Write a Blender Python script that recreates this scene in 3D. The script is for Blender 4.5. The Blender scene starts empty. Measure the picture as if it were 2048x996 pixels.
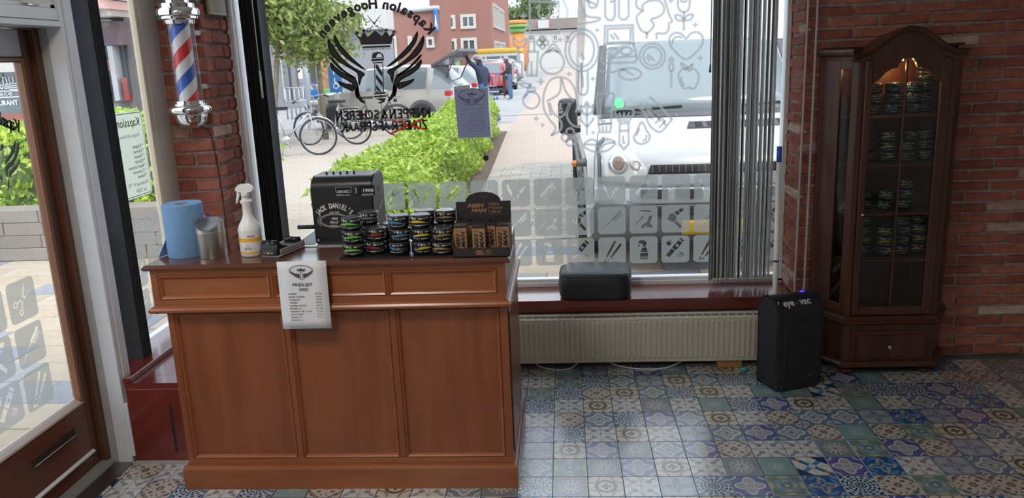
import bpy, bmesh, math, random
from mathutils import Vector, Matrix, Euler
import numpy as np
random.seed(7)
PI = math.pi
scene = bpy.context.scene
C = scene.collection
# ---------------------------------------------------------------- camera
FPX, CAM_H, YAW = 1600.0, 1.62, math.radians(4.0)
_d = Vector((1297 - 1024, 7150 - 498, FPX)).normalized()       # plumb direction seen by the camera (x right, y down, z forward)
_up = -_d
_fh = (Vector((0, 0, 1)) - _up * _up.z).normalized()
_rt = _d.cross(_fh)
_Y = _fh * math.cos(YAW) + _rt * math.sin(YAW)
_X = _rt * math.cos(YAW) - _fh * math.sin(YAW)
RW = Matrix((_X, _Y, _up))                                      # camera axes -> room axes
cam_data = bpy.data.cameras.new('camera')
cam_data.sensor_width = 36.0
cam_data.lens = FPX / 2048 * 36.0
cam_data.clip_start = 0.02
cam_data.clip_end = 600
cam = bpy.data.objects.new('camera', cam_data)
C.objects.link(cam)
cr = RW.col[0]; cu_ = -RW.col[1]; cb = -RW.col[2]
cam.matrix_world = Matrix(((cr[0], cu_[0], cb[0], 0), (cr[1], cu_[1], cb[1], 0), (cr[2], cu_[2], cb[2], CAM_H), (0, 0, 0, 1)))
scene.camera = cam
# measuring helpers: the room point a photo pixel falls on, on a wall Y = const, X = const or a level z = const
def _ray(px, py):
    return RW @ Vector((px - 1024, py - 498, FPX))
def atY(px, py, Y):
    r = _ray(px, py); return Vector((0, 0, CAM_H)) + r * (Y / r.y)
def atX(px, py, X):
    r = _ray(px, py); return Vector((0, 0, CAM_H)) + r * (X / r.x)
def atZ(px, py, z=0.0):
    r = _ray(px, py); return Vector((0, 0, CAM_H)) + r * ((z - CAM_H) / r.z)
# ---------------------------------------------------------------- world, lights, exposure
scene.view_settings.view_transform = 'Standard'
scene.view_settings.look = 'None'
scene.view_settings.gamma = 1.0
scene.view_settings.use_curve_mapping = False
scene.view_settings.exposure = 0.14
world = bpy.data.worlds.new('sky'); scene.world = world
world.use_nodes = True
wn = world.node_tree; wn.nodes.clear()
w_out = wn.nodes.new('ShaderNodeOutputWorld'); w_bg = wn.nodes.new('ShaderNodeBackground')
w_tc = wn.nodes.new('ShaderNodeTexCoord'); w_mp = wn.nodes.new('ShaderNodeMapping'); w_ns = wn.nodes.new('ShaderNodeTexNoise')
w_rp = wn.nodes.new('ShaderNodeValToRGB')
w_mp.inputs['Scale'].default_value = (1, 1, 2.6)
w_ns.inputs['Scale'].default_value = 2.2; w_ns.inputs['Detail'].default_value = 6
w_rp.color_ramp.elements[0].position = .36; w_rp.color_ramp.elements[0].color = (.47, .58, .72, 1)
w_rp.color_ramp.elements[1].position = .62; w_rp.color_ramp.elements[1].color = (.83, .89, .96, 1)
wn.links.new(w_tc.outputs['Generated'], w_mp.inputs[0]); wn.links.new(w_mp.outputs[0], w_ns.inputs['Vector'])
wn.links.new(w_ns.outputs[0], w_rp.inputs[0]); wn.links.new(w_rp.outputs[0], w_bg.inputs[0])
w_bg.inputs[1].default_value = 2.6
wn.links.new(w_bg.outputs[0], w_out.inputs[0])
sun_d = bpy.data.lights.new('sun', 'SUN'); sun_d.energy = 2.4; sun_d.angle = math.radians(18); sun_d.color = (1, .95, .88)
sun = bpy.data.objects.new('sun', sun_d); C.objects.link(sun)
sun.rotation_euler = (math.radians(38), 0, math.radians(28))     # behind the shop, high: lights what faces the shop front
def add_fill_light(x, y, e, size=0.6, col=(1, .93, .84)):  # unseen fill lights added under the ceiling to brighten the room
    l = bpy.data.lights.new('added_fill', 'AREA'); l.shape = 'DISK'; l.size = size; l.energy = e; l.color = col
    o = bpy.data.objects.new('added_fill', l); o.location = (x, y, 2.66); C.objects.link(o); return o
for lx, ly, le in ((-1.1, 1.3, 24), (0.8, 0.6, 3), (-1.2, -0.8, 18), (1.2, -1.0, 4)):
    add_fill_light(lx, ly, le)
# ---------------------------------------------------------------- mesh helpers
def T(p, M):
    return (M @ Vector(p)) if M is not None else Vector(p)
def box(bm, x0, x1, y0, y1, z0, z1, bev=0.0, M=None, seg=1, mi=0):
    x0, x1 = min(x0, x1), max(x0, x1); y0, y1 = min(y0, y1), max(y0, y1); z0, z1 = min(z0, z1), max(z0, z1)
    co = [(x0, y0, z0), (x1, y0, z0), (x1, y1, z0), (x0, y1, z0), (x0, y0, z1), (x1, y0, z1), (x1, y1, z1), (x0, y1, z1)]
    vs = [bm.verts.new(T(c, M)) for c in co]
    fs = [bm.faces.new([vs[i] for i in f]) for f in ((3, 2, 1, 0), (4, 5, 6, 7), (0, 1, 5, 4), (1, 2, 6, 5), (2, 3, 7, 6), (3, 0, 4, 7))]
    for f in fs: f.material_index = mi
    if bev > 0:
        ed = set()
        for f in fs: ed.update(f.edges)
        bmesh.ops.bevel(bm, geom=list(ed), offset=bev, segments=seg, affect='EDGES', profile=.5, clamp_overlap=True)
    return fs
def frame_of(d):
    d = Vector(d).normalized()
    a = Vector((0, 0, 1)) if abs(d.z) < .9 else Vector((1, 0, 0))
    u = d.cross(a).normalized(); return u, d.cross(u)
def tube(bm, pts, r, n=8, caps=True, closed=False, mi=0):
    pts = [Vector(p) for p in pts]; m = len(pts)
    rs = r if isinstance(r, (list, tuple)) else [r] * m
    rings = []; u = None
    for i, p in enumerate(pts):
        if closed: d = (pts[(i + 1) % m] - pts[i - 1])
        else: d = (pts[min(i + 1, m - 1)] - pts[max(i - 1, 0)])
        d = d.normalized()
        if u is None: u, v = frame_of(d)
        else:
            u = (u - d * u.dot(d)).normalized(); v = d.cross(u)
        rings.append([bm.verts.new(p + (u * math.cos(2 * PI * k / n) + v * math.sin(2 * PI * k / n)) * rs[i]) for k in range(n)])
    for i in range(m if closed else m - 1):
        a, b = rings[i], rings[(i + 1) % m]
        for k in range(n):
            f = bm.faces.new((a[k], a[(k + 1) % n], b[(k + 1) % n], b[k])); f.smooth = True; f.material_index = mi
    if caps and not closed:
        for f in (bm.faces.new(rings[0][::-1]), bm.faces.new(rings[-1])): f.material_index = mi
def lathe(bm, prof, n=24, c=(0, 0, 0), M=None, mi=0, smooth=True, cap=True):
    rings = []
    for r, z in prof:
        rings.append([bm.verts.new(T((c[0] + r * math.cos(2 * PI * k / n), c[1] + r * math.sin(2 * PI * k / n), c[2] + z), M)) for k in range(n)])
    for a, b in zip(rings, rings[1:]):
        for k in range(n):
            f = bm.faces.new((a[k], a[(k + 1) % n], b[(k + 1) % n], b[k])); f.smooth = smooth; f.material_index = mi
    if cap:
        if prof[0][0] > 1e-5:
            f = bm.faces.new(rings[0][::-1]); f.material_index = mi
        if prof[-1][0] > 1e-5:
            f = bm.faces.new(rings[-1]); f.material_index = mi
    return rings
def prism(bm, poly, axis, d0, d1, M=None, mi=0, smooth=False):
    """poly of 2-D points extruded along axis ('x': (y,z), 'y': (x,z), 'z': (x,y))"""
    def P(p, d):
        return {'x': (d, p[0], p[1]), 'y': (p[0], d, p[1]), 'z': (p[0], p[1], d)}[axis]
    a = [bm.verts.new(T(P(p, d0), M)) for p in poly]; b = [bm.verts.new(T(P(p, d1), M)) for p in poly]
    n = len(poly); fs = []
    for k in range(n):
        f = bm.faces.new((a[k], a[(k + 1) % n], b[(k + 1) % n], b[k])); f.smooth = smooth; fs.append(f)
    fs += [bm.faces.new(a[::-1]), bm.faces.new(b)]
    for f in fs: f.material_index = mi
    return fs
def ribbon(bm, pts, w, closed=False, z=0.0):
    """flat strip of width w along 2-D points, as a face fan in the XY plane"""
    pts = [Vector(p).to_2d() for p in pts]; m = len(pts); L = []; R = []
    for i, p in enumerate(pts):
        if closed: d0, d1 = p - pts[i - 1], pts[(i + 1) % m] - p
        else: d0, d1 = (p - pts[i - 1] if i else pts[1] - p), (pts[i + 1] - p if i < m - 1 else p - pts[i - 1])
        d0 = d0.normalized() if d0.length > 1e-9 else Vector((1, 0)); d1 = d1.normalized() if d1.length > 1e-9 else d0
        n = Vector((-(d0.y + d1.y), d0.x + d1.x)); n = n.normalized() if n.length > 1e-6 else Vector((-d0.y, d0.x))
        k = 1 / max(.5, n.dot(Vector((-d0.y, d0.x))))
        L.append(bm.verts.new((p.x + n.x * w / 2 * k, p.y + n.y * w / 2 * k, z))); R.append(bm.verts.new((p.x - n.x * w / 2 * k, p.y - n.y * w / 2 * k, z)))
    for i in range(m if closed else m - 1):
        j = (i + 1) % m
        try: bm.faces.new((L[i], R[i], R[j], L[j]))
        except ValueError: pass
def smooth_pts(pts, n=5, closed=False):
    """Catmull-Rom through 2-D or 3-D points"""
    P = [Vector(p) for p in pts]; m = len(P); out = []
    for i in range(m if closed else m - 1):
        p1, p2 = P[i], P[(i + 1) % m]
        p0 = P[i - 1] if (i > 0 or closed) else p1 * 2 - p2
        p3 = P[(i + 2) % m] if (i + 2 < m or closed) else p2 * 2 - p1
        for k in range(n):
            t = k / n
            out.append(.5 * ((2 * p1) + (p2 - p0) * t + (2 * p0 - 5 * p1 + 4 * p2 - p3) * t * t + (3 * p1 - p0 - 3 * p2 + p3) * t ** 3))
    if not closed: out.append(P[-1])
    return out
def circ(cx, cy, r, n=20, ry=None, a0=0):
    ry = r if ry is None else ry
    return [(cx + r * math.cos(a0 + 2 * PI * k / n), cy + ry * math.sin(a0 + 2 * PI * k / n)) for k in range(n)]
def rrect(x0, y0, x1, y1, r, n=4):
    out = []
    for cx, cy, a in ((x1 - r, y1 - r, 0), (x0 + r, y1 - r, PI / 2), (x0 + r, y0 + r, PI), (x1 - r, y0 + r, 1.5 * PI)):
        out += [(cx + r * math.cos(a + PI / 2 * k / n), cy + r * math.sin(a + PI / 2 * k / n)) for k in range(n + 1)]
    return out
MESH = {}
def mesh_of(bm, name, mats, smooth=None):
    bmesh.ops.recalc_face_normals(bm, faces=bm.faces)
    me = bpy.data.meshes.new(name); bm.to_mesh(me); bm.free()
    for m in (mats if isinstance(mats, (list, tuple)) else [mats]): me.materials.append(m)
    if smooth:
        for p in me.polygons: p.use_smooth = True
    return me
def link(name, me, parent=None, loc=None, rot=None, M=None):
    o = bpy.data.objects.new(name, me); C.objects.link(o)
    if M is not None: o.matrix_local = M
    if loc is not None: o.location = loc
    if rot is not None: o.rotation_euler = rot
    if parent is not None: o.parent = parent
    return o
def obj(name, bm, mats, parent=None, smooth=None, auto=None, label=None):
    me = mesh_of(bm, name, mats, smooth)
    o = link(name, me, parent)
    if auto is not None:
        try: me.set_sharp_from_angle(angle=math.radians(auto))
        except Exception: pass
        for p in me.polygons: p.use_smooth = True
    if label: o['label'] = label
    return o
def tag(o, label=None, cat=None, group=None, kind=None):
    if label: o['label'] = label
    if cat: o['category'] = cat
    if group: o['group'] = group
    if kind: o['kind'] = kind
    return o
def thing(name, label, cat, loc=(0, 0, 0), rz=0.0, group=None):
    o = bpy.data.objects.new(name, None); C.objects.link(o); o.empty_display_size = .05
    o.location = loc; o.rotation_euler = (0, 0, rz)
    return tag(o, label, cat, group)
def setting(name, loc=(0, 0, 0)):
    o = bpy.data.objects.new(name, None); C.objects.link(o); o.location = loc; o['kind'] = 'structure'; o.empty_display_size = .05
    return o
def copy_tree(o, parent=None, loc=None, rz=None, label=None, group=None):
    c = o.copy(); C.objects.link(c)
    if parent is not None: c.parent = parent
    for ch in o.children: copy_tree(ch, c)
    if loc is not None: c.location = loc
    if rz is not None: c.rotation_euler = (0, 0, rz)
    if label: c['label'] = label
    if group: c['group'] = group
    return c
def B(): return bmesh.new()
# text as a flat or extruded mesh in the XY plane (built-in font)
def text_mesh(s, size=1.0, width=None, ext=0.0, bold=0.0, align='CENTER', mirror=False, height=None, shear=0.0, spacing=1.0):
    cu = bpy.data.curves.new('t', 'FONT'); cu.body = s; cu.size = 1.0; cu.align_x = align; cu.extrude = ext; cu.offset = bold; cu.resolution_u = 2
    cu.shear = shear; cu.space_character = spacing
    to = bpy.data.objects.new('t', cu); C.objects.link(to)
    dg = bpy.context.evaluated_depsgraph_get(); dg.update()
    me = bpy.data.meshes.new_from_object(to.evaluated_get(dg))
    bpy.data.objects.remove(to); bpy.data.curves.remove(cu)
    bm = B(); bm.from_mesh(me); bpy.data.meshes.remove(me)
    if bm.verts:
        xs = [v.co.x for v in bm.verts]; ys = [v.co.y for v in bm.verts]
        cx = (min(xs) + max(xs)) / 2 if align == 'CENTER' else (min(xs) if align == 'LEFT' else max(xs)); wx = max(xs) - min(xs); hy = max(ys) - min(ys)
        sx = (width / wx) if width else size
        sy = (height / hy) if height else (size if not width else (size if size != 1.0 else sx))
        cy = (min(ys) + max(ys)) / 2 if height else 0.0
        for v in bm.verts:
            v.co = Vector(((v.co.x - cx) * sx * (-1 if mirror else 1), (v.co.y - cy) * sy, v.co.z))
        if mirror: bmesh.ops.reverse_faces(bm, faces=bm.faces)
    return bm
def join_bm(dst, src, M=None, mi=None):
    me = bpy.data.meshes.new('j'); src.to_mesh(me); src.free()
    if M is not None: me.transform(M)
    n = len(dst.faces); dst.from_mesh(me); bpy.data.meshes.remove(me)
    if mi is not None:
        dst.faces.ensure_lookup_table()
        for f in dst.faces[n:]: f.material_index = mi
def fill_poly(splines):
    """flat faces in XY from closed 2-D outlines; an outline inside another is a hole"""
    cu = bpy.data.curves.new('f', 'CURVE'); cu.dimensions = '2D'; cu.fill_mode = 'BOTH'
    for pts in splines:
        sp = cu.splines.new('POLY'); sp.points.add(len(pts) - 1); sp.use_cyclic_u = True
        for k, p in enumerate(pts): sp.points[k].co = (p[0], p[1], 0, 1)
    o = bpy.data.objects.new('f', cu); C.objects.link(o)
    dg = bpy.context.evaluated_depsgraph_get(); dg.update()
    me = bpy.data.meshes.new_from_object(o.evaluated_get(dg))
    bpy.data.objects.remove(o); bpy.data.curves.remove(cu)
    bm = B(); bm.from_mesh(me); bpy.data.meshes.remove(me)
    return bm
def bend_cyl(bm, r, a0=-PI / 2):
    """wrap a flat XY mesh round a vertical cylinder of radius r, centred on angle a0"""
    for v in bm.verts:
        a = a0 + v.co.x / r; rr = r + v.co.z; v.co = Vector((rr * math.cos(a), rr * math.sin(a), v.co.y))
# ---------------------------------------------------------------- materials
class X_:
    """a shader value: arithmetic on it adds Math nodes"""
    def __init__(s, nt, sock): s.nt, s.k = nt, sock
    def _m(s, op, *a):
        n = s.nt.nodes.new('ShaderNodeMath'); n.operation = op
        for i, v in enumerate(a):
            if isinstance(v, X_): s.nt.links.new(v.k, n.inputs[i])
            else: n.inputs[i].default_value = float(v)
        return X_(s.nt, n.outputs[0])
    def __add__(s, o): return s._m('ADD', s, o)
    __radd__ = __add__
    def __sub__(s, o): return s._m('SUBTRACT', s, o)
    def __rsub__(s, o): return s._m('SUBTRACT', o, s)
    def __mul__(s, o): return s._m('MULTIPLY', s, o)
    __rmul__ = __mul__
    def __truediv__(s, o): return s._m('DIVIDE', s, o)
    def __gt__(s, o): return s._m('GREATER_THAN', s, o)
    def __lt__(s, o): return s._m('LESS_THAN', s, o)
    def abs(s): return s._m('ABSOLUTE', s)
    def sin(s): return s._m('SINE', s)
    def cos(s): return s._m('COSINE', s)
    def sqrt(s): return s._m('SQRT', s)
    def max(s, o): return s._m('MAXIMUM', s, o)
    def min(s, o): return s._m('MINIMUM', s, o)
    def atan2(s, o): return s._m('ARCTAN2', s, o)
    def near(s, v, w): return (s - v).abs() < w
ALB = 1.0
def c4(c): return (c[0] * ALB, c[1] * ALB, c[2] * ALB, 1.0)
def new_mat(name):
    m = bpy.data.materials.new(name); m.use_nodes = True; nt = m.node_tree
    p = nt.nodes['Principled BSDF']
    return m, nt, p
def mixc(nt, a, b, fac):
    n = nt.nodes.new('ShaderNodeMix'); n.data_type = 'RGBA'
    for i, v in ((6, a), (7, b)):
        if isinstance(v, (tuple, list)): n.inputs[i].default_value = c4(v)
        else: nt.links.new(v, n.inputs[i])
    if isinstance(fac, X_): nt.links.new(fac.k, n.inputs[0])
    elif isinstance(fac, (int, float)): n.inputs[0].default_value = fac
    else: nt.links.new(fac, n.inputs[0])
    return n.outputs[2]
def noise(nt, scale, detail=3, rough=.55, vec=None, stretch=None, coord='Object'):
    t = nt.nodes.new('ShaderNodeTexCoord'); n = nt.nodes.new('ShaderNodeTexNoise')
    n.inputs['Scale'].default_value = scale; n.inputs['Detail'].default_value = detail; n.inputs['Roughness'].default_value = rough
    s = t.outputs[coord]
    if stretch:
        mp = nt.nodes.new('ShaderNodeMapping'); mp.inputs['Scale'].default_value = stretch; nt.links.new(s, mp.inputs[0]); s = mp.outputs[0]
    nt.links.new(s, n.inputs['Vector'])
    return n.outputs[0]
def ramp(nt, sock, stops, raw=False):
    r = nt.nodes.new('ShaderNodeValToRGB'); e = r.color_ramp.elements
    while len(e) < len(stops): e.new(.5)
    for k, (pos, col) in enumerate(stops): e[k].position = pos; e[k].color = (*col, 1.0) if raw else c4(col)
    nt.links.new(sock, r.inputs[0]); return r.outputs[0]
def bump(nt, p, sock, strength, dist=.01):
    b = nt.nodes.new('ShaderNodeBump'); b.inputs['Strength'].default_value = strength; b.inputs['Distance'].default_value = dist
    nt.links.new(sock, b.inputs['Height']); nt.links.new(b.outputs[0], p.inputs['Normal'])
def mat(name, col, rough=.5, metal=0.0, var=0.0, vs=8.0, bmp=0.0, bs=60.0, spec=None, coat=0.0, stretch=None):
    m, nt, p = new_mat(name)
    p.inputs['Roughness'].default_value = rough; p.inputs['Metallic'].default_value = metal
    if spec is not None: p.inputs['Specular IOR Level'].default_value = spec
    if coat: p.inputs['Coat Weight'].default_value = coat; p.inputs['Coat Roughness'].default_value = .12
    if var > 0:
        a = tuple(max(0, c * (1 - var)) for c in col); b = tuple(min(1, c * (1 + var)) for c in col)
        nt.links.new(ramp(nt, noise(nt, vs, 4, stretch=stretch), ((.3, a), (.7, b))), p.inputs['Base Color'])
    else: p.inputs['Base Color'].default_value = c4(col)
    if bmp > 0: bump(nt, p, noise(nt, bs, 4), bmp)
    return m
def wood(name, dark, mid, light, axis='z', rough=.35, coat=.25, scale=1.0):
    m, nt, p = new_mat(name)
    st = {'z': (14, 14, .9), 'x': (.9, 14, 14), 'y': (14, .9, 14)}[axis]
    g = noise(nt, 2.2 * scale, 6, .6, stretch=st); big = noise(nt, 3.0 * scale, 2, .5, stretch=tuple(.25 * s + .3 for s in st))
    a = ramp(nt, g, ((.25, dark), (.5, mid), (.78, light)))
    b = ramp(nt, big, ((.3, dark), (.7, light)))
    nt.links.new(mixc(nt, a, b, .45), p.inputs['Base Color'])
    p.inputs['Roughness'].default_value = rough; p.inputs['Coat Weight'].default_value = coat; p.inputs['Coat Roughness'].default_value = .2
    bump(nt, p, g, .06, .003)
    return m
def glass_mat(name, tint=(1, 1, 1), f0=.035, rough=.02):
    m = bpy.data.materials.new(name); m.use_nodes = True; nt = m.node_tree; nt.nodes.clear()
    out = nt.nodes.new('ShaderNodeOutputMaterial'); tr = nt.nodes.new('ShaderNodeBsdfTransparent'); gl = nt.nodes.new('ShaderNodeBsdfGlossy')
    mx = nt.nodes.new('ShaderNodeMixShader'); lw_ = nt.nodes.new('ShaderNodeLayerWeight'); lw_.inputs[0].default_value = .5
    fc = X_(nt, lw_.outputs['Facing']); fac = fc._m('POWER', fc, 5.0) * (1 - f0) + f0
    tr.inputs[0].default_value = c4(tint); gl.inputs['Roughness'].default_value = rough
    nt.links.new(fac.k, mx.inputs[0]); nt.links.new(tr.outputs[0], mx.inputs[1]); nt.links.new(gl.outputs[0], mx.inputs[2])
    nt.links.new(mx.outputs[0], out.inputs[0]); return m
def frost_mat(name, col, clear=.4):
    m = bpy.data.materials.new(name); m.use_nodes = True; nt = m.node_tree; nt.nodes.clear()
    out = nt.nodes.new('ShaderNodeOutputMaterial'); tr = nt.nodes.new('ShaderNodeBsdfTransparent'); tl = nt.nodes.new('ShaderNodeBsdfTranslucent')
    df = nt.nodes.new('ShaderNodeBsdfDiffuse'); m1 = nt.nodes.new('ShaderNodeMixShader'); m2 = nt.nodes.new('ShaderNodeMixShader')
    tl.inputs[0].default_value = c4(col); df.inputs[0].default_value = c4(tuple(c * .8 for c in col)); m1.inputs[0].default_value = .3; m2.inputs[0].default_value = clear
    nt.links.new(tl.outputs[0], m1.inputs[1]); nt.links.new(df.outputs[0], m1.inputs[2])
    nt.links.new(m1.outputs[0], m2.inputs[1]); nt.links.new(tr.outputs[0], m2.inputs[2]); nt.links.new(m2.outputs[0], out.inputs[0]); return m
def emit_mat(name, col, s):
    m, nt, p = new_mat(name); p.inputs['Base Color'].default_value = c4(col); p.inputs['Emission Color'].default_value = c4(col); p.inputs['Emission Strength'].default_value = s; return m
def rand_mat(name, stops, rough=.85, var=.25, vs=25, bmp=.5, bs=90):
    """colour picked for each object on its own, with grain"""
    m, nt, p = new_mat(name)
    oi = nt.nodes.new('ShaderNodeObjectInfo')
    base = ramp(nt, oi.outputs['Random'], stops)
    n = noise(nt, vs, 5, .65); f = ramp(nt, n, ((.3, (1 - var,) * 3), (.72, (1 + var * .6,) * 3)), raw=True)
    mx = nt.nodes.new('ShaderNodeMix'); mx.data_type = 'RGBA'; mx.blend_type = 'MULTIPLY'; mx.inputs[0].default_value = 1
    nt.links.new(base, mx.inputs[6]); nt.links.new(f, mx.inputs[7]); nt.links.new(mx.outputs[2], p.inputs['Base Color'])
    p.inputs['Roughness'].default_value = rough
    if bmp: bump(nt, p, noise(nt, bs, 5, .7), bmp, .006)
    return m
M_white = mat('white_paint', (.78, .79, .80), .35, var=.03)
M_greyframe = mat('grey_white_frame_paint', (.62, .64, .68), .4, var=.04, vs=20)
M_jamb = mat('worn_grey_jamb_paint', (.36, .345, .34), .5, var=.08, vs=5)
M_wall = mat('wall_paint', (.62, .60, .57), .9, var=.03)
M_ceil = mat('ceiling_paint', (.75, .74, .72), .9)
M_mortar = mat('dark_mortar', (.33, .275, .25), .95, var=.3, vs=30, bmp=.5)
M_brick = rand_mat('red_brick', ((0, (.27, .080, .055)), (.18, (.37, .115, .08)), (.4, (.46, .155, .105)), (.6, (.32, .095, .065)), (.8, (.50, .185, .125)), (.93, (.42, .14, .095)), (.97, (.62, .47, .36)), (1, (.58, .43, .34))), .85, .35, 22, .6)
M_counter = wood('amber_counter_wood', (.21, .062, .021), (.28, .086, .028), (.36, .120, .040), 'x', .33, .3)
M_counter_v = wood('amber_counter_panel_wood', (.17, .046, .017), (.235, .066, .023), (.31, .096, .032), 'z', .33, .3)
M_countertop = wood('dark_polished_top_wood', (.07, .022, .013), (.115, .036, .021), (.17, .055, .03), 'x', .22, .5)
M_sill = mat('red_mahogany_lacquer', (.14, .021, .014), .22, var=.12, vs=4, coat=.5)
M_cab = wood('dark_walnut_cabinet', (.035, .011, .007), (.065, .020, .012), (.115, .038, .021), 'z', .38, .25)
M_door = wood('brown_door_wood', (.045, .016, .009), (.085, .032, .018), (.135, .052, .026), 'z', .35, .35)
M_doorred = wood('reddish_door_rail_wood', (.07, .018, .009), (.12, .034, .014), (.18, .055, .022), 'y', .35, .35)
M_glass = glass_mat('window_glass')
M_cabglass = glass_mat('cabinet_glass', (.8, .83, .85))
M_frost = frost_mat('frosted_film', (.36, .37, .35), .26)
M_frostline = frost_mat('frosted_line_film', (.47, .485, .48), .32)
M_black = mat('black_vinyl_print', (.012, .012, .013), .5)
M_redtape = mat('red_tape', (.75, .06, .02), .5)
M_blind = mat('charcoal_blind_fabric', (.032, .036, .042), .85, var=.12, vs=40)
M_blind_r = mat('grey_blind_fabric', (.74, .75, .74), .8, var=.08, vs=40)
M_cord = mat('grey_cord', (.42, .43, .44), .5)
M_chrome = mat('chrome', (.85, .86, .88), .08, 1.0)
M_steel = mat('brushed_steel', (.46, .45, .43), .36, 1.0, var=.12, vs=30, stretch=(1, 1, .05))
M_steeld = mat('dark_steel', (.30, .29, .28), .35, 1.0)
M_rad = mat('cream_radiator_enamel', (.56, .54, .45), .4, var=.04)
M_leather = mat('black_leather', (.018, .02, .024), .38, bmp=.12, bs=300)
M_plastic = mat('black_plastic', (.012, .013, .017), .38)
M_plasticg = mat('dark_gloss_plastic', (.012, .014, .018), .18)
M_blue = mat('blue_paper', (.17, .33, .58), .9, var=.06, vs=50, bmp=.25, bs=180)
M_paper = mat('white_paper', (.74, .75, .80), .85)
M_ink = mat('dark_ink', (.04, .04, .045), .8)
M_whiteplast = mat('white_translucent_plastic', (.80, .80, .80), .35)
M_orange = mat('orange_label', (.85, .42, .03), .5)
M_jar = mat('black_tin', (.014, .015, .018), .25)
M_jarlid = mat('black_tin_lid', (.03, .031, .034), .22)
M_print = mat('light_grey_print', (.62, .63, .65), .55)
M_kraft = mat('kraft_box', (.36, .20, .09), .75, var=.06)
M_boxblack = mat('matte_black_card', (.022, .022, .024), .6)
M_copper = mat('copper_print', (.36, .19, .10), .45)
M_pen = mat('blue_pen_plastic', (.02, .03, .5), .3)
BANDS = dict(green=mat('green_band', (.16, .55, .03), .4), red=mat('red_band', (.33, .03, .025), .4), blue=mat('blue_band', (.02, .26, .42), .4),
             yellow=mat('yellow_band', (.72, .55, .02), .4), gold=mat('gold_band', (.40, .27, .08), .35, .3), grey=mat('grey_band', (.22, .22, .22), .4))
M_woodblock = wood('pale_block_wood', (.30, .15, .06), (.40, .21, .09), (.48, .27, .13), 'x', .7, 0)
# exterior (colours darkened evenly to balance the strong sky light)
ALB = .66
M_paver = rand_mat('sidewalk_slab', ((0, (.56, .47, .35)), (.3, (.66, .56, .43)), (.55, (.60, .49, .36)), (.72, (.68, .60, .48)), (.82, (.33, .36, .41)), (.92, (.40, .42, .45)), (1, (.62, .53, .40))), .9, .12, 8, .25, 60)
M_path = rand_mat('path_paver', ((0, (.52, .47, .40)), (.4, (.60, .55, .47)), (.7, (.47, .43, .38)), (1, (.56, .52, .46))), .9, .15, 10, .3, 60)
def brick_ground(name, c1, c2, mortar, scale, rough=.9):
    m, nt, p = new_mat(name)
    t = nt.nodes.new('ShaderNodeTexCoord'); b = nt.nodes.new('ShaderNodeTexBrick')
    b.inputs['Color1'].default_value = c4(c1); b.inputs['Color2'].default_value = c4(c2); b.inputs['Mortar'].default_value = c4(mortar)
    b.inputs['Scale'].default_value = scale; b.inputs['Mortar Size'].default_value = .012; b.inputs['Brick Width'].default_value = .5; b.inputs['Row Height'].default_value = .25
    nt.links.new(t.outputs['Object'], b.inputs['Vector'])
    n = noise(nt, .5, 5)
    nt.links.new(mixc(nt, b.outputs[0], tuple(.9 * (x + y) / 2 for x, y in zip(c1, c2)), ramp(nt, n, ((.3, (0, 0, 0)), (.7, (.6, .6, .6))), raw=True)), p.inputs['Base Color'])
    p.inputs['Roughness'].default_value = rough; return m
M_street = brick_ground('beige_street_clinker', (.58, .50, .42), (.66, .58, .49), (.42, .37, .31), 2.2)
M_parking = brick_ground('grey_parking_clinker', (.43, .43, .44), (.50, .50, .50), (.33, .33, .33), 2.5)
M_redpath = brick_ground('pinkish_clinker', (.58, .46, .39), (.63, .51, .43), (.45, .36, .31), 2.4)
M_soil = mat('brown_soil', (.16, .115, .085), .95, var=.3, vs=8, bmp=.6)
M_kerb = mat('concrete_kerb', (.50, .48, .45), .9, var=.1)
def leaf_mat(name, stops):
    m, nt, p = new_mat(name)
    g = nt.nodes.new('ShaderNodeNewGeometry')
    col = ramp(nt, g.outputs['Random Per Island'], stops)
    tl = nt.nodes.new('ShaderNodeBsdfTranslucent'); mx = nt.nodes.new('ShaderNodeMixShader'); mx.inputs[0].default_value = .4
    nt.links.new(col, p.inputs['Base Color']); nt.links.new(col, tl.inputs[0]); p.inputs['Roughness'].default_value = .5
    out = nt.nodes['Material Output']
    nt.links.new(p.outputs[0], mx.inputs[1]); nt.links.new(tl.outputs[0], mx.inputs[2]); nt.links.new(mx.outputs[0], out.inputs[0])
    return m
M_hedge = leaf_mat('fresh_green_leaf', ((0, (.27, .45, .05)), (.35, (.46, .68, .07)), (.65, (.66, .88, .12)), (1, (.82, .97, .28))))
M_treeleaf = leaf_mat('olive_green_leaf', ((0, (.16, .26, .05)), (.4, (.32, .44, .09)), (.75, (.47, .56, .15)), (1, (.60, .62, .26))))
M_farleaf = leaf_mat('dull_green_leaf', ((0, (.10, .18, .06)), (.5, (.20, .30, .10)), (1, (.33, .42, .16))))
M_bark = mat('grey_brown_bark', (.30, .25, .18), .95, var=.3, vs=12, bmp=.6)
M_stone = rand_mat('pale_stone_block', ((0, (.36, .32, .28)), (.5, (.41, .37, .33)), (1, (.335, .30, .265))), .9, .12, 6, .3)
M_bldred = brick_ground('red_facade_brick', (.40, .155, .115), (.46, .19, .14), (.38, .20, .16), 1.6)
M_bldgrey = mat('grey_facade_panel', (.36, .37, .40), .8, var=.05)
M_bldwhite = mat('white_facade_plaster', (.74, .73, .70), .85, var=.04)
M_bldtile = mat('brown_roof_tile', (.22, .165, .14), .9, var=.15, vs=3)
M_winframe = mat('cream_window_frame', (.68, .66, .60), .6)
M_darkglass = mat('dark_window_glass', (.10, .125, .14), .12, spec=.8)
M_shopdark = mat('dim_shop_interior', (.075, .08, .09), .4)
M_carsilver = mat('champagne_car_paint', (.52, .49, .44), .28, .35, coat=.6)
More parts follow.
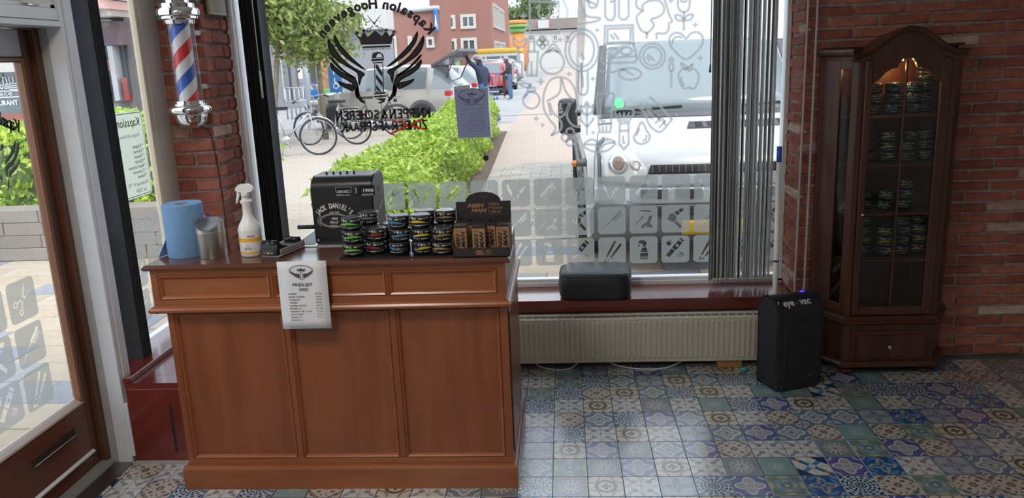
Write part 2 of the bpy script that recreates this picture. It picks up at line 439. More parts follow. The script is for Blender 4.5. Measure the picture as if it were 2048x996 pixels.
M_cargrey = mat('silver_car_paint', (.50, .51, .52), .28, .35, coat=.6)
M_carwhite = mat('white_car_paint', (.66, .67, .69), .3, coat=.5)
M_carred = mat('red_car_paint', (.50, .02, .025), .28, coat=.6)
M_cardark = mat('dark_grey_car_paint', (.09, .10, .115), .25, coat=.6)
M_cargreen = mat('grey_green_car_paint', (.36, .40, .38), .28, coat=.6)
M_yellow = mat('yellow_tarpaulin', (.80, .50, .03), .6)
M_tyre = mat('black_tyre_rubber', (.03, .03, .032), .85)
M_trim = mat('dark_grey_car_trim', (.13, .135, .145), .55)
M_carglass = mat('car_window_glass', (.17, .21, .23), .06, spec=1.0)
M_windscreen = mat('van_windscreen_glass', (.30, .37, .39), .08, spec=1.0)
M_light = mat('headlamp_lens', (.72, .73, .72), .12, coat=.8)
M_amber = mat('amber_lens', (.85, .22, .02), .25)
M_redlens = mat('red_tail_lens', (.60, .02, .03), .2)
M_plate = mat('yellow_number_plate', (.86, .52, .02), .5)
M_skin = mat('skin', (.55, .33, .25), .6)
M_navy = mat('navy_jacket_cloth', (.025, .035, .09), .85)
M_darkcloth = mat('dark_jacket_cloth', (.05, .045, .055), .85)
M_jeans = mat('blue_denim', (.09, .19, .36), .9)
M_pink = mat('pink_coat_cloth', (.75, .25, .30), .85)
M_yellowcloth = mat('yellow_shirt_cloth', (.62, .48, .05), .85)
M_greyhair = mat('grey_hair', (.42, .40, .38), .8)
M_darkhair = mat('dark_hair', (.05, .04, .035), .8)
M_shoe = mat('pale_shoe', (.45, .42, .38), .8)
M_bike = mat('silver_bicycle_frame', (.62, .63, .65), .3, .4)
M_bikedark = mat('black_bicycle_frame', (.04, .04, .045), .35)
M_signblue = mat('blue_sign', (.02, .22, .62), .4)
M_post = mat('pale_metal_post', (.62, .64, .66), .45, .3)
M_orangething = mat('orange_plastic', (.85, .30, .06), .5)
M_greenthing = mat('green_plastic', (.25, .60, .20), .5)
M_trolley = mat('blue_trolley', (.05, .16, .55), .4)
ALB = 1.0
# ---------------------------------------------------------------- floor: patterned tiles
TX, TY = .1363, .1459
def tile_mat(kind):
    m, nt, p = new_mat('patterned_tile_' + kind)
    t = nt.nodes.new('ShaderNodeTexCoord'); sp = nt.nodes.new('ShaderNodeSeparateXYZ'); nt.links.new(t.outputs['UV'], sp.inputs[0])
    u = X_(nt, sp.outputs[0]) - .5; v = X_(nt, sp.outputs[1]) - .5
    a, b = u.abs(), v.abs(); r = (u * u + v * v).sqrt(); th = v.atan2(u)
    mx, mn = a.max(b), a.min(b)
    cd = ((a - .5) * (a - .5) + (b - .5) * (b - .5)).sqrt()          # distance to the nearest corner
    s = a + b; dd = (a - b).abs()
    L = []
    if kind == 'star':
        base = (.47, .53, .60); L = [((.025, .035, .06), ((r * 58).sin() * 1.0 + (th * 16).cos() * .9 > .15)), ((.10, .27, .46), ((r * 40).cos() + (th * 8).cos() > 1.15)), ((.03, .035, .05), r < (th * 8).cos() * .05 + .085), ((.55, .58, .6), r < .03)]
    elif kind == 'quatre':
        base = (.16, .225, .30); L = [((.30, .33, .34), r < (th * 4).cos() * .07 + .30), ((.62, .67, .69), r.near((th * 4).cos() * .07 + .33, .028)), ((.62, .67, .69), cd.near(.20, .022)), ((.62, .67, .69), (dd < .02).min(s > .78)), ((.60, .64, .66), r.near((th * 4).cos() * .05 + .13, .014)), ((.12, .17, .24), r < .05)]
    elif kind == 'violet':
        base = (.13, .14, .30); L = [((.33, .32, .36), r < (th * 4).cos() * .08 + .30), ((.60, .61, .68), r.near((th * 4).cos() * .08 + .33, .024)), ((.60, .61, .68), cd.near(.18, .02)), ((.56, .58, .64), r.near((th * 4).cos() * -.04 + .13, .016))]
    elif kind == 'medal':
        base = (.55, .52, .43); L = [((.22, .21, .19), cd.near(.34, .03)), ((.14, .13, .12), r.near(.27, .055)), ((.57, .54, .45), r < .20), ((.12, .12, .11), r < (th * 4).cos() * .035 + .12), ((.45, .44, .36), r < .03), ((.16, .15, .14), (cd < .10))]
    elif kind == 'leaf':
        base = (.58, .59, .60); L = [((.26, .25, .23), (dd < ((s - .28) * 9.5).sin() * .13).min(s > .28).min(s < .60)), ((.25, .30, .33), (dd < .10 - (s - .72).abs() * .45)), ((.30, .29, .28), mn < .012), ((.28, .27, .25), cd.near(.47, .012)), ((.2, .24, .27), r < .045)]
    elif kind == 'teal':
        base = (.15, .25, .27); L = [((.22, .33, .34), mx < .43), ((.45, .52, .47), r.near((th * 8).cos() * .03 + .20, .014)), ((.46, .53, .47), r < (th * 8).cos() * .05 + .10), ((.16, .25, .26), r < .04), ((.3, .4, .4), mx.near(.43, .01))]
    elif kind == 'wheel':
        base = (.20, .245, .29); L = [((.30, .34, .37), mx > .46), ((.42, .43, .42), r < .35), ((.18, .19, .20), (r < .33).min(r > .10).min((th * 12).cos() + (r * 30).sin() * .6 > .55)), ((.22, .26, .30), r.near(.37, .03)), ((.18, .19, .2), r < .05), ((.2, .2, .21), mn < .008)]
    elif kind == 'geo':
        base = (.58, .58, .56); L = [((.06, .14, .29), (u + v).abs() < .10), ((.09, .24, .36), (u - v).abs() < .10), ((.05, .07, .14), (s > .55).min(u * v > 0)), ((.62, .60, .57), r < .10), ((.42, .22, .07), ((u - .33).abs() + (v + .33).abs()) < .10), ((.42, .22, .07), ((u + .33).abs() + (v - .33).abs()) < .10), ((.3, .34, .38), mn < .01)]
    elif kind == 'brown':
        base = (.50, .47, .43); L = [((.19, .14, .11), ((a * 22).sin() * (b * 22).sin() + (r * 26).cos() * .5 > .32)), ((.24, .26, .29), cd.near(.28, .03)), ((.22, .18, .15), r < (th * 4).cos() * .06 + .08), ((.52, .49, .45), r < .03)]
    elif kind == 'cross':
        base = (.36, .40, .44); L = [((.27, .31, .36), mx > .40), ((.17, .20, .27), (mn < .105 - (mx - .24).max(0) * .5).min(mx < .43).min(mx > .05)), ((.32, .36, .41), (mn < .08 - (mx - .24).max(0) * .5).min(mx < .39).min(mx > .09)), ((.16, .19, .26), (mn < .035).min(mx < .32).min(mx > .14)), ((.15, .22, .33), cd < .17), ((.4, .44, .48), r < .05)]
    elif kind == 'green':
        base = (.17, .24, .22); L = [((.20, .30, .36), r < .36), ((.42, .42, .25), ((th * 4).cos() + (r * 34).sin() > .95)), ((.12, .20, .28), r < (th * 8).cos() * .04 + .14), ((.45, .44, .28), r < .07), ((.40, .42, .33), mx > .45)]
    else:  # blue floral
        base = (.06, .13, .30); L = [((.12, .25, .44), ((r * 30).cos() + (th * 4).sin() > .5)), ((.46, .40, .22), r.near((th * 4).cos() * .12 + .22, .045)), ((.10, .20, .38), r < .08), ((.44, .40, .24), r < .04), ((.38, .40, .44), cd.near(.16, .02))]
    col = None; cur = base
    for cc, f in L: cur = mixc(nt, cur, cc, f)
    n = noise(nt, 9, 5, .65)
    cur = mixc(nt, cur, (.36, .385, .41), ramp(nt, n, ((.35, (.0, .0, .0)), (.8, (.26, .26, .26))), raw=True))
    edge = (mx > .485)
    cur = mixc(nt, cur, (.14, .15, .16), edge)
    bc = nt.nodes.new('ShaderNodeBrightContrast'); bc.inputs['Contrast'].default_value = .16; bc.inputs['Bright'].default_value = -.012; nt.links.new(cur, bc.inputs[0]); cur = bc.outputs[0]
    nt.links.new(cur, p.inputs['Base Color'])
    p.inputs['Roughness'].default_value = .26; p.inputs['Specular IOR Level'].default_value = .8; p.inputs['Coat Weight'].default_value = 1.0; p.inputs['Coat Roughness'].default_value = .20; p.inputs['Coat IOR'].default_value = 1.8
    bump(nt, p, noise(nt, 120, 4), .03, .001)
    return m
TK = dict(S='star', Q='quatre', V='violet', M='medal', L='leaf', T='teal', W='wheel', Z='geo', B='brown', X='cross', G='green', F='floral')
TM = {k: tile_mat(n) for k, n in TK.items()}
def tile_mesh(m, name='tile'):
    bm = B(); hx, hy = TX / 2 - .0006, TY / 2 - .0006; ch = .0012
    top = [bm.verts.new((x * (hx - ch), y * (hy - ch), 0)) for x, y in ((-1, -1), (1, -1), (1, 1), (-1, 1))]
    mid = [bm.verts.new((x * hx, y * hy, -.001)) for x, y in ((-1, -1), (1, -1), (1, 1), (-1, 1))]
    bot = [bm.verts.new((x * hx, y * hy, -.008)) for x, y in ((-1, -1), (1, -1), (1, 1), (-1, 1))]
    bm.faces.new(top)
    for a_, b_ in ((mid, top), (bot, mid)):
        for k in range(4): bm.faces.new((a_[k], a_[(k + 1) % 4], b_[(k + 1) % 4], b_[k]))
    uv = bm.loops.layers.uv.new('UVMap')
    for f in bm.faces:
        for l in f.loops: l[uv].uv = (l.vert.co.x / TX + .5, l.vert.co.y / TY + .5)
    return mesh_of(bm, name, m)
TMESH = {k: tile_mesh(m) for k, m in TM.items()}
floor = setting('floor')
bm = B(); box(bm, -1.99, 3.4, -2.6, 4.12, -.06, -.0035); obj('floor_bed', bm, mat('grey_grout', (.13, .135, .14), .9), floor)
COLS = {1: 'SQXVLSGL', 2: 'WGMSBLSGT', 3: 'MWVLQMBSX', 4: 'LVWMSLMQL', 5: 'XMQLVWQXV', 6: 'SLVXQLSMT', 7: 'VWBQMTMQL', 8: 'GTLVLSLSM', 9: 'FZLQBVTSL', 10: 'SVWBQMTLG', 11: 'BFGTQLZMV'}
rt = random.Random(3)
ty0 = atZ(1361.2, 972).y
extra = {k: [] for k in TK}
n_tiles = 0
def project(p):
    q = RW.transposed() @ (Vector(p) - Vector((0, 0, CAM_H)))
    return (q.x / q.z * FPX + 1024, q.y / q.z * FPX + 498) if q.z > .05 else (-9999, -9999)
for c in range(-14, 26):
    for r_ in range(-36, 11):
        x = -.075 + (c - 1.5) * TX; y = ty0 + r_ * TY
        if x < -1.93 or y > 4.06: continue
        k = COLS[c][r_] if (c in COLS and 0 <= r_ < len(COLS[c])) else rt.choice('SSQQVMMLLLTWZBBXXGGF')
        px, py = project((x, y, 0))
        vis = -40 < px < 2090 and 560 < py < 1030
        hid = (-1.5 < x < -.26 and 2.84 < y < 3.36) or (1.45 < x < 1.78 and y > 3.95) or (-1.5 < x < -.7 and y > 3.3)
        if vis and not hid and n_tiles < 300:
            o = link('tile', TMESH[k], floor, (x, y, 0)); n_tiles += 1
            if k in 'MWX' and rt.random() < .5: o.rotation_euler = (0, 0, PI)
        elif not hid: extra[k].append((x, y))
keys = list(TK); bm = B(); uv = bm.loops.layers.uv.new('UVMap')
for ki, k in enumerate(keys):
    for x, y in extra[k]:
        f = bm.faces.new([bm.verts.new((x + sx * (TX / 2 - .001), y + sy * (TY / 2 - .001), 0)) for sx, sy in ((-1, -1), (1, -1), (1, 1), (-1, 1))]); f.material_index = ki
        for l in f.loops: l[uv].uv = ((l.vert.co.x - x) / TX + .5, (l.vert.co.y - y) / TY + .5)
o = obj('tile_field', bm, [TM[k] for k in keys], floor); o['kind'] = 'stuff'
# ---------------------------------------------------------------- ceiling and the walls outside the picture
bm = B(); box(bm, -2.15, 3.5, -2.7, 4.45, 2.7, 2.85); tag(obj('ceiling', bm, M_ceil), kind='structure')
bm = B(); box(bm, -2.15, 3.5, -2.75, -2.6, -.06, 2.7); tag(obj('wall_rear', bm, M_wall), kind='structure')
bm = B(); box(bm, 3.4, 3.55, -2.7, 4.45, -.06, 2.7); tag(obj('wall_right', bm, M_wall), kind='structure')
# ---------------------------------------------------------------- brick walls
BL, BH = .238, .0545
def brick_mesh(l, seed, h=BH - .0135, d=.035):
    rr = random.Random(seed); bm = B()
    box(bm, -l / 2, l / 2, 0, d, -h / 2, h / 2, bev=.005)
    for v in bm.verts:
        j = .0022
        v.co += Vector((rr.uniform(-j, j) * 1.5, rr.uniform(-j, j) * 1.3, rr.uniform(-j, j)))
    return mesh_of(bm, 'brick', M_brick)
BR = [brick_mesh(BL - .012, k) for k in range(7)]
BRH = [brick_mesh(BL / 2 - .012, 20 + k) for k in range(4)]
BR_TALL = {}
def brick_custom(l, seed):
    key = round(l, 3)
    if key not in BR_TALL: BR_TALL[key] = [brick_mesh(l, 50 + seed), brick_mesh(l, 60 + seed)]
    return random.choice(BR_TALL[key])
rb = random.Random(11)
def lay(parent, u0, u1, z0, z1, place, keep=lambda u, z: True, off=0, bh=BH):
    """lay bricks from u0 to u1; place(u, z) gives a matrix whose +Y runs into the wall"""
    n = int((z1 - z0) / bh)
    for r_ in range(n):
        z = z0 + (r_ + .5) * bh; u = u0 - (BL * (.5 if (r_ + off) % 2 else 0)) - rb.uniform(0, .015)
        while u < u1:
            a, b_ = max(u, u0), min(u + BL, u1)
            w = b_ - a
            if w > .03 and keep((a + b_) / 2, z):
                me = rb.choice(BR) if w > BL - .004 else (brick_custom(round((w - .012) / .01) * .01, r_ % 5))
                o = bpy.data.objects.new('brick', me); C.objects.link(o); o.parent = parent
                M = place((a + b_) / 2, z)
                o.matrix_local = M @ Matrix.Translation((0, rb.uniform(-.003, .004), rb.uniform(-.0015, .0015))) @ Matrix.Rotation(rb.uniform(-.012, .012), 4, 'Y') @ Matrix.Diagonal((1, 1, (bh - .0135) / (BH - .0135), 1))
            u += BL
YB = 4.085
wall_b = setting('wall_back')
bm = B(); box(bm, 1.185, 3.45, YB + .012, 4.5, 0, 2.7); obj('mortar_bed', bm, M_mortar, wall_b)
lay(wall_b, 1.175, 2.72, 0.0, 1.98, lambda u, z: Matrix.Translation((u, YB, z)), lambda u, z: not (1.42 < u < 1.76 and z < 1.5))
bm = B()
for r_ in range(int(2.7 / BH)):
    z = (r_ + .5) * BH; x = 1.175 - (BL / 2 if r_ % 2 else 0)
    while x < 3.4:
        if x + BL > 1.2 and (z > 1.98 or x > 2.70):
            box(bm, max(x, 1.175) + .006, min(x + BL - .006, 3.4), YB, YB + .03, z - BH / 2 + .007, z + BH / 2 - .007)
        x += BL
tag(obj('brickwork', bm, M_brick, wall_b), kind='stuff')
# the reveal between brick wall and window, right
wall_v = setting('wall_reveal')
M_rev = lambda u, z: Matrix.Translation((1.175, u, z)) @ Matrix.Rotation(-PI / 2, 4, 'Z')
lay(wall_v, YB + .004, 4.335, .36, 1.98, M_rev, off=1)
bm = B(); box(bm, 1.187, 1.3, YB + .03, 4.36, 0, 2.7); obj('mortar_bed', bm, M_mortar, wall_v)
# brick pillar in the corner between the two windows
wall_p = setting('wall_pillar')
bm = B(); box(bm, -2.1, -1.782, 4.002, 4.5, 0, 2.7); obj('mortar_bed', bm, M_mortar, wall_p)
lay(wall_p, -2.0, -1.77, .40, 2.0, lambda u, z: Matrix.Translation((u, 3.99, z)), bh=.067)
lay(wall_p, 3.994, 4.335, .40, 2.0, lambda u, z: Matrix.Translation((-1.77, u, z)) @ Matrix.Rotation(PI / 2, 4, 'Z'), off=1, bh=.067)
# outer wall above and below the main window
bm = B(); box(bm, -2.1, 1.3, 4.36, 4.5, 2.5, 2.7); box(bm, -2.1, 1.3, 4.12, 4.5, -.1, .345); tag(obj('wall_front', bm, M_wall), kind='structure')
# ---------------------------------------------------------------- window ledges (red lacquered)
bm = B(); box(bm, -1.60, 1.185, 4.058, 4.40, .288, .354, bev=.004)
tag(obj('trim_1', bm, M_sill), 'long red-brown lacquered window ledge above the radiator', kind='structure')
t2 = setting('trim_2')
bm = B(); box(bm, -1.995, -1.60, 3.085, 4.40, .336, .362, bev=.002); box(bm, -1.850, -1.60, 3.001, 3.085, .336, .362); obj('ledge_top', bm, M_sill, t2)
bm = B(); box(bm, -1.850, -1.615, 3.0, 3.02, 0.0, .337, bev=.002); box(bm, -1.60, -1.62, 3.02, 4.06, 0, .337); obj('front_board', bm, M_sill, t2)
bm = B(); box(bm, -1.99, -1.822, 3.085, 3.995, .362, .386, bev=.003); box(bm, -1.855, -1.822, 3.0, 3.087, .362, .386, bev=.003); obj('raised_strip', bm, M_sill, t2)
bm = B(); box(bm, -1.672, -1.662, 2.9985, 3.001, .05, .265); obj('groove_shade', bm, M_black, t2)  # thin black strip stands in for the shade of a recess
bm = B(); lathe(bm, [(.0, 0), (.004, .0005), (.004, .003)], 10, M=Matrix.Translation((-1.846, 3.0, .283)) @ Matrix.Rotation(PI / 2, 4, 'X')); obj('screw', bm, M_chrome, t2)
bm = B(); box(bm, -1.850, -1.60, 2.985, 3.0, 0, .010); obj('floor_strip', bm, M_jamb, t2)
# ---------------------------------------------------------------- main shop window
YW = 4.36
win1 = setting('window_1')
bm = B(); box(bm, -1.785, 1.18, 4.325, 4.40, .352, .378, bev=.003); obj('bottom_rail', bm, M_white, win1)
bm = B(); box(bm, -1.785, 1.18, 4.338, 4.39, .378, .395, bev=.003); obj('glazing_bead', bm, M_white, win1)
bm = B(); box(bm, 1.155, 1.18, 4.325, 4.40, .36, 2.55, bev=.003); obj('side_post', bm, M_white, win1)
bm = B(); box(bm, -1.79, -1.725, 4.325, 4.40, .36, 2.55, bev=.01, seg=2); obj('side_post', bm, M_white, win1)
bm = B(); tube(bm, [(-1.745, 4.318, .36), (-1.745, 4.318, 2.5)], .012, 10); obj('corner_pipe', bm, M_white, win1)
bm = B(); box(bm, -1.785, 1.18, 4.325, 4.40, 2.48, 2.55); obj('top_rail', bm, M_white, win1)
bm = B(); box(bm, -1.74, 1.17, YW, YW + .006, .38, 2.5); obj('pane', bm, M_glass, win1)
M_WIN = Matrix(((1, 0, 0, 0), (0, 0, -1, YW - .0015), (0, 1, 0, 0), (0, 0, 0, 1)))
def wdecal(name, bm, m, parent=win1, M=M_WIN, dz=0.0, label=None):
    bm.transform(M @ Matrix.Translation((0, 0, dz)))
    return obj(name, bm, m, parent, label=label)
def W(px, py):
    p = atY(px, py, YW); return (p.x, p.z)
# frosted squares with cut-out hairdresser tools
def strip(p, q, w, w2=None):
    p, q = Vector(p), Vector(q); d = (q - p).normalized(); n = Vector((-d.y, d.x)); w2 = w if w2 is None else w2
    return [tuple(p + n * w / 2), tuple(q + n * w2 / 2), tuple(q - n * w2 / 2), tuple(p - n * w / 2)]
def icon(kind):
    H = []
    if kind == 'scissors':
        H = [strip((.64, .90), (.535, .55), .012, .045), strip((.82, .67), (.57, .53), .012, .045), strip((.50, .48), (.435, .30), .03), strip((.47, .535), (.32, .475), .03),
             circ(.40, .22, .075), circ(.40, .22, .05), circ(.235, .455, .075), circ(.235, .455, .05)]
    elif kind == 'razor':
        H = [strip((.19, .80), (.34, .40), .085, .075), strip((.365, .35), (.44, .18), .05, .012), strip((.84, .74), (.64, .50), .03, .09), strip((.60, .46), (.50, .22), .075, .014)]
    elif kind == 'comb':
        d = Vector((.47, .50)).normalized(); n = Vector((d.y, -d.x)); H = [strip((.23, .33), (.70, .83), .10)]
        for k in range(11):
            b0 = Vector((.26, .36)) + d * (.056 * k) + n * .062; H.append(strip(b0, b0 + n * .17, .022))
    elif kind == 'tailcomb':
        d = Vector((.6, .55)).normalized(); n = Vector((d.y, -d.x)); H = [strip((.13, .14), (.50, .52), .012, .03), strip((.515, .535), (.84, .84), .07)]
        for k in range(9):
            b0 = Vector((.55, .565)) + d * (.04 * k) + n * .045; H.append(strip(b0, b0 + n * .09, .02))
    elif kind == 'tools':
        H = [[(.28, .82), (.50, .85), (.76, .82), (.74, .78), (.50, .81)], strip((.17, .28), (.48, .62), .015, .05), [(.40, .20), (.45, .32), (.62, .42), (.70, .62), (.80, .66), (.78, .50), (.72, .40), (.82, .28), (.80, .20), (.66, .22), (.58, .28), (.50, .20)]]
    elif kind == 'dryer':
        H = [[(.20, .50), (.40, .38), (.52, .46), (.52, .62), (.38, .72), (.28, .66)], [(.43, .74), (.56, .64), (.66, .70), (.54, .80)], [(.58, .81), (.69, .73), (.76, .80), (.66, .88)], [(.44, .36), (.56, .26), (.66, .14), (.72, .22), (.62, .34), (.54, .44)], strip((.68, .90), (.79, .82), .03)]
    elif kind == 'iron':
        H = [strip((.30, .26), (.62, .86), .06, .085), strip((.44, .22), (.82, .74), .06, .085), strip((.27, .20), (.21, .08), .05), strip((.40, .17), (.29, .08), .045), circ(.24, .145 + .02, .0001, 4)]
        H = H[:4]
    elif kind == 'spray':
        H = [[(.30, .80), (.36, .86), (.52, .86), (.60, .78), (.60, .70), (.50, .66), (.44, .74), (.34, .76)], [(.33, .72), (.36, .72), (.33, .62), (.29, .62)], strip((.47, .64), (.58, .64), .05), [(.45, .585), (.60, .585), (.645, .42), (.39, .42)], [(.375, .39), (.655, .39), (.66, .24), (.37, .24)], [(.37, .21), (.66, .21), (.65, .15), (.38, .15)]]
    elif kind == 'clipper':
        H = [strip((.22, .24), (.42, .48), .15), strip((.44, .505), (.68, .78), .17), circ(.56, .64, .05), strip((.70, .81), (.75, .865), .17), [(.16, .72), (.28, .62), (.36, .72), (.24, .82)], strip((.27, .855), (.39, .755), .022), strip((.66, .40), (.80, .28), .03)]
        for k in range(5): b0 = Vector((.655 + .028 * k, .365 - .024 * k)); H.append(strip(b0, b0 + Vector((-.09, -.11)), .013))
    return H
SQ = .153
ICON_ME = {}
for k in ('scissors', 'razor', 'comb', 'tailcomb', 'tools', 'dryer', 'iron', 'spray', 'clipper'):
    bm = fill_poly([rrect(0, 0, 1, 1, .13)] + icon(k)); bm.transform(Matrix.Scale(SQ, 4)); ICON_ME[k] = mesh_of(bm, 'frosted_square', M_frost)
ROWS = (('comb', 'scissors', 'razor'), ('dryer', 'tailcomb', 'tools'), ('clipper', 'iron', 'spray'))
def frosted(parent, k, row, M):
    kk = {0: ('scissors', 'razor', 'comb'), 1: ('dryer', 'tailcomb', 'tools'), 2: ('clipper', 'iron', 'spray')}[row][k % 3]
    return link('frosted_square', ICON_ME[kk], parent, M=M)
for k in range(-8, 7):
    for row, z in ((0, .811), (1, .641), (2, .470)):
        frosted(win1, k, row, M_WIN @ Matrix.Translation((.003 + .1745 * k, z, 0)))
# make-up line drawings on the glass
def Z6(p): return W(1000 + p[0] / 3.112, p[1] / 3.112)
LW = .0125
def outline(name, strokes, dots=()):
    bm = B()
    for s in strokes:
        pts, closed, sm = s[0], s[1], s[2] if len(s) > 2 else True
        q = smooth_pts([Vector(p).to_2d() for p in pts], 5, closed) if sm else pts
        ribbon(bm, [Z6(p) for p in q], LW, closed)
    for (x, y, r) in dots:
        f = [bm.verts.new((*Z6(p), 0)) for p in circ(x, y, r, 12)]; bm.faces.new(f)
    return wdecal(name, bm, M_frostline)
def ci(x, y, r, ry=None, n=18): return (circ(x, y, r, n, ry), True, False)
outline('gift_outline', [([(185, 8), (365, 14), (365, 205), (187, 205)], True, False), ([(240, 55), (242, 98), (270, 112)], False), ([(310, 55), (308, 98), (280, 112)], False)], [(240, 45, 17), (310, 45, 17)])
outline('dress_outline', [([(393, 0), (420, 70), (410, 120), (408, 163)], False), ([(408, 163), (500, 148), (600, 132), (618, 112), (540, 100), (515, 55), (500, 0)], False), ([(548, 0), (560, 45), (598, 42), (612, 0)], False), ([(530, 0), (600, 30)], False)])
outline('tubes_outline', [([(655, -60), (655, 100), (672, 125), (700, 125), (715, 100), (714, -60)], False, False), ([(683, 12), (710, 8)], False), ([(740, -60), (740, 105), (758, 122), (785, 120), (800, 100), (800, -60)], False, False)])
outline('palette_outline', [([(654, 162), (826, 156), (830, 270), (650, 275)], True, False), ([(670, 180), (812, 174), (812, 260), (668, 266)], True, False), ([(684, 213), (712, 246)], False), ([(708, 205), (740, 246)], False), ([(650, 275), (628, 372), (640, 394), (838, 388), (854, 366), (830, 270)], False, False), ([(636, 362), (848, 350)], False), ci(697, 322, 36, 24), ci(785, 317, 36, 24)])
outline('woman_profile_outline', [([(910, 240), (915, 208), (878, 188), (852, 130), (852, 100), (880, 68), (850, 42), (850, 0), (880, -30)], False), ([(893, 76), (888, 32), (930, 6), (990, 6), (1020, 42), (1014, 82), (980, 108), (940, 122), (958, 155), (935, 190), (905, 212)], False), ([(1020, -10), (1035, 30), (1050, 85), (1070, 132), (1050, 146), (1052, 172), (1038, 202), (1005, 210), (976, 208), (975, 245)], False)])
outline('rose_outline', [([(1144, 75), (1144, 190)], False), ([(1108, -30), (1110, 48), (1142, 76), (1176, 52), (1182, -30)], False), ([(1142, 122), (1118, 95), (1090, 98), (1106, 126), (1142, 128)], False), ([(1147, 120), (1168, 94), (1200, 92), (1184, 122), (1147, 128)], False), ([(1120, 5), (1150, 12), (1165, -5)], False)])
outline('heart_outline', [([(1157, 370), (1082, 312), (1055, 265), (1060, 226), (1092, 205), (1130, 212), (1157, 240), (1186, 210), (1226, 200), (1256, 222), (1262, 262), (1238, 305)], True), ([(1070, 275), (1080, 242), (1108, 228), (1132, 235)], False)])
outline('pocket_mirror_outline', [ci(948, 350, 80), ci(948, 350, 58), ([(905, 350), (935, 382)], False), ([(918, 338), (962, 380)], False)])
outline('apple_outline', [([(1175, 440), (1140, 430), (1112, 462), (1120, 512), (1146, 550), (1175, 545), (1206, 552), (1232, 510), (1235, 465), (1210, 430)], True), ([(1160, 412), (1128, 394), (1136, 416), (1160, 426)], True), ([(1170, 424), (1196, 400), (1190, 424)], True), ([(1130, 475), (1130, 505), (1146, 532)], False)])
outline('mascara_outline', [([(1066, 440), (1066, 545)], False), ([(1054, 400), (1078, 400), (1078, 438), (1054, 438)], True, False)], [(1066, 372, 20)])
outline('hand_mirror_outline', [ci(510, 312, 104, 132), ci(508, 312, 78, 105), ([(490, 442), (486, 560), (512, 590), (544, 566), (546, 440)], False), ([(508, 330), (525, 372)], False), ([(515, 470), (515, 545)], False)])
outline('brushes_outline', [([(82, 235), (98, 290), (150, 288), (162, 240), (122, 262)], True), ([(112, 292), (116, 380)], False), ([(80, 385), (138, 385), (138, 478), (82, 485)], True, False), ([(168, 322), (170, 470), (228, 472), (236, 322)], True, False), ([(178, 320), (180, 238), (210, 236), (214, 318)], False), ([(195, 380), (197, 470)], False)])
outline('clover_outline', [ci(265, 242, 17), ci(246, 266, 17), ci(284, 266, 17), ci(265, 288, 15)])
outline('powder_box_outline', [ci(325, 388, 74), ([(285, 330), (330, 275), (380, 325)], False), ([(300, 330), (330, 300), (362, 328)], False)])
outline('perfume_outline', [ci(195, 624, 52), ([(172, 568), (174, 548), (216, 546), (218, 566)], True, False), ([(150, 610), (172, 585)], False), ([(172, 545), (130, 530), (150, 516), (185, 530)], True)], [(190, 530, 12)])
outline('long_hair_woman_outline', [([(318, 845), (346, 795), (302, 735), (270, 662), (276, 572), (312, 500), (372, 480), (432, 502), (470, 570), (482, 660), (470, 700)], False), ([(380, 485), (368, 580), (290, 632)], False), ([(384, 490), (410, 570), (458, 628)], False), ([(310, 640), (330, 700), (370, 730), (410, 700), (432, 640)], False), ([(378, 640), (374, 676), (388, 678)], False, False), ([(358, 692), (378, 700), (392, 690)], False), ([(440, 640), (416, 718), (450, 778), (502, 792)], False), ([(320, 845), (372, 812), (384, 775), (368, 738)], False), ([(300, 640), (318, 720)], False)])
outline('tulip_outline', [([(541, 712), (541, 842)], False), ([(500, 660), (510, 700), (541, 712), (572, 698), (580, 655), (558, 668), (540, 636), (522, 668)], True), ([(541, 790), (505, 750), (500, 735)], False), ([(541, 790), (575, 750), (580, 732)], False), ([(541, 650), (541, 710)], False)])
outline('cream_tube_outline', [([(594, 586), (708, 580)], False), ([(600, 590), (616, 772), (690, 766), (708, 586)], False, False), ([(614, 776), (692, 770), (686, 822), (622, 824)], True, False), ([(640, 785), (640, 818)], False), ([(662, 783), (662, 816)], False), ([(622, 610), (630, 745), (655, 752)], False)])
outline('powder_brush_outline', [([(746, 770), (742, 895), (770, 930), (800, 896), (800, 766)], True, False), ([(746, 816), (800, 812)], False), ([(746, 766), (716, 692), (770, 676), (834, 690), (800, 762)], False), ([(758, 760), (742, 700)], False), ([(772, 760), (772, 698)], False), ([(786, 760), (802, 700)], False), ([(766, 842), (768, 885), (780, 890)], False)])
outline('drop_outline', [([(882, 760), (850, 820), (833, 850), (846, 884), (882, 896), (920, 880), (932, 846), (912, 812)], True), ([(912, 840), (908, 866), (888, 878)], False), ([(868, 800), (848, 846)], False)])
outline('hand_cream_outline', [([(870 + 34 * k, 640 + 22 * k), (905 + 32 * k, 680 + 26 * k)], False) for k in range(5)] + [([(862, 668), (900, 700), (920, 760), (950, 800), (1000, 820), (1062, 752), (1060, 732), (985, 650), (930, 600)], False), ([(905, 640), (990, 740)], False), ([(940, 740), (975, 700)], False), ([(965, 770), (1000, 730)], False), ([(990, 795), (1030, 750)], False)])
outline('lips_outline', [([(520, 902), (570, 868), (612, 882), (650, 862), (716, 884), (680, 930), (620, 946), (560, 936)], True), ([(524, 900), (580, 900), (620, 912), (660, 896), (712, 886)], False)])
outline('flower_outline', [ci(436, 822, 24), ci(408, 856, 24), ci(466, 856, 24), ci(436, 884, 24), ci(436, 855, 12)])
outline('cloud_outline', [ci(1620 / 2, 460, 70, 36), ([(620, 440), (700, 450), (760, 430), (830, 470)], False)])
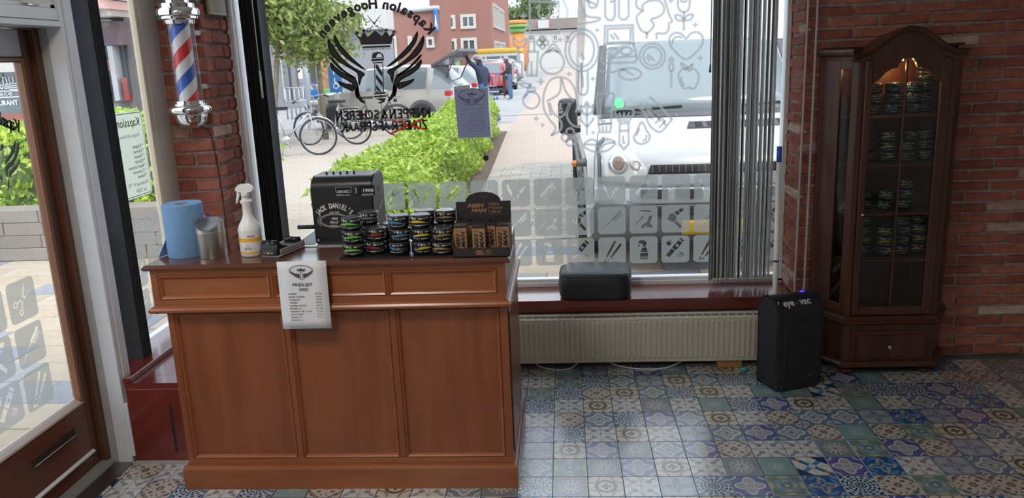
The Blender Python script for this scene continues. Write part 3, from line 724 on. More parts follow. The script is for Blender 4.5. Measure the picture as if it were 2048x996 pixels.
for sx, sy, sr in ((605, 188, 18), (375, 247, 22), (430, 460, 20), (578, 490, 20), (255, 508, 30), (225, 738, 22), (265, 778, 18), (1215, 155, 22), (1245, 362, 24), (1100, 710, 18), (580, 825, 18), (1065, 6, 22), (145, 100, 26)):
    bm = B(); pts = []
    for k in range(8): rr_ = sr if k % 2 == 0 else sr * .42; pts.append((sx + rr_ * math.cos(k * PI / 4), sy + rr_ * math.sin(k * PI / 4)))
    bm.faces.new([bm.verts.new((*Z6(p), 0)) for p in pts]); wdecal('sparkle', bm, M_frostline)
# shop logo in black vinyl, seen from behind
def Z3(p): return W(520 + p[0] / 3.319, p[1] / 3.319)
def vinyl(name, polys, dz=.0008, m=None, fat=0.0):
    bm = fill_poly([[Z3(p) for p in q] for q in polys])
    if fat:
        for q in polys: ribbon(bm, [Z3(p) for p in q], fat, True)
    return wdecal(name, bm, m or M_black, dz=dz)
RWING = [[(843, 446), (900, 395), (960, 335), (1010, 275), (1044, 212), (1040, 262), (1005, 322), (950, 378)],
         [(848, 472), (920, 432), (990, 375), (1050, 300), (1085, 240), (1083, 300), (1045, 365), (975, 415), (905, 457), (888, 482), (880, 548), (866, 500)],
         [(908, 500), (985, 450), (1065, 366), (1058, 388), (1000, 447), (930, 492)],
         [(905, 512), (960, 482), (1020, 447), (1070, 398), (1062, 440), (1010, 487), (940, 527), (915, 562), (896, 640), (886, 580)],
         [(925, 552), (975, 541), (1022, 526), (1000, 552), (960, 574), (922, 588)],
         [(850, 670), (878, 622), (890, 565), (900, 590), (884, 645)]]
for q in RWING: vinyl('wing_feather', [smooth_pts([Vector(p) for p in q], 3, True)], fat=.006)
for q in RWING: vinyl('wing_feather', [smooth_pts([Vector((1540 - p[0], p[1] + 21 - (p[1] - 240) * .02)) for p in q], 3, True)], fat=.006)
vinyl('crown', [[(672, 298), (660, 262), (622, 214), (668, 250), (690, 212), (715, 246), (765, 203), (810, 240), (838, 205), (858, 240), (912, 204), (882, 248), (872, 292)], circ(645, 219, 11), circ(690, 204, 11), circ(838, 202, 11), circ(889, 212, 11)])
vinyl('comb', [[(680, 308), (865, 300), (865, 313), (680, 320)]] + [[(684 + 10.5 * k, 322 - .4 * k), (688 + 10.5 * k, 322 - .4 * k), (688 + 10.5 * k, 334 - .4 * k), (684 + 10.5 * k, 334 - .4 * k)] for k in range(18)])
vinyl('scissors', [strip((710, 100), (764, 164), 3, 9), strip((768, 170), (796, 188), 6), circ(803, 196, 15), circ(803, 196, 10)])
vinyl('scissors', [strip((802, 100), (756, 160), 3, 9), strip((751, 170), (731, 190), 6), circ(722, 200, 15), circ(722, 200, 10)], dz=.0012)
vinyl('barber_pole_mark', [[(742, 388), (746, 362), (762, 348), (782, 344), (802, 348), (818, 362), (824, 383)], [(772, 382), (776, 364), (790, 354), (806, 362), (813, 379)], [(738, 392), (824, 386), (822, 402), (742, 408)], [(748, 414), (818, 409), (816, 418), (750, 422)]] +
      [[(758, 425), (764, 425), (770, 612), (764, 612)], [(812, 420), (818, 420), (824, 610), (818, 610)]] + [[(768, 430), (780, 428), (813, 480), (813, 515), (768, 452)], [(770, 490), (770, 520), (814, 580), (814, 545)], [(770, 560), (772, 592), (796, 606), (806, 606)]] +
      [[(758, 616), (832, 611), (838, 622), (756, 628)], [(756, 636), (840, 630), (840, 642), (758, 648)], [(764, 655), (836, 650), (828, 675), (800, 688), (776, 680), (812, 672)]])
# arched name
cxa, cza, Ra = -.985, 1.545, .352
word = 'Kapsalon Hoogeveen'; nW = len(word)
adv = {'l': .55, ' ': .6, 'K': 1.15, 'H': 1.2, 's': .85}
tot = sum(adv.get(ch, 1.0) for ch in word); span = math.radians(108); a_run = 0
bmn = B()
for ch in word:
    w_ = adv.get(ch, 1.0); ang = PI / 2 - span / 2 + (a_run + w_ / 2) / tot * span; a_run += w_
    if ch == ' ': continue
    tb = text_mesh(ch, .070, bold=.045, mirror=True)
    join_bm(bmn, tb, Matrix.Translation((cxa + Ra * math.cos(ang), cza + Ra * math.sin(ang), 0)) @ Matrix.Rotation(ang - PI / 2, 4, 'Z'))
wdecal('arched_name_lettering', bmn, M_black, dz=.0008, label='black arched name lettering seen from behind')
# slab-serif lettering drawn as strokes
GL = {'K': [((0, 0), (0, 1)), ((0, .42), (.62, 1)), ((.22, .58), (.68, 0))], 'N': [((0, 0), (0, 1)), ((0, 1), (.66, 0)), ((.66, 0), (.66, 1))], 'I': [((.12, 0), (.12, 1))],
      'P': [((0, 0), (0, 1)), ((0, 1), (.4, 1), (.58, .86), (.58, .64), (.4, .5), (0, .5))], 'E': [((0, 0), (0, 1)), ((0, 1), (.55, 1)), ((0, .5), (.42, .5)), ((0, 0), (.57, 0))],
      '&': [((.72, 0), (.2, .72), (.26, .96), (.42, .96), (.46, .76), (.08, .38), (.04, .12), (.22, 0), (.46, .06), (.7, .44))], 'S': [((.52, .82), (.4, .98), (.16, .98), (.04, .8), (.12, .6), (.44, .42), (.54, .2), (.4, .02), (.14, .02), (.02, .2))],
      'C': [((.6, .8), (.44, .98), (.2, .96), (.03, .7), (.03, .3), (.2, .04), (.44, .02), (.6, .2))], 'H': [((0, 0), (0, 1)), ((.62, 0), (.62, 1)), ((0, .5), (.62, .5))],
      'R': [((0, 0), (0, 1)), ((0, 1), (.4, 1), (.56, .86), (.56, .66), (.4, .52), (0, .52)), ((.3, .5), (.62, 0))], 'Z': [((.04, 1), (.6, 1), (.02, 0), (.62, 0))],
      'O': [((.32, 1), (.08, .85), (.02, .5), (.08, .15), (.32, 0), (.58, .15), (.64, .5), (.58, .85), (.32, 1))], 'D': [((0, 0), (0, 1), (.3, 1), (.54, .85), (.6, .5), (.54, .15), (.3, 0), (0, 0))],
      'A': [((0, 0), (.34, 1), (.68, 0)), ((.14, .36), (.54, .36))], 'F': [((0, 0), (0, 1)), ((0, 1), (.55, 1)), ((0, .5), (.42, .5))], ' ': []}
def slab_word(s, x_left, x_right, zc, h, mirror=True):
    adv_ = [(.30 if c == ' ' else (.42 if c == 'I' else .88)) for c in s]; tot_ = sum(adv_); k = (x_right - x_left) / tot_; bm = B(); u = 0
    sw = h * .23
    def Q(p):
        x = (u + p[0]) * k; return ((x_right - x) if mirror else (x_left + x), zc - h / 2 + p[1] * h)
    for c, a_ in zip(s, adv_):
        for st in GL[c]:
            ribbon(bm, [Q(p) for p in st], sw)
            if c not in '&SCOD':
                for p in (st[0], st[-1]):
                    if p[1] in (0, 1) and abs(st[0][1] - st[-1][1]) > .3:
                        x, z = Q(p); zz = z + (-.04 * h if p[1] == 0 else .04 * h); ribbon(bm, [(x - .17 * k, zz), (x + .17 * k, zz)], sw * .62, z=.0002)
        u += a_
    return bm
wdecal('lettering_line', slab_word('KNIPPEN & SCHEREN', -1.243, -.724, 1.343, .043), M_black, dz=.0008)
wdecal('lettering_line', slab_word('ZONDER AFSPRAAK', -1.218, -.742, 1.279, .043), M_black, dz=.0008)
for p, q in (((782, 267), (847, 237)), ((785, 241), (852, 259))):
    bm = B(); ribbon(bm, [W(*p), W(*q)], .011); wdecal('red_tape_strip', bm, M_redtape, dz=.0016)
bm = B(); bm.faces.new([bm.verts.new((*q, 0)) for q in circ(*W(972, 316), .0155, 20)]); wdecal('round_black_sticker', bm, mat('dark_brown_disc', (.03, .02, .018), .6), dz=.0008)
# ---------------------------------------------------------------- left wall: door, casing, narrow window
wl = setting('wall_left')
bm = B(); box(bm, -2.1, -1.87, -2.6, 1.98, -.06, 2.7); box(bm, -2.1, -1.87, 1.98, 4.0, 2.45, 2.7); obj('plaster', bm, M_wall, wl)
bm = B(); box(bm, -2.1, -1.995, 3.08, 4.0, -.1, .34); obj('apron', bm, M_wall, wl)
dr = setting('door_1')
bm = B(); box(bm, -2.06, -1.8705, 3.004, 3.05, .0, 2.45, bev=.002)
obj('door_jamb', bm, M_jamb, dr)
bm = B(); box(bm, -1.93, -1.868, 3.003, 3.028, 0, 2.45, bev=.002); obj('casing_bead', bm, M_greyframe, dr)
bm = B(); box(bm, -2.03, -1.862, 3.030, 3.079, .0, 2.45, bev=.002); obj('casing', bm, M_greyframe, dr)
bm = B(); box(bm, -2.05, -1.866, 1.98, 3.003, 1.795, 1.816, bev=.002); box(bm, -2.05, -1.872, 1.98, 3.003, 1.8185, 1.862, bev=.002); obj('transom_bar', bm, M_greyframe, dr)
bm = B(); box(bm, -2.02, -1.985, 1.98, 3.0, 1.862, 2.45); obj('transom_panel', bm, mat('frosted_transom_panel', (.56, .60, .60), .5), dr)
bm = B(); box(bm, -1.985, -1.88, 2.975, 3.003, 1.862, 2.45, bev=.002); box(bm, -1.985, -1.88, 1.98, 3.003, 1.862, 1.876, bev=.002); obj('transom_bead', bm, M_greyframe, dr)
bm = B(); tube(bm, [(-1.876, 2.80, 1.868), (-1.876, 2.90, 1.868)], .005, 10); obj('transom_hinge', bm, M_chrome, dr)
bm = B(); box(bm, -2.06, -1.962, 2.972, 3.049, .0, 1.795, bev=.003); obj('frame_post', bm, M_door, dr)
lf = bpy.data.objects.new('door_leaf', None); C.objects.link(lf); lf.parent = dr
bm = B(); box(bm, -2.03, -1.985, 2.925, 2.970, .03, 1.79, bev=.006, seg=2); obj('hinge_stile', bm, M_door, lf)
bm = B(); box(bm, -2.03, -1.985, 2.00, 2.065, .03, 1.79, bev=.006, seg=2); obj('lock_stile', bm, M_door, lf)
bm = B(); box(bm, -2.028, -1.986, 2.065, 2.925, 1.69, 1.79, bev=.004); obj('top_rail', bm, mat('plain_grey_rail', (.40, .385, .40), .4, var=.06), lf)  # top rail in a plain grey tone, the other rails are brown
bm = B(); box(bm, -2.028, -1.986, 2.065, 2.925, .03, .315, bev=.004); obj('bottom_rail', bm, M_doorred, lf)
bm = B(); prism(bm, [(-2.02, .315), (-1.983, .315), (-1.986, .322), (-2.01, .338), (-2.02, .338)], 'y', 2.065, 2.925); obj('glazing_bead', bm, mat('pale_worn_bead', (.40, .34, .31), .45), lf)
bm = B(); box(bm, -2.015, -1.982, 2.908, 2.926, .32, 1.69, bev=.004); obj('glazing_bead', bm, wood('warm_bead_wood', (.10, .035, .014), (.17, .062, .022), (.25, .10, .035), 'z', .4, .2), lf)
bm = B(); box(bm, -2.015, -1.982, 2.065, 2.915, 1.672, 1.69, bev=.004); obj('glazing_bead', bm, M_doorred, lf)
bm = B(); box(bm, -2.004, -2.0, 2.06, 2.92, .32, 1.69); obj('pane', bm, M_glass, lf)
bm = B(); box(bm, -1.987, -1.983, 2.57, 2.835, .219, .246, bev=.002); sl = obj('mail_slot', bm, mat('dark_slot', (.030, .014, .009), .6), lf)
bm = B(); box(bm, -1.983, -1.977, 2.575, 2.83, .2135, .2175, bev=.001); obj('flap_edge', bm, M_steel, sl)
bm = B(); prism(bm, [(-1.986, .092), (-1.976, .092), (-1.976, .097), (-1.986, .104)], 'y', 2.0, 2.93); obj('draught_strip', bm, M_greyframe, lf)
bm = B(); prism(bm, [(-2.05, 0), (-1.945, 0), (-1.945, .01), (-1.965, .028), (-2.05, .03)], 'y', 1.98, 3.045); obj('threshold', bm, mat('grey_stone_threshold', (.20, .20, .20), .6, var=.1), dr)
bm = B(); box(bm, -1.945, -1.865, 1.98, 2.998, 0, .004); obj('threshold_plate', bm, M_steeld, dr)
bm = B(); box(bm, -1.868, -1.852, 3.0, 3.04, 0.03, .27, bev=.002); obj('casing_edge_strip', bm, M_greyframe, dr)
M_DOOR = Matrix(((0, 0, 1, -1.9995), (1, 0, 0, 0), (0, 1, 0, 0), (0, 0, 0, 1)))
def WD(px, py):
    p = atX(px, py, -2.0); return (p.y, p.z)
# squares on the door glass
d_sc = WD(12.3, 552); d_z0 = WD(28, 630)[1]
DY0 = WD(12, 590)[0]
for k in range(-5, 2):
    for row in range(3):
        y0 = DY0 + .1745 * k
        if y0 < 2.07 or y0 + SQ > 2.935: continue
        kk = {0: ('scissors', 'razor', 'comb'), 1: ('tailcomb', 'tools', 'dryer'), 2: ('iron', 'spray', 'clipper')}[row][k % 3]
        link('frosted_square', ICON_ME[kk], lf, M=M_DOOR @ Matrix.Translation((y0, .745 - .1715 * row, 0)))
# part of the logo on the door
def Z1d(p): return WD(p[0] / 3.018, 90 + p[1] / 3.018)
def dvinyl(name, polys, m=M_black, sm=True):
    bm = fill_poly([[Z1d(p) for p in (smooth_pts([Vector(p) for p in q], 3, True) if sm else q)] for q in polys]); bm.transform(M_DOOR @ Matrix.Translation((0, 0, .0008))); return obj(name, bm, m, lf)
M_dkgrey = mat('dark_grey_vinyl', (.05, .055, .06), .5)
dvinyl('wing_feather', [[(22, 720), (60, 650), (90, 575), (88, 640), (50, 700)]], M_dkgrey)
dvinyl('wing_feather', [[(30, 740), (80, 680), (110, 580), (112, 640), (85, 715), (48, 752), (46, 800)]], M_dkgrey)
dvinyl('wing_feather', [[(58, 760), (95, 730), (116, 690), (108, 735), (75, 775), (56, 800)]], M_dkgrey)
dvinyl('wing_feather', [[(50, 800), (56, 850), (44, 875), (46, 830)]], M_dkgrey)
dvinyl('crown', [[(0, 600), (0, 640), (18, 630), (20, 600)]], M_dkgrey, False)
dvinyl('barber_pole_mark', [[(0, 770), (12, 800), (16, 830), (0, 800)]], M_dkgrey, False)
for ch, (lx, ly), an in zip('Kapsal', ((92, 508), (72, 499), (52, 491), (33, 485), (13, 474), (-6, 466)), (-.30, -.25, -.2, -.18, -.3, -.35)):
    q = Z1d((lx, ly + 10)); tb = text_mesh(ch, .060, bold=.04, mirror=True); tb.transform(M_DOOR @ Matrix.Translation((q[0], q[1], .0008)) @ Matrix.Rotation(an, 4, 'Z')); obj('name_letter', tb, M_black, lf)
# narrow window beside the door
win2 = setting('window_2')
bm = B(); box(bm, -2.03, -1.992, 3.84, 3.995, .36, 2.45, bev=.004); obj('side_post', bm, M_jamb, win2)
o_ = win2.children[0]; o_.data.materials[0] = mat('warm_white_post_paint', (.58, .56, .52), .45, var=.03)
bm = B(); box(bm, -2.025, -1.994, 3.80, 3.838, .36, 2.45, bev=.003); obj('glazing_bead', bm, mat('cream_bead_paint', (.70, .62, .47), .45), win2)
bm = B(); box(bm, -2.04, -1.99, 3.08, 3.995, .345, .375, bev=.003); obj('bottom_rail', bm, M_white, win2)
bm = B(); box(bm, -2.016, -2.010, 3.08, 3.82, .37, 2.45); obj('pane', bm, M_glass, win2)
M_W2 = Matrix(((0, 0, 1, -2.0085), (1, 0, 0, 0), (0, 1, 0, 0), (0, 0, 0, 1)))
for k in range(5):
    for row in range(3):
        kk = ICON_ME[('scissors', 'razor', 'comb', 'tailcomb', 'tools', 'dryer', 'iron', 'spray', 'clipper')[(row * 3 + k + 1) % 9]]
        if 3.10 + .1745 * k + SQ < 3.81: link('frosted_square', kk, win2, M=M_W2 @ Matrix.Translation((3.10 + .1745 * k - .01 * row, .80 - .17 * row, 0)))
bm = fill_poly([rrect(3.34, 1.045, 3.752, 1.443, .03)]); bm.transform(M_W2); sg = obj('sign_film', bm, frost_mat('pale_green_film', (.66, .72, .62), .05), win2, label='pale green film sign with reversed lettering')
bm = B(); ribbon(bm, rrect(3.348, 1.053, 3.744, 1.435, .025), .003, True); bm.transform(M_W2 @ Matrix.Translation((0, 0, .0006))); obj('sign_border', bm, M_ink, sg)
def sline(s, y_right, z, size, bold=0, align='LEFT'):
    tb = text_mesh(s, size, align=align, bold=bold, mirror=True); tb.transform(M_W2 @ Matrix.Translation((y_right, z, .0006))); obj('sign_lettering', tb, M_ink, sg)
sline('Kapsalon', 3.718, 1.375, .056, .008)
sline('Knippen & Scheren', 3.70, 1.325, .023)
for k, s in enumerate(('* Knippen', '* Scheren', '* Wassen', '* Kleuren', '* Baard scheren', '* Contouren', '* Fohnen')): sline(s, 3.722, 1.272 - .0235 * k, .024, .01)
sline('Wielewaal 9 * 79', 3.725, 1.098, .026); sline('tel. 0528', 3.70, 1.066, .026)
for k in range(6):
    bm = B(); ribbon(bm, [(3.50, 1.272 - .028 * k), (3.512, 1.272 - .028 * k)], .01); bm.transform(M_W2 @ Matrix.Translation((0, 0, .0006))); obj('sign_lettering', bm, M_ink, sg)
# ---------------------------------------------------------------- vertical blinds
def front_M(Y): return Matrix(((1, 0, 0, 0), (0, 0, -1, Y), (0, 1, 0, 0), (0, 0, 0, 1)))
def put(name, bm, m, parent, M, **k):
    bm.transform(M); return obj(name, bm, m, parent, **k)
rs = random.Random(5)
def slat_mesh(w, h, th, m, curve=.006):
    bm = B(); n = 4
    pts = [((k / n - .5) * w, curve * (1 - (2 * k / n - 1) ** 2)) for k in range(n + 1)]
    poly = pts + [(p[0], p[1] - th) for p in reversed(pts)]
    prism(bm, poly, 'z', 0, h, smooth=False); return mesh_of(bm, 'slat', m)
vb1 = thing('vertical_blind', 'dark charcoal vertical blind bunched beside the door frame at the narrow window', 'blind', (-1.935, 3.2, .375))
ya, yb_ = atX(250, 480, -1.872).y, atX(270, 480, -1.872).y
me = slat_mesh(.124, 2.05, .0012, M_blind)
for k in range(11):
    o = link('slat', me, vb1, (.0, ya - 3.2 + (yb_ - ya) * k / 10, -.03 + rs.uniform(0, .006)), (0, 0, rs.uniform(-.06, .06) + (.02 if k else 0)))
bm = B(); box(bm, -.02, .02, -.12, .75, 2.02, 2.06); obj('head_rail', bm, M_white, vb1)
vb2 = thing('vertical_blind', 'dark charcoal vertical blind bunched against the brick pillar', 'blind', (-1.65, 4.27, .40))
xa, xb = atY(523, 400, 4.215).x, atY(557, 400, 4.215).x
me2 = slat_mesh(.115, 2.05, .0012, M_blind)
for k in range(14):
    link('slat', me2, vb2, (xa + 1.65 + (xb - xa) * k / 13, .0, rs.uniform(0, .006)), (0, 0, PI / 2 + rs.uniform(-.05, .05)))
bm = B(); tube(bm, [(-1.575 + 1.65, -.075, 1.20), (-1.575 + 1.65, -.075, 2.0)], .003, 8); tube(bm, [(-1.575 + 1.65, -.075, 1.06), (-1.575 + 1.65, -.075, 1.20)], .006, 8); obj('wand', bm, M_greyframe, vb2)
bm = B(); box(bm, -.15, .9, -.02, .02, 2.04, 2.08); obj('head_rail', bm, M_white, vb2)
vb3 = thing('vertical_blind', 'mid grey vertical blind gathered at the right end of the shop window', 'blind', (.95, 4.27, .40))
xa, xb = atY(1426, 500, 4.215).x, atY(1543, 500, 4.215).x
me3 = slat_mesh(.115, 2.05, .0010, M_blind_r)
ns = 28
for k in range(ns):
    t_ = k / (ns - 1)
    o = link('slat', me3, vb3, (xa - .95 + (xb - xa) * t_ + rs.uniform(-.003, .003), 0, -.015 + rs.uniform(0, .008)), (rs.uniform(-.002, .002), rs.uniform(-.003, .003) + .006 * (t_ - .5), PI / 2 - .34 + rs.uniform(-.10, .10)))
wp = atY(1424, 20, 4.19); wq = atY(1420, 145, 4.19); wz = atY(1421, 128, 4.19)
bm = B(); tube(bm, [(wz.x - .95, wz.y - 4.27, wz.z - .40), (wp.x - .95, wp.y - 4.27, 2.0)], .0025, 8); tube(bm, [(wq.x - .95, wq.y - 4.27, wq.z - .40), (wz.x - .95, wz.y - 4.27, wz.z - .40)], [.006, .004], 8); obj('wand', bm, M_trim, vb3)
bm = B(); box(bm, -.9, .22, -.02, .02, 2.04, 2.08); obj('head_rail', bm, M_white, vb3)
bm = B(); tube(bm, [(xa - .95, -.055, .012), (xb - .95, -.055, .012)], .0015, 6); obj('bottom_chain', bm, M_white, vb3)
# shutter cords in front of the brick reveal
for (p, q), w_ in zip((((1617, 0), (1590, 560)), ((1636, 0), (1609, 560))), ('left', 'right')):
    a_, b_ = atY(*p, 4.05), atY(*q, 4.045)
    d_ = (a_ - b_).normalized()
    bm = B(); tube(bm, [b_ - d_ * .20 , b_, (a_ + b_) / 2, a_, a_ + d_ * .7], .0055, 8)
    tag(obj('shutter_cord', bm, M_cord), 'grey shutter cord hanging before the brick corner, the %s one of two' % w_, 'cord', 'shutter cords by the window')
# white and blue broom stick behind the hair vacuum
st = thing('broom_stick', 'white stick with a blue grip standing behind the black hair vacuum', 'stick', (0, 0, 0))
tp, bt = atY(1559, 293, 4.055), atY(1549.5, 597, 3.93)
d_ = (bt - tp).normalized(); tz = (tp.z - .0) / -d_.z; end = tp + d_ * (tz - .004)
m1, m2 = tp + (bt - tp) * .102, tp + (bt - tp) * .75
bm = B(); tube(bm, [m1, m2, end], .0125, 12); obj('shaft', bm, M_white, st)
bm = B(); tube(bm, [tp, m1], .0130, 12); obj('grip', bm, mat('blue_grip', (.03, .12, .55), .4), st)
bm = B(); tube(bm, [m2 + d_ * -.003, m2 + d_ * .006], .0150, 12); obj('collar', bm, mat('navy_ring', (.03, .04, .2), .4), st)
# ---------------------------------------------------------------- radiator
rd = thing('radiator', 'cream panel radiator with vertical ribs below the red window ledge', 'radiator', (0, 3.945, .045))
RX0, RX1, RH = -.75, 1.07, .243
bm = B()
n_r = int((RX1 - RX0) / .0265); prof = []
for k in range(n_r):
    x = RX0 + .012 + k * .0265
    prof += [(x, 0), (x + .009, 0), (x + .0125, -.006), (x + .0215, -.006), (x + .025, 0)]
for zz0, zz1, dd0, dd1 in ((.028, RH - .024, 1, 1),):
    v0 = [bm.verts.new((x, y, zz0)) for x, y in prof]; v1 = [bm.verts.new((x, y, zz1)) for x, y in prof]
    t0 = [bm.verts.new((x, 0, zz0 - .008)) for x, y in prof]; t1 = [bm.verts.new((x, 0, zz1 + .008)) for x, y in prof]
    for k in range(len(prof) - 1):
        bm.faces.new((v0[k], v0[k + 1], v1[k + 1], v1[k])); bm.faces.new((t0[k], t0[k + 1], v0[k + 1], v0[k])); bm.faces.new((v1[k], v1[k + 1], t1[k + 1], t1[k]))
obj('ribbed_front', bm, M_rad, rd)
bm = B(); box(bm, RX0, RX1, .001, .02, 0, .026, bev=.004); obj('bottom_edge', bm, M_rad, rd)
bm = B(); box(bm, RX0, RX1, .001, .02, RH - .022, RH, bev=.005); obj('top_edge', bm, M_rad, rd)
bm = B(); box(bm, RX0, RX1, .07, .09, .0, RH, bev=.004); obj('back_panel', bm, M_rad, rd)
for x in (RX0, RX1): bm = B(); box(bm, x - .002, x + .002, .0, .09, 0, RH, bev=.001); obj('side_panel', bm, M_rad, rd)
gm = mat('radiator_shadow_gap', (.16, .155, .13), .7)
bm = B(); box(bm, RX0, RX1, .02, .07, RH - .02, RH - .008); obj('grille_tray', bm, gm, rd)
bmg = B(); box(bmg, -.0015, .0015, .018, .072, RH - .009, RH - .001); gme = mesh_of(bmg, 'grille_bar', M_rad)
for k in range(int((RX1 - RX0) / .042)): link('grille_bar', gme, rd, (RX0 + .02 + .042 * k, 0, 0))
bm = B(); box(bm, .77, .896, 3.965, 4.02, 0, .0445, bev=.002); tag(obj('wood_block', bm, M_woodblock), 'small pale wooden block wedged under the radiator', 'block')
cp = [(.18, 4.02, .036), (.26, 3.985, .012), (.37, 3.955, .004), (.5, 3.965, .004), (.58, 4.0, .02), (.62, 4.03, .036)]
bm = B(); tube(bm, smooth_pts([Vector(p) for p in cp], 5), .0035, 8); tag(obj('cable', bm, M_white), 'thin white cable drooping below the radiator left of the wooden block', 'cable', 'cables under the radiator')
cp = [(-.20, 4.02, .036), (-.15, 3.985, .012), (-.08, 3.965, .004), (0, 3.97, .005), (.05, 4.0, .03), (.07, 4.03, .036)]
bm = B(); tube(bm, smooth_pts([Vector(p) for p in cp], 5), .0035, 8); tag(obj('cable', bm, M_white), 'thin white cable drooping below the radiator beside the wooden counter', 'cable', 'cables under the radiator')
# ---------------------------------------------------------------- ottoman on the ledge
ot = thing('ottoman_cushion', 'black leather pouf cushion with rounded corners lying on the red ledge', 'cushion', (.152, 4.178, .355), math.radians(-4))
def rsq(hx, hy, r, n=6): return rrect(-hx, -hy, hx, hy, r, n)
bm = B()
levels = [(.170, .122, .05, 0.0), (.186, .136, .07, .008), (.192, .142, .075, .03), (.194, .145, .08, .08), (.190, .141, .08, .118), (.184, .136, .078, .130)]
rings = []
for hx, hy, r, z in levels: rings.append([bm.verts.new((x, y, z)) for x, y in rsq(hx, hy, r)])
for a_, b_ in zip(rings, rings[1:]):
    for k in range(len(a_)): bm.faces.new((a_[k], a_[(k + 1) % len(a_)], b_[(k + 1) % len(a_)], b_[k]))
bm.faces.new(rings[0][::-1]); bm.faces.new(rings[-1]); obj('side_cover', bm, M_leather, ot, auto=40)
bm = B(); rings = []
for s_, z in ((1.0, .130), (.985, .137), (.93, .143), (.7, .148), (.35, .150)): rings.append([bm.verts.new((x * s_, y * s_, z)) for x, y in rsq(.186, .138, .078)])
for a_, b_ in zip(rings, rings[1:]):
    for k in range(len(a_)): bm.faces.new((a_[k], a_[(k + 1) % len(a_)], b_[(k + 1) % len(a_)], b_[k]))
bm.faces.new(rings[-1]); obj('top_cover', bm, M_leather, ot, smooth=True)
bm = B(); tube(bm, [(x, y, .131) for x, y in rsq(.188, .140, .078)], .0035, 6, closed=True); obj('piping', bm, M_leather, ot)
# ---------------------------------------------------------------- counter
ct = thing('counter', 'amber brown wooden reception counter with panelled front', 'counter', (0, 0, 0))
def panel(name, x0, x1, z0, z1, yf, dep, mould, m_f, m_m):
    """recessed field with a mitred moulding round it"""
    bm = B(); box(bm, x0 + mould, x1 - mould, yf + dep, yf + dep + .006, z0 + mould, z1 - mould)
    f = obj(name, bm, m_f, ct)
    bm = B()
    def ring(i, y): return [bm.verts.new(p) for p in ((x0 + i, y, z0 + i), (x1 - i, y, z0 + i), (x1 - i, y, z1 - i), (x0 + i, y, z1 - i))]
    rr_ = [ring(0, yf), ring(.002, yf + .004), ring(.006, yf - .001), ring(mould * .7, yf + .003), ring(mould, yf + dep - .001), ring(mould, yf + dep + .003)]
    for a_, b_ in zip(rr_, rr_[1:]):
        for k in range(4): bm.faces.new((a_[k], a_[(k + 1) % 4], b_[(k + 1) % 4], b_[k]))
    obj('moulding', bm, m_m, f)
def face_frame(name, x0, x1, z0, z1, holes, yf, m):
    """flat frame with rectangular openings, 18 mm thick"""
    xs = sorted({x0, x1, *[h[0] for h in holes], *[h[1] for h in holes]}); hz0, hz1 = holes[0][2], holes[0][3]
    bm = B(); box(bm, x0, x1, yf, yf + .018, z0, hz0); obj('rail', bm, m, ct); bm = B(); box(bm, x0, x1, yf, yf + .018, hz1, z1); obj('rail', bm, m, ct)
    edges = [x0] + [e for h in holes for e in (h[0], h[1])] + [x1]
    for a_, b_ in zip(edges[::2], edges[1::2]):
        bm = B(); box(bm, a_, b_, yf + .0002, yf + .018, hz0, hz1); obj('stile', bm, M_counter_v, ct)
UX0, UX1 = -1.546, -.222
hu = [(-1.522, -1.093, .786, .883), (-1.084, -.660, .785, .882), (-.654, -.252, .781, .880)]
hu = [(a_, b_, .784, .882) for a_, b_, *_ in hu]
face_frame('upper', UX0, UX1, .760, .905, hu, 2.78, M_counter)
for h in hu: panel('drawer_panel', *h, 2.78, .010, .017, M_counter, M_counter)
hl = [(-1.490, -1.066, .121, .728), (-1.046, -.662, .121, .728), (-.640, -.250, .121, .728)]
BX0, BX1 = -1.513, -.222
face_frame('lower', BX0, BX1, .096, .742, hl, 2.80, M_counter)
for h in hl: panel('lower_panel', *h, 2.80, .012, .016, M_counter_v, M_counter)
bm = B(); box(bm, BX0 + .001, BX1 - .001, 2.818, 3.39, .05, .742); box(bm, UX0 + .001, UX1 - .001, 2.798, 2.975, .742, .905); box(bm, -1.15, -.262, 2.975, 3.39, .742, .858); box(bm, -.262, UX1 - .001, 2.975, 3.39, .742, .905); obj('carcass', bm, M_counter, ct)
bm = B(); box(bm, -.2225, -.2165, 2.83, 3.36, .13, .70, bev=.002); obj('side_panel', bm, M_counter_v, ct)
def mould_run(name, x0, x1, yf, yb, prof, m):
    """prof: (outward offset, z) swept round left side, front and right side"""
    bm = B(); rows = []
    for o_, z in prof: rows.append([bm.verts.new(p) for p in ((x0 - o_, yb, z), (x0 - o_, yf - o_, z), (x1 + o_, yf - o_, z), (x1 + o_, yb, z))])
    for a_, b_ in zip(rows, rows[1:]):
        for k in range(3): bm.faces.new((a_[k], a_[k + 1], b_[k + 1], b_[k]))
    bm.faces.new(rows[0]); bm.faces.new(rows[-1]); bm.faces.new([r[0] for r in rows]); bm.faces.new([r[3] for r in rows])
    return obj(name, bm, m, ct)
mould_run('ledge_moulding', UX0, UX1, 2.78, 3.39, [(-.01, .736), (.012, .737), (.018, .742), (.019, .750), (.014, .757), (.006, .760), (.005, .764), (-.01, .764)], M_counter)
mould_run('top', UX0, UX1, 2.78, 2.985, [(-.01, .902), (.014, .903), (.020, .908), (.020, .914), (.012, .922), (.010, .9235), (-.02, .924)], M_countertop)
mould_run('plinth', -1.513, -.226, 2.80, 3.39, [(-.01, 0), (.020, 0), (.020, .085), (.016, .093), (.008, .096), (-.01, .096)], M_counter)
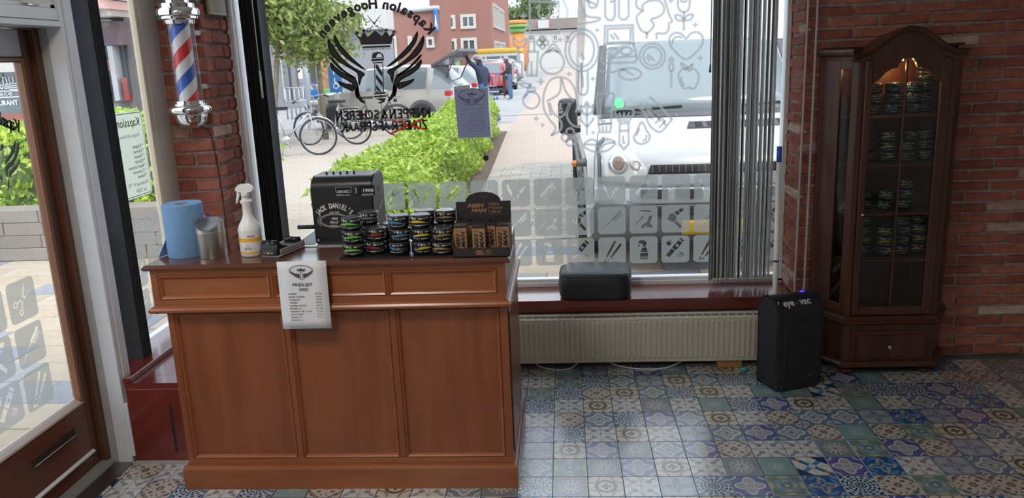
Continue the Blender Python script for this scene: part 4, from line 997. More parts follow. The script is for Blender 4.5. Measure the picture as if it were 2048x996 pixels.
# price list hanging over the counter edge
def sheet(name, x0, x1, z0, z1, Y, bow, m, parent, nz=8, lean=0.0):
    bm = B(); rows = []
    for i in range(nz + 1):
        t_ = i / nz; z = z1 + (z0 - z1) * t_
        rows.append([bm.verts.new((x0 + (x1 - x0) * s_, Y - bow * math.sin(t_ * PI * .8) * (1 + .5 * (s_ - .5)) - lean * t_, z)) for s_ in (0, .25, .5, .75, 1)])
    for a_, b_ in zip(rows, rows[1:]):
        for k in range(4): bm.faces.new((a_[k], b_[k], b_[k + 1], a_[k + 1]))
    o = obj(name, bm, m, parent, smooth=True)
    sd = o.modifiers.new('thick', 'SOLIDIFY'); sd.thickness = .0004; sd.offset = 0
    return o
pl = thing('price_list', 'white printed price list sheet taped to the counter front', 'paper', (0, 0, 0))
sheet('page', -1.052, -.869, .674, .930, 2.756, .002, M_paper, pl, lean=.004)
PM = front_M(2.7505)
def pline(s, x, z, size, bold=.012, align='LEFT', width=None, name='printed_line'):
    put(name, text_mesh(s, size, align=align, bold=bold, width=width), M_ink, pl, PM @ Matrix.Translation((x, z, 0)))
pline('PRIJSLIJST', -.962, .838, .0155, .012, 'CENTER', .075, 'heading'); pline('HEREN', -.960, .822, .0115, .012, 'CENTER', .034, 'heading')
bm = B(); ribbon(bm, [(-.978, .8195), (-.942, .8195)], .0012); put('heading', bm, M_ink, pl, PM)
for k, (a_, b_) in enumerate((('KNIPPEN', '€17.00'), ('BAARD SCHEREN', '€10.00'), ('TONDEUSE', '€15.00'), ('WASSEN', '€ 4.00'), ('KNIPPEN WASSEN', '€20.00'), ('FRICREN V.A', '€ 5.00'), ('KINDEREN T/M 11 JAAR', '€15.00'), ('CONTOUREN', '€ 5.00'), ('HARSEN V.A', '€ 5.00'), ('EPILEREN V.A', '€ 5.00'))):
    zz = .8055 - .0112 * k; pline(a_, -1.018, zz, .0078); pline(b_, -.918, zz, .0078)
def mini_logo(parent, cx, cz, s, M, m=M_ink):
    bm = B()
    for sx in (1, -1):
        for a0_, L_, w_ in ((0, .062, .010), (-.011, .055, .007), (-.021, .040, .005)):
            pts = [(sx * (.012 + t_ * L_), .0 + a0_ + .024 * t_ ** 1.6) for t_ in (0, .3, .6, 1)]
            ribbon(bm, [(cx + p[0] * s, cz + p[1] * s) for p in pts[:2]], w_ * s); ribbon(bm, [(cx + p[0] * s, cz + p[1] * s) for p in pts[1:]], w_ * .7 * s)
    bm.faces.new([bm.verts.new((cx + x * s, cz + y * s, 0)) for x, y in ((-.022, .026), (-.028, .042), (-.012, .034), (0, .046), (.012, .034), (.028, .042), (.022, .026))])
    ribbon(bm, [(cx + x * s, cz + y * s) for x, y in ((-.007, -.03), (-.007, .018), (.007, .018), (.007, -.03))], .0025 * s, True)
    ribbon(bm, [(cx + .075 * s * math.cos(a_), cz + (.025 + .038 * math.sin(a_)) * s) for a_ in [PI * k / 10 for k in range(11)]], .004 * s)
    put('printed_logo', bm, m, parent, M)
mini_logo(pl, -.963, .880, .58, PM)
# ---------------------------------------------------------------- things on the counter
CT = .9242
rl = thing('paper_roll', 'large blue paper towel roll standing at the left end of the counter', 'paper roll', (-1.462, 2.930, CT))
bm = B(); R_, H_ = .0735, .203
lathe(bm, [(.024, .006), (.024, 0), (R_ - .002, 0), (R_, .003), (R_, H_ - .004), (R_ - .003, H_), (.026, H_ - .002), (.024, H_ - .03), (.024, .006)], 40, cap=False); obj('paper', bm, M_blue, rl, auto=35)
bm = B(); lathe(bm, [(.0235, .002), (.0235, H_ - .004), (.0215, H_ - .004), (.0215, .002)], 24, cap=False); obj('core', bm, mat('brown_card_core', (.30, .22, .15), .9), rl)
bm = B(); v_ = [bm.verts.new(p) for p in ((-.068, .03, .082), (-.0735, -.005, .075), (-.098, -.045, .0008), (-.082, .02, .0008))]; bm.faces.new(v_)
o = obj('loose_flap', bm, M_blue, rl); sd = o.modifiers.new('thick', 'SOLIDIFY'); sd.thickness = .0008
tb = thing('table_bin', 'small brushed steel table bin with a swing lid beside the blue roll', 'bin', (-1.342, 2.882, CT))
bm = B(); lathe(bm, [(.0, 0), (.0495, 0), (.0515, .004), (.0520, .098), (.0528, .101), (.0520, .104)], 36); obj('body', bm, M_steel, tb, auto=35)
bm = B(); n = 36; ring0 = []; ring1 = []
for k in range(n):
    a_ = 2 * PI * k / n; x, y = .0520 * math.cos(a_), .0520 * math.sin(a_)
    dip = .036 * max(0.0, math.sin(-a_)) ** 1.3
    ring0.append(bm.verts.new((x, y, .104))); ring1.append(bm.verts.new((x, y, .147 - dip)))
for k in range(n): bm.faces.new((ring0[k], ring0[(k + 1) % n], ring1[(k + 1) % n], ring1[k])).smooth = True
obj('lid_ring', bm, M_steel, tb)
bm = B(); g = []
for i in range(9):
    y = -.050 + .100 * i / 8; hw = math.sqrt(max(.0001, .0508 ** 2 - y * y)); zz = .112 + .034 * (i / 8) ** .8
    g.append([bm.verts.new((hw * (2 * j / 8 - 1), y, zz)) for j in range(9)])
for a_, b_ in zip(g, g[1:]):
    for k in range(8): bm.faces.new((a_[k], a_[k + 1], b_[k + 1], b_[k])).smooth = True
obj('swing_flap', bm, M_steel, tb)
cupz = thing('pen_cup', 'small dark pen cup behind the steel bin', 'cup', (-1.385, 2.962, CT))
bm = B(); lathe(bm, [(.0, .002), (.018, 0), (.019, .07), (.017, .07), (.016, .004), (0, .004)], 16, cap=False); obj('shell', bm, M_plastic, cupz)
for k, (dx, m_, lab) in enumerate(((.004, M_pen, 'blue ballpoint pen standing between the roll and the steel bin'), (-.004, M_whiteplast, 'clear white pen standing beside the blue pen behind the steel bin'))):
    bm = B(); p0 = Vector((-1.385 + dx, 2.962, CT + .006)); p1 = p0 + Vector((.006 - .012 * k, -.006, .150 - .006 * k)); tube(bm, [p0, p1], .0042, 8); pn = obj('pen', bm, m_); tag(pn, lab, 'pen', 'pens in the cup')
    bm = B(); tube(bm, [p1 + Vector((.0042, -.004, -.03)), p1 + Vector((.0042, -.004, .001))], .0014, 6); obj('clip', bm, m_, pn)
# spray bottle
sb = thing('spray_bottle', 'white trigger spray bottle with an orange-banded label on the counter', 'bottle', (-1.196, 2.898, CT))
bm = B(); lathe(bm, [(0, 0), (.038, 0), (.0415, .004), (.0415, .088), (.0425, .098), (.0425, .104), (.034, .124), (.023, .142), (.0175, .158), (.0165, .195), (.0225, .205), (.0225, .210), (.016, .214), (.0155, .224)], 32); obj('body', bm, M_whiteplast, sb, auto=50)
bm = B(); lathe(bm, [(.0155, .222), (.016, .222), (.016, .236), (.0145, .238)], 20); obj('collar', bm, mat('grey_white_cap', (.66, .66, .66), .5), sb)
bm = B(); prism(bm, [(-.034, .250), (-.030, .262), (-.018, .272), (.012, .274), (.028, .264), (.032, .252), (.026, .244), (.012, .242), (.012, .236), (-.012, .236), (-.013, .244), (-.024, .246)], 'y', -.011, .011); obj('spray_head', bm, M_whiteplast, sb, auto=50)
bm = B(); tube(bm, [(-.026, 0, .248), (-.027, 0, .232), (-.033, 0, .215), (-.037, 0, .200)], [.006, .006, .005, .004], 8); obj('trigger', bm, M_whiteplast, sb)
bm = B(); lathe(bm, [(.0417, .014), (.0417, .086)], 32, cap=False); lb = obj('label', bm, mat('label_paper', (.74, .745, .76), .6), sb, smooth=True)
for z0, z1 in ((.058, .073), (.0145, .021)): bm = B(); lathe(bm, [(.0420, z0), (.0420, z1)], 32, cap=False); obj('label_band', bm, M_orange, lb, smooth=True)
tm = text_mesh('ECOLAB', width=.026, bold=.05); tm.transform(Matrix.Translation((.018, .0775, .0003))); bend_cyl(tm, .0417); obj('label_lettering', tm, M_ink, lb)
bm = B()
for k in range(9): box(bm, -.012 + .0032 * k, -.0105 + .0032 * k, .026, .037, 0, .0002)
for k in range(3): box(bm, -.02, .026, .050 - .003 * k, .0508 - .003 * k, 0, .0002)
for v in bm.verts: v.co = Vector((v.co.x, v.co.y, v.co.z))
bm2 = B()
for k in range(9): ribbon(bm2, [(-.012 + .0034 * k, .027), (-.012 + .0034 * k, .037)], .0016 if k % 2 else .001)
ribbon(bm2, [(-.026, .0515), (.028, .0515)], .0007); ribbon(bm2, [(.014, .029), (.030, .029)], .003); ribbon(bm2, [(.002 + .005 * math.cos(a_), .044 + .004 * math.sin(a_)) for a_ in [2 * PI * k / 10 for k in range(10)]], .001, True)
bm.free(); bm2.transform(Matrix.Translation((0, 0, .0003))); bend_cyl(bm2, .0417); obj('label_lettering', bm2, M_ink, lb)
# card terminal
te = thing('card_terminal', 'black and grey card payment terminal with a receipt flap', 'terminal', (-1.09, 2.915, CT), math.radians(-14))
bm = B(); box(bm, -.040, .040, -.075, .110, .0, .010, bev=.006); obj('base', bm, mat('grey_terminal_plastic', (.42, .43, .45), .4), te)
bm = B(); prism(bm, [(-.078, .010), (-.080, .030), (-.072, .052), (-.058, .058), (-.045, .046), (.0, .030), (.06, .028), (.105, .030), (.112, .010)], 'x', -.036, .036); obj('housing', bm, M_plastic, te, auto=45)
bm = B(); tube(bm, [(-.032, -.060, .050), (.032, -.060, .050)], .013, 14); obj('printer_cover', bm, M_plasticg, te)
bm = B(); box(bm, -.026, .026, -.0805, -.0785, .014, .036); obj('screen', bm, mat('dim_screen', (.05, .06, .06), .2), te)
for k, m_ in enumerate((mat('red_key', (.6, .04, .03), .5), mat('yellow_key', (.7, .5, .03), .5), mat('green_key', (.05, .4, .08), .5))):
    bm = B(); box(bm, -.020 + .015 * k, -.009 + .015 * k, -.083, -.080, .016, .022, bev=.001); obj('key', bm, m_, te)
bm = B(); tube(bm, [(-.030, .085, .034), (.030, .085, .034)], .012, 14); obj('paper_roll_end', bm, M_plasticg, te)
bm = B(); box(bm, .036, .0395, -.06, .10, .010, .030, bev=.002); box(bm, -.0395, -.036, -.06, .10, .010, .030, bev=.002); obj('side_strip', bm, mat('silver_strip', (.6, .6, .6), .35, .5), te)
# cash drawer and toy-sized cash register
cd = thing('till_tray', 'flat grey steel till tray under the black register', 'tray', (0, 0, 0))
bm = B(); box(bm, -1.10, -.70, 3.03, 3.37, .859, .921, bev=.004); obj('case', bm, mat('satin_aluminium', (.60, .60, .60), .3, .7), cd)
bm = B(); box(bm, -1.085, -1.005, 3.06, 3.34, .921, .9225); obj('dark_patch', bm, M_plastic, cd)  # thin black patch on the tray top, left of the register
rg = thing('cash_register', 'black metal cash register with white whiskey lettering and a side lever', 'cash register', (0, 0, 0))
RZ0, RZ1, RYF, RYB = .9225, 1.190, 3.062, 3.262
pr = [(RYF, RZ0), (RYF, RZ1 - .045)]
pr += [(RYF + .055 - .055 * math.cos(a_), RZ1 - .045 + .045 * math.sin(a_)) for a_ in [PI / 2 * k / 7 for k in range(1, 8)]]
pr += [(RYB - .03, RZ1), (RYB - .008, RZ1 - .01), (RYB, RZ1 - .03), (RYB, RZ0)]
bm = B(); prism(bm, pr, 'x', -1.000, -.752); 
bmesh.ops.bevel(bm, geom=[e for e in bm.edges if len(e.link_faces) == 2 and abs(e.verts[0].co.x - e.verts[1].co.x) < 1e-6], offset=.006, segments=2, affect='EDGES')
obj('housing', bm, mat('black_enamel', (.016, .017, .02), .32), rg, auto=35)
RM = front_M(RYF - .0008)
def rpt(px, py): p = atY(px, py, RYF); return p.x, p.z
def rtext(s, px, py, width, size=None, bold=.02, name='lettering', dz=0, height=None):
    x, z = rpt(px, py); put(name, text_mesh(s, width=width, bold=bold, height=height), M_print, rg, RM @ Matrix.Translation((x, z, dz)))
(x0, z1), (x1, z0) = rpt(669, 373), rpt(705, 391)
bm = B(); box(bm, x0, x1, RYF - .002, RYF + .003, z0, z1, bev=.001); obj('counter_window', bm, M_plasticg, rg)
bm = B(); ribbon(bm, [(x0 + .004, z0 + .013), (x1 - .002, z0 + .013), (x1 - .002, z1 - .003), (x0 + .004, z1 - .003)], .0012, True); put('window_frame', bm, M_print, rg, front_M(RYF - .0026))
rtext('GEBOEKT', 687, 383, .052, dz=.0018, height=.011); rtext('Guldens cents', 687, 389.5, .056, dz=.0018, height=.006)
(x0, z1), (x1, z0) = rpt(709, 371), rpt(750, 390)
bm = B(); box(bm, x0, x1, RYF - .002, RYF + .003, z0, z1, bev=.001); obj('counter_window', bm, M_plasticg, rg)
rtext('1900', 737, 380.5, .042, dz=.0018, height=.014, bold=.04); rtext('00209', 735, 389, .046, dz=.0018, height=.007)
bm = B(); x, z = rpt(712.5, 380); box(bm, x - .004, x + .004, RYF - .004, RYF, z - .014, z + .012, bev=.001); obj('shutter', bm, M_steel, rg)
def arc_word(s, cx, cz, R, span, size, m, parent, M, bold=.05, height=None):
    bm = B(); n = len(s)
    for k, ch in enumerate(s):
        if ch == ' ': continue
        a_ = PI / 2 + span / 2 - span * (k + .5) / n; t_ = text_mesh(ch, size, bold=bold)
        t_.transform(Matrix.Scale(1.5, 4, (0, 1, 0)))
        join_bm(bm, t_, Matrix.Translation((cx + R * math.cos(a_), cz + R * math.sin(a_), 0)) @ Matrix.Rotation(a_ - PI / 2, 4, 'Z'))
    put('lettering', bm, m, parent, M)
lx, lz = rpt(667, 430)
arc_word("JACK DANIEL'S", lx + .004, lz - .060, .088, math.radians(96), .0185, M_print, rg, RM)
rtext('OLD TIME', 669, 424.5, .040, height=.007)
rtext('Old', 669, 437, .024, bold=.06, height=.010); rtext('No.7', 669, 444.5, .034, bold=.06, height=.010); rtext('BRAND', 668, 451, .026, height=.005)
bm = B()
for rx, rz_, w_ in ((.052, .0235, .0012), (.058, .0275, .0022)): ribbon(bm, circ(lx + .002, lz - .022, rx, 36, rz_), w_, True)
for sx in (-1, 1):
    for k in range(5): a_ = PI + sx * (-.5 + .25 * k) if sx > 0 else (-.5 + .25 * k); ribbon(bm, circ(lx + .002 + .0635 * math.cos(a_), lz - .022 + .031 * math.sin(a_), .006, 10, .004), .0012, True)
put('scroll_border', bm, M_print, rg, RM)
SM = Matrix(((0, 0, 1, -.7512), (1, 0, 0, 0), (0, 1, 0, 0), (0, 0, 0, 1)))
t_ = text_mesh("Jack Daniel's", width=.13, bold=.03, shear=.3); t_.transform(SM @ Matrix.Translation((3.165, 1.04, 0)) @ Matrix.Rotation(.35, 4, 'Z')); obj('lettering', t_, M_print, rg)
bm = B(); 
for yy in (3.15, 3.175): bm.faces.new([bm.verts.new((*p, 0)) for p in circ(yy, 1.125, .005, 12, .012)])
put('slot', bm, M_black, rg, SM)
bm = B(); tube(bm, [(-1.092, 3.14, .977), (-.999, 3.14, .977)], .0085, 12); lv = obj('lever', bm, M_plastic, rg)
bm = B(); lathe(bm, [(0, 0), (.005, 0), (.005, .002), (0, .003)], 14, M=Matrix.Translation((-.987, RYF, .938)) @ Matrix.Rotation(PI / 2, 4, 'X')); obj('screw', bm, M_steel, rg)
for k in range(5):
    bm = B(); lathe(bm, [(.004, 0), (.004, .008), (.0025, .011)], 10, c=(-.955 + .028 * k, 3.15, RZ1)); obj('key_stud', bm, M_plastic, rg)
bm = B(); lathe(bm, [(0, 0), (.012, 0), (.012, .016), (0, .018)], 14, M=Matrix.Translation((-1.0, 3.16, 1.09)) @ Matrix.Rotation(-PI / 2, 4, 'Y')); obj('side_knob', bm, M_plastic, rg)
# tins of hair wax
def make_tin(col):
    r, h = .0385, .0496
    t = bpy.data.objects.new('hair_wax_tin', None)
    bm = B(); lathe(bm, [(0, .0005), (r - .006, 0), (r - .004, .003), (r, .006), (r, .0275), (r - .0006, .028), (r - .0006, .030)], 28); bd = mesh_of(bm, 'body', M_jar)
    bm = B(); lathe(bm, [(r - .0006, .030), (r + .0004, .0302), (r + .0004, .044), (r - .001, .0465), (r - .006, .0488), (r - .010, .0482), (0, .0482)], 28); ld = mesh_of(bm, 'lid', M_jarlid)
    bm = B(); g = []
    for i in range(17):
        a_ = -1.15 + 2.3 * i / 16; s_ = i / 16; z0 = .0195 + .004 * math.sin(s_ * PI * 1.1); z1 = z0 + .0062 * math.sin(PI * min(1, s_ * 1.15)) + .0012
        rr_ = r + .0004; c_, d_ = math.cos(-PI / 2 + a_), math.sin(-PI / 2 + a_); g.append((bm.verts.new((rr_ * c_, rr_ * d_, z0)), bm.verts.new((rr_ * c_, rr_ * d_, z1))))
    for a_, b_ in zip(g, g[1:]): bm.faces.new((a_[0], b_[0], b_[1], a_[1])).smooth = True
    bd2 = mesh_of(bm, 'colour_band', BANDS[col])
    bm = B()
    tx = text_mesh('RED', width=.0115, bold=.05, height=.0052); join_bm(bm, tx, Matrix.Translation((.010, .0375, .0008)))
    tx = text_mesh('STYLE', width=.014, bold=-.005, height=.0050); join_bm(bm, tx, Matrix.Translation((.0235, .0375, .0008)))
    tx = text_mesh('MEN', width=.0085, bold=.04, height=.003); join_bm(bm, tx, Matrix.Translation((-.010, .0393, .0008)))
    tx = text_mesh('STYLE', width=.009, bold=.04, height=.003); join_bm(bm, tx, Matrix.Translation((-.010, .0352, .0008)))
    b2 = B(); b2.faces.new([b2.verts.new((x, y, 0)) for x, y in ((-.024, .0425), (-.018, .0425), (-.016, .039), (-.019, .0355), (-.0205, .032), (-.0225, .032), (-.0215, .036), (-.0245, .039))]); join_bm(bm, b2, Matrix.Translation((0, 0, .0008)))
    b2 = B(); ribbon(b2, [(-.034, .0395), (-.028, .0395)], .004); ribbon(b2, [(.034, .039), (.042, .039)], .004); ribbon(b2, [(-.012 + .003 * k, .0125) for k in range(9)], .0022); ribbon(b2, [(.014, .0135), (.022, .0128), (.032, .0135), (.04, .015)], .0011); ribbon(b2, [(-.044, .0155), (-.03, .0135), (-.018, .0132)], .0011); join_bm(bm, b2, Matrix.Translation((0, 0, .0005)))
    bend_cyl(bm, r); pr_ = mesh_of(bm, 'print', M_print)
    bm = B(); 
    for q in ((.012, .0006), (.020, .0006)): ribbon(bm, circ(0, 0, q[0], 24), q[1] * 1.6, True, .0486)
    tx = text_mesh('MEN STYLE', width=.018, bold=.02, height=.004); join_bm(bm, tx, Matrix.Translation((0, 0, .0486)))
    tp_ = mesh_of(bm, 'lid_print', mat('grey_lid_print', (.30, .31, .32), .5))
    return dict(body=bd, lid=ld, colour_band=bd2, print=pr_, lid_print=tp_)
TINS = {c: make_tin(c) for c in BANDS}
rj = random.Random(21)
def tin(col, loc, label, group, rz=None, top=False):
    t = thing('hair_wax_tin', label, 'tin', loc, rj.uniform(-.75, .75) if rz is None else rz, group)
    for k, me in TINS[col].items():
        if k == 'lid_print':
            if top: link(k, me, t.children[1] if False else t)
        else: link(k, me, t)
    return t
def stack(col, n, x, y, z, where, group):
    for k in range(n):
        pos = {1: ('',), 2: ('lower of the two ', 'upper of the two '), 3: ('bottom of three ', 'middle of three ', 'top of three ')}.get(n, tuple('%s of the %s ' % (w_, {4: 'four', 5: 'five'}.get(n, 'n')) for w_ in ('bottom', 'second from below', 'third from below', 'fourth from below', 'top')[:n]))[k]
        if n == 4: pos = ('bottom of four ', 'second of four ', 'third of four ', 'top of four ')[k]
        if n == 5: pos = ('bottom of five ', 'second of five ', 'third of five ', 'fourth of five ', 'top of five ')[k]
        bandname = {'grey': 'black wax tin'}.get(col, col + '-banded wax tin')
        tin(col, (x + rj.uniform(-.0015, .0015), y + rj.uniform(-.0015, .0015), z + .0489 * k), '%s, %s%s' % (bandname, pos, where), group, top=(k == n - 1))
ty = thing('display_tray', 'flat black tray under the stacked wax tins on the counter', 'tray', (0, 0, CT))
bm = B(); box(bm, -.830, -.4095, 2.792, 2.982, .0, .004, bev=.001); obj('base', bm, M_plastic, ty)
TZ = CT + .0042; G1 = 'wax tins stacked on the counter'
stack('green', 3, -.7855, 2.838, TZ, 'nearest the cash register', G1)
stack('red', 2, -.706, 2.872, TZ, 'in the front row on the counter', G1)
stack('blue', 3, -.612, 2.846, TZ, 'on the counter', G1)
stack('yellow', 3, -.5310, 2.846, TZ, 'in the front row on the counter', G1)
stack('gold', 2, -.4525, 2.832, TZ, 'in front beside the oil display', G1)
stack('grey', 3, -.748, 2.938, TZ, 'behind the green-banded stack', G1)
stack('red', 2, -.664, 2.945, TZ, 'in the row behind the blue-banded stack', G1)
stack('yellow', 3, -.527, 2.931, TZ, 'in the row behind, mostly hidden', G1)
stack('gold', 3, -.4485, 2.920, TZ, 'behind, rising over the front gold tins', G1)
# oil display
dp = thing('counter_display', 'black cardboard display stand with an arched header at the counter end', 'display', (0, 0, CT))
DX0, DX1, DY0_, DY1 = -.408, -.203, 2.775, 2.930
bm = B(); box(bm, DX0, DX1, DY0_, DY1, 0, .003); obj('bottom', bm, M_boxblack, dp)
bm = B(); box(bm, DX0, DX1, DY0_, DY0_ + .002, .0, .034); lp = obj('front_lip', bm, M_boxblack, dp)
hd = [(DX0, .0), (DX1, .0), (DX1, .176), (DX1 - .025, .176)] + [(-.3055 + .066 * math.cos(a_), .176 + .036 * math.sin(a_)) for a_ in [PI * k / 12 for k in range(13)]] + [(DX0 + .025, .176), (DX0, .176)]
bm = B(); prism(bm, hd, 'y', DY1 - .002, DY1); hdr = obj('header_board', bm, M_boxblack, dp)
for x in (DX0, DX1 - .002):
    bm = B(); prism(bm, [(DY0_, 0), (DY1, 0), (DY1, .115), (DY0_ + .03, .085), (DY0_, .034)], 'x', x, x + .002); obj('side_board', bm, mat('kraft_side_board', (.20, .13, .08), .7), dp)
HM = front_M(DY1 - .0026) @ Matrix.Translation((0, CT, 0))
HM = Matrix.Translation((0, 0, 0)) @ front_M(DY1 - .0026)
def htext(s, x, z, width, height, m=M_copper, parent=hdr, M=HM, shear=0., align='CENTER', bold=.02):
    put('lettering', text_mesh(s, width=width, height=height, shear=shear, bold=bold, align=align), m, parent, M @ Matrix.Translation((x, z, 0)))
htext('NISH', -.333, .161, .062, .0155, shear=.3, bold=.05); htext('MAN', -.322, .142, .060, .0155, shear=.3, bold=.05)
bm = B(); ribbon(bm, [(-.286, .134), (-.286, .170)], .0018); put('divider', bm, M_copper, hdr, HM)
for k, (s, w_) in enumerate((('BEARD &', .036), ('MUSTACHE', .046), ('CARE OIL', .040))): htext(s, -.280, .165 - .0145 * k, w_, .0095, align='LEFT')
htext('Original', -.3055, .194, .036, .008, mat('dim_brown_print', (.09, .06, .045), .6)); htext('ALCOHOL FREE    NATURAL OIL    BEARD SERUM    CARE OIL', -.3055, .126, .165, .003, mat('dim_grey_print', (.10, .095, .09), .6))
LM = front_M(DY0_ - .0006)
htext('NISH', -.312, .0215, .030, .0075, parent=lp, M=LM, shear=.3, bold=.05); htext('MAN', -.308, .0125, .030, .0075, parent=lp, M=LM, shear=.3, bold=.05)
for k, s in enumerate(('BEARD &', 'MUSTACHE', 'CARE OIL')): htext(s, -.288, .0235 - .0062 * k, .022, .0042, parent=lp, M=LM, align='LEFT')
def oil_box(x, y, z, rz, lab):
    b_ = thing('oil_carton', lab, 'box', (x, y, z), rz, 'oil cartons in the display')
    for nm, me in OIL: link(nm, me, b_)
    return b_
bw, bdp, bh = .0455, .036, .108
bm = B(); box(bm, -bw / 2, bw / 2, 0, bdp, 0, bh - .008); m_k = mesh_of(bm, 'carton', M_kraft)
bm = B(); box(bm, -bw / 2 - .0003, bw / 2 + .0003, -.0003, bdp + .0003, bh - .008, bh); m_t = mesh_of(bm, 'black_top', M_boxblack)
bm = B()
for s, xo in (('NISH', -.009), ('MAN', .010)):
    t_ = text_mesh(s, width=.062, height=.0155, bold=.05, shear=.3); join_bm(bm, t_, Matrix.Translation((xo, .052 + (.006 if s == 'MAN' else -.002), 0)) @ Matrix.Rotation(PI / 2, 4, 'Z'))
ribbon(bm, circ(-.010, .090, .005, 12, .003), .0012, True); bm.transform(front_M(-.0006)); m_l = mesh_of(bm, 'lettering', M_boxblack)
OIL = [('carton', m_k), ('black_top', m_t), ('lettering', m_l)]
oz = CT + .0032
for x, y, lab in ((-.381, 2.800, 'kraft oil carton standing leftmost in the front row of the display'), (-.313, 2.786, 'kraft oil carton standing foremost in the middle of the display'), (-.2285, 2.806, 'kraft oil carton standing rightmost in the display'), (-.279, 2.826, 'shaded kraft oil carton right behind the foremost carton'), (-.334, 2.839, 'kraft oil carton behind, between the leftmost and the foremost carton'),
                  (-.381, 2.885, 'kraft oil carton in the back row at the left end of the display'), (-.3055, 2.885, 'kraft oil carton in the middle of the back row of the display'), (-.230, 2.885, 'kraft oil carton in the back row at the right end of the display')):
    oil_box(x, y, oz, 0, lab)
# ---------------------------------------------------------------- barber pole on the pillar
PX = atY(368.5, 125, 3.875).x; PYc = 3.875
bp = thing('barber_pole', 'chrome wall barber pole with red, white and blue spiral on the pillar', 'barber pole', (PX, PYc, 0))
def pz(y_, x_=368): return atY(x_ + (y_ - 125) * .15, y_, PYc).z
zt, zb = pz(46), pz(203)
def pole_mat():
    m, nt, p = new_mat('barber_spiral'); t = nt.nodes.new('ShaderNodeTexCoord'); sp = nt.nodes.new('ShaderNodeSeparateXYZ'); nt.links.new(t.outputs['Object'], sp.inputs[0])
    x, y, z = (X_(nt, sp.outputs[k]) for k in range(3)); v = (z / .25 - y.atan2(x) / (2 * PI) + .10)._m('FRACT', z / .25 - y.atan2(x) / (2 * PI) + .14)
    col = mixc(nt, (.62, .62, .64), (.55, .02, .03), v < .26); col = mixc(nt, col, (.03, .10, .45), (v > .5).min(v < .76)); nt.links.new(col, p.inputs['Base Color']); p.inputs['Roughness'].default_value = .3; return m
bm = B(); lathe(bm, [(.046, zb), (.046, zt)], 32); obj('spiral_core', bm, pole_mat(), bp, auto=40)
bm = B(); lathe(bm, [(.066, zb), (.066, zt)], 36, cap=False); obj('glass_tube', bm, M_glass, bp, smooth=True)
bm = B(); lathe(bm, [(.070, zt - .006), (.072, zt), (.074, zt + .012), (.088, zt + .018), (.088, zt + .028), (.098, zt + .034), (.100, zt + .055), (.094, zt + .066), (.080, zt + .070), (.080, zt + .088), (.058, zt + .094), (.058, zt + .104), (.0, zt + .104)], 40); obj('upper_cap', bm, M_chrome, bp, auto=40)
bm = B(); lathe(bm, [(.0, zt + .30)] + [(.100 * math.sin(a_), zt + .195 + .10 * math.cos(a_)) for a_ in [.1 + 2.5 * k / 12 for k in range(13)]] + [(.05, zt + .104)], 32, cap=False); obj('globe', bm, mat('opal_glass', (.55, .56, .58), .25), bp, smooth=True)
bm = B(); lathe(bm, [(.0, pz(253) - .006), (.03, pz(253) - .004), (.055, pz(250)), (.070, pz(243)), (.076, pz(232)), (.076, pz(228)), (.092, pz(226)), (.099, pz(222)), (.099, pz(216)), (.092, pz(212)), (.080, pz(210)), (.080, pz(207)), (.070, pz(206)), (.070, zb + .004)], 40); obj('lower_cap', bm, M_chrome, bp, auto=40)
for yy in (66, 175):
    bm = B(); zz = pz(yy); box(bm, .02, .05, .05, 3.99 - PYc + .0, zz - .012, zz + .012, bev=.002); obj('wall_bracket', bm, M_steel, bp)
cb0 = [(PX + .02, PYc + .02, pz(255) + .01), (PX + .045, 3.96, pz(270)), (PX + .052, 3.978, pz(330)), (PX + .058, 3.98, 1.0), (PX + .06, 3.98, .70), (PX + .06, 3.98, .40)]
bm = B(); tube(bm, smooth_pts([Vector((p[0] - PX, p[1] - PYc, p[2])) for p in cb0], 4), .0035, 6); obj('power_cord', bm, mat('brown_cord', (.05, .018, .012), .6), bp)
# framed certificate on the pillar side
cf = thing('picture_frame', 'gilt-edged framed certificate high on the brick pillar', 'picture frame', (-1.757, 4.16, 1.885))
bm = B(); box(bm, -.002, .010, -.11, .11, .0, .30, bev=.003); obj('frame', bm, wood('dark_gilt', (.12, .08, .03), (.2, .14, .06), (.3, .22, .1), 'z', .4, .2), cf)
bm = B(); box(bm, .010, .0112, -.095, .095, .015, .285); obj('certificate', bm, mat('aged_certificate', (.28, .23, .13), .5, var=.3, vs=12), cf)
# paper notice on the window
nt_ = thing('notice_sheet', 'paper notice in a plastic sleeve hung on the shop window, printed side out', 'paper', (0, 0, 0))
q0, q1 = W(909, 178), W(982, 274)
bm = B(); pts = [W(908, 178), W(975, 176.5), W(981.5, 274), W(917, 275.5)]
for yy in (YW - .006, YW - .0055): pass
prism(bm, [pts[3], pts[2], pts[1], pts[0]], 'y', YW - .0062, YW - .0056); obj('page', bm, frost_mat('lavender_paper', (.42, .42, .52), .0), nt_)
bm = B(); pe = [W(975.5, 176.5), W(979, 176.3), W(985.5, 274), W(982, 274)]; prism(bm, pe[::-1], 'y', YW - .0062, YW - .0058); obj('sleeve_edge', bm, frost_mat('plastic_sleeve', (.7, .7, .7), .6), nt_)
NM = front_M(YW - .0066)
mini_logo(nt_, *W(944, 200), .95, NM, mat('grey_show_through_ink', (.16, .16, .20), .9))
NI = mat('soft_show_through_ink', (.22, .22, .28), .9)
def nline(s, px, py, w_, h_):
    x, z = W(px, py); put('printed_line', text_mesh(s, width=w_, height=h_, mirror=True, bold=.02), NI, nt_, NM @ Matrix.Translation((x, z, 0)))
nline('HYGIENE REGELS', 945, 209, .095, .009)
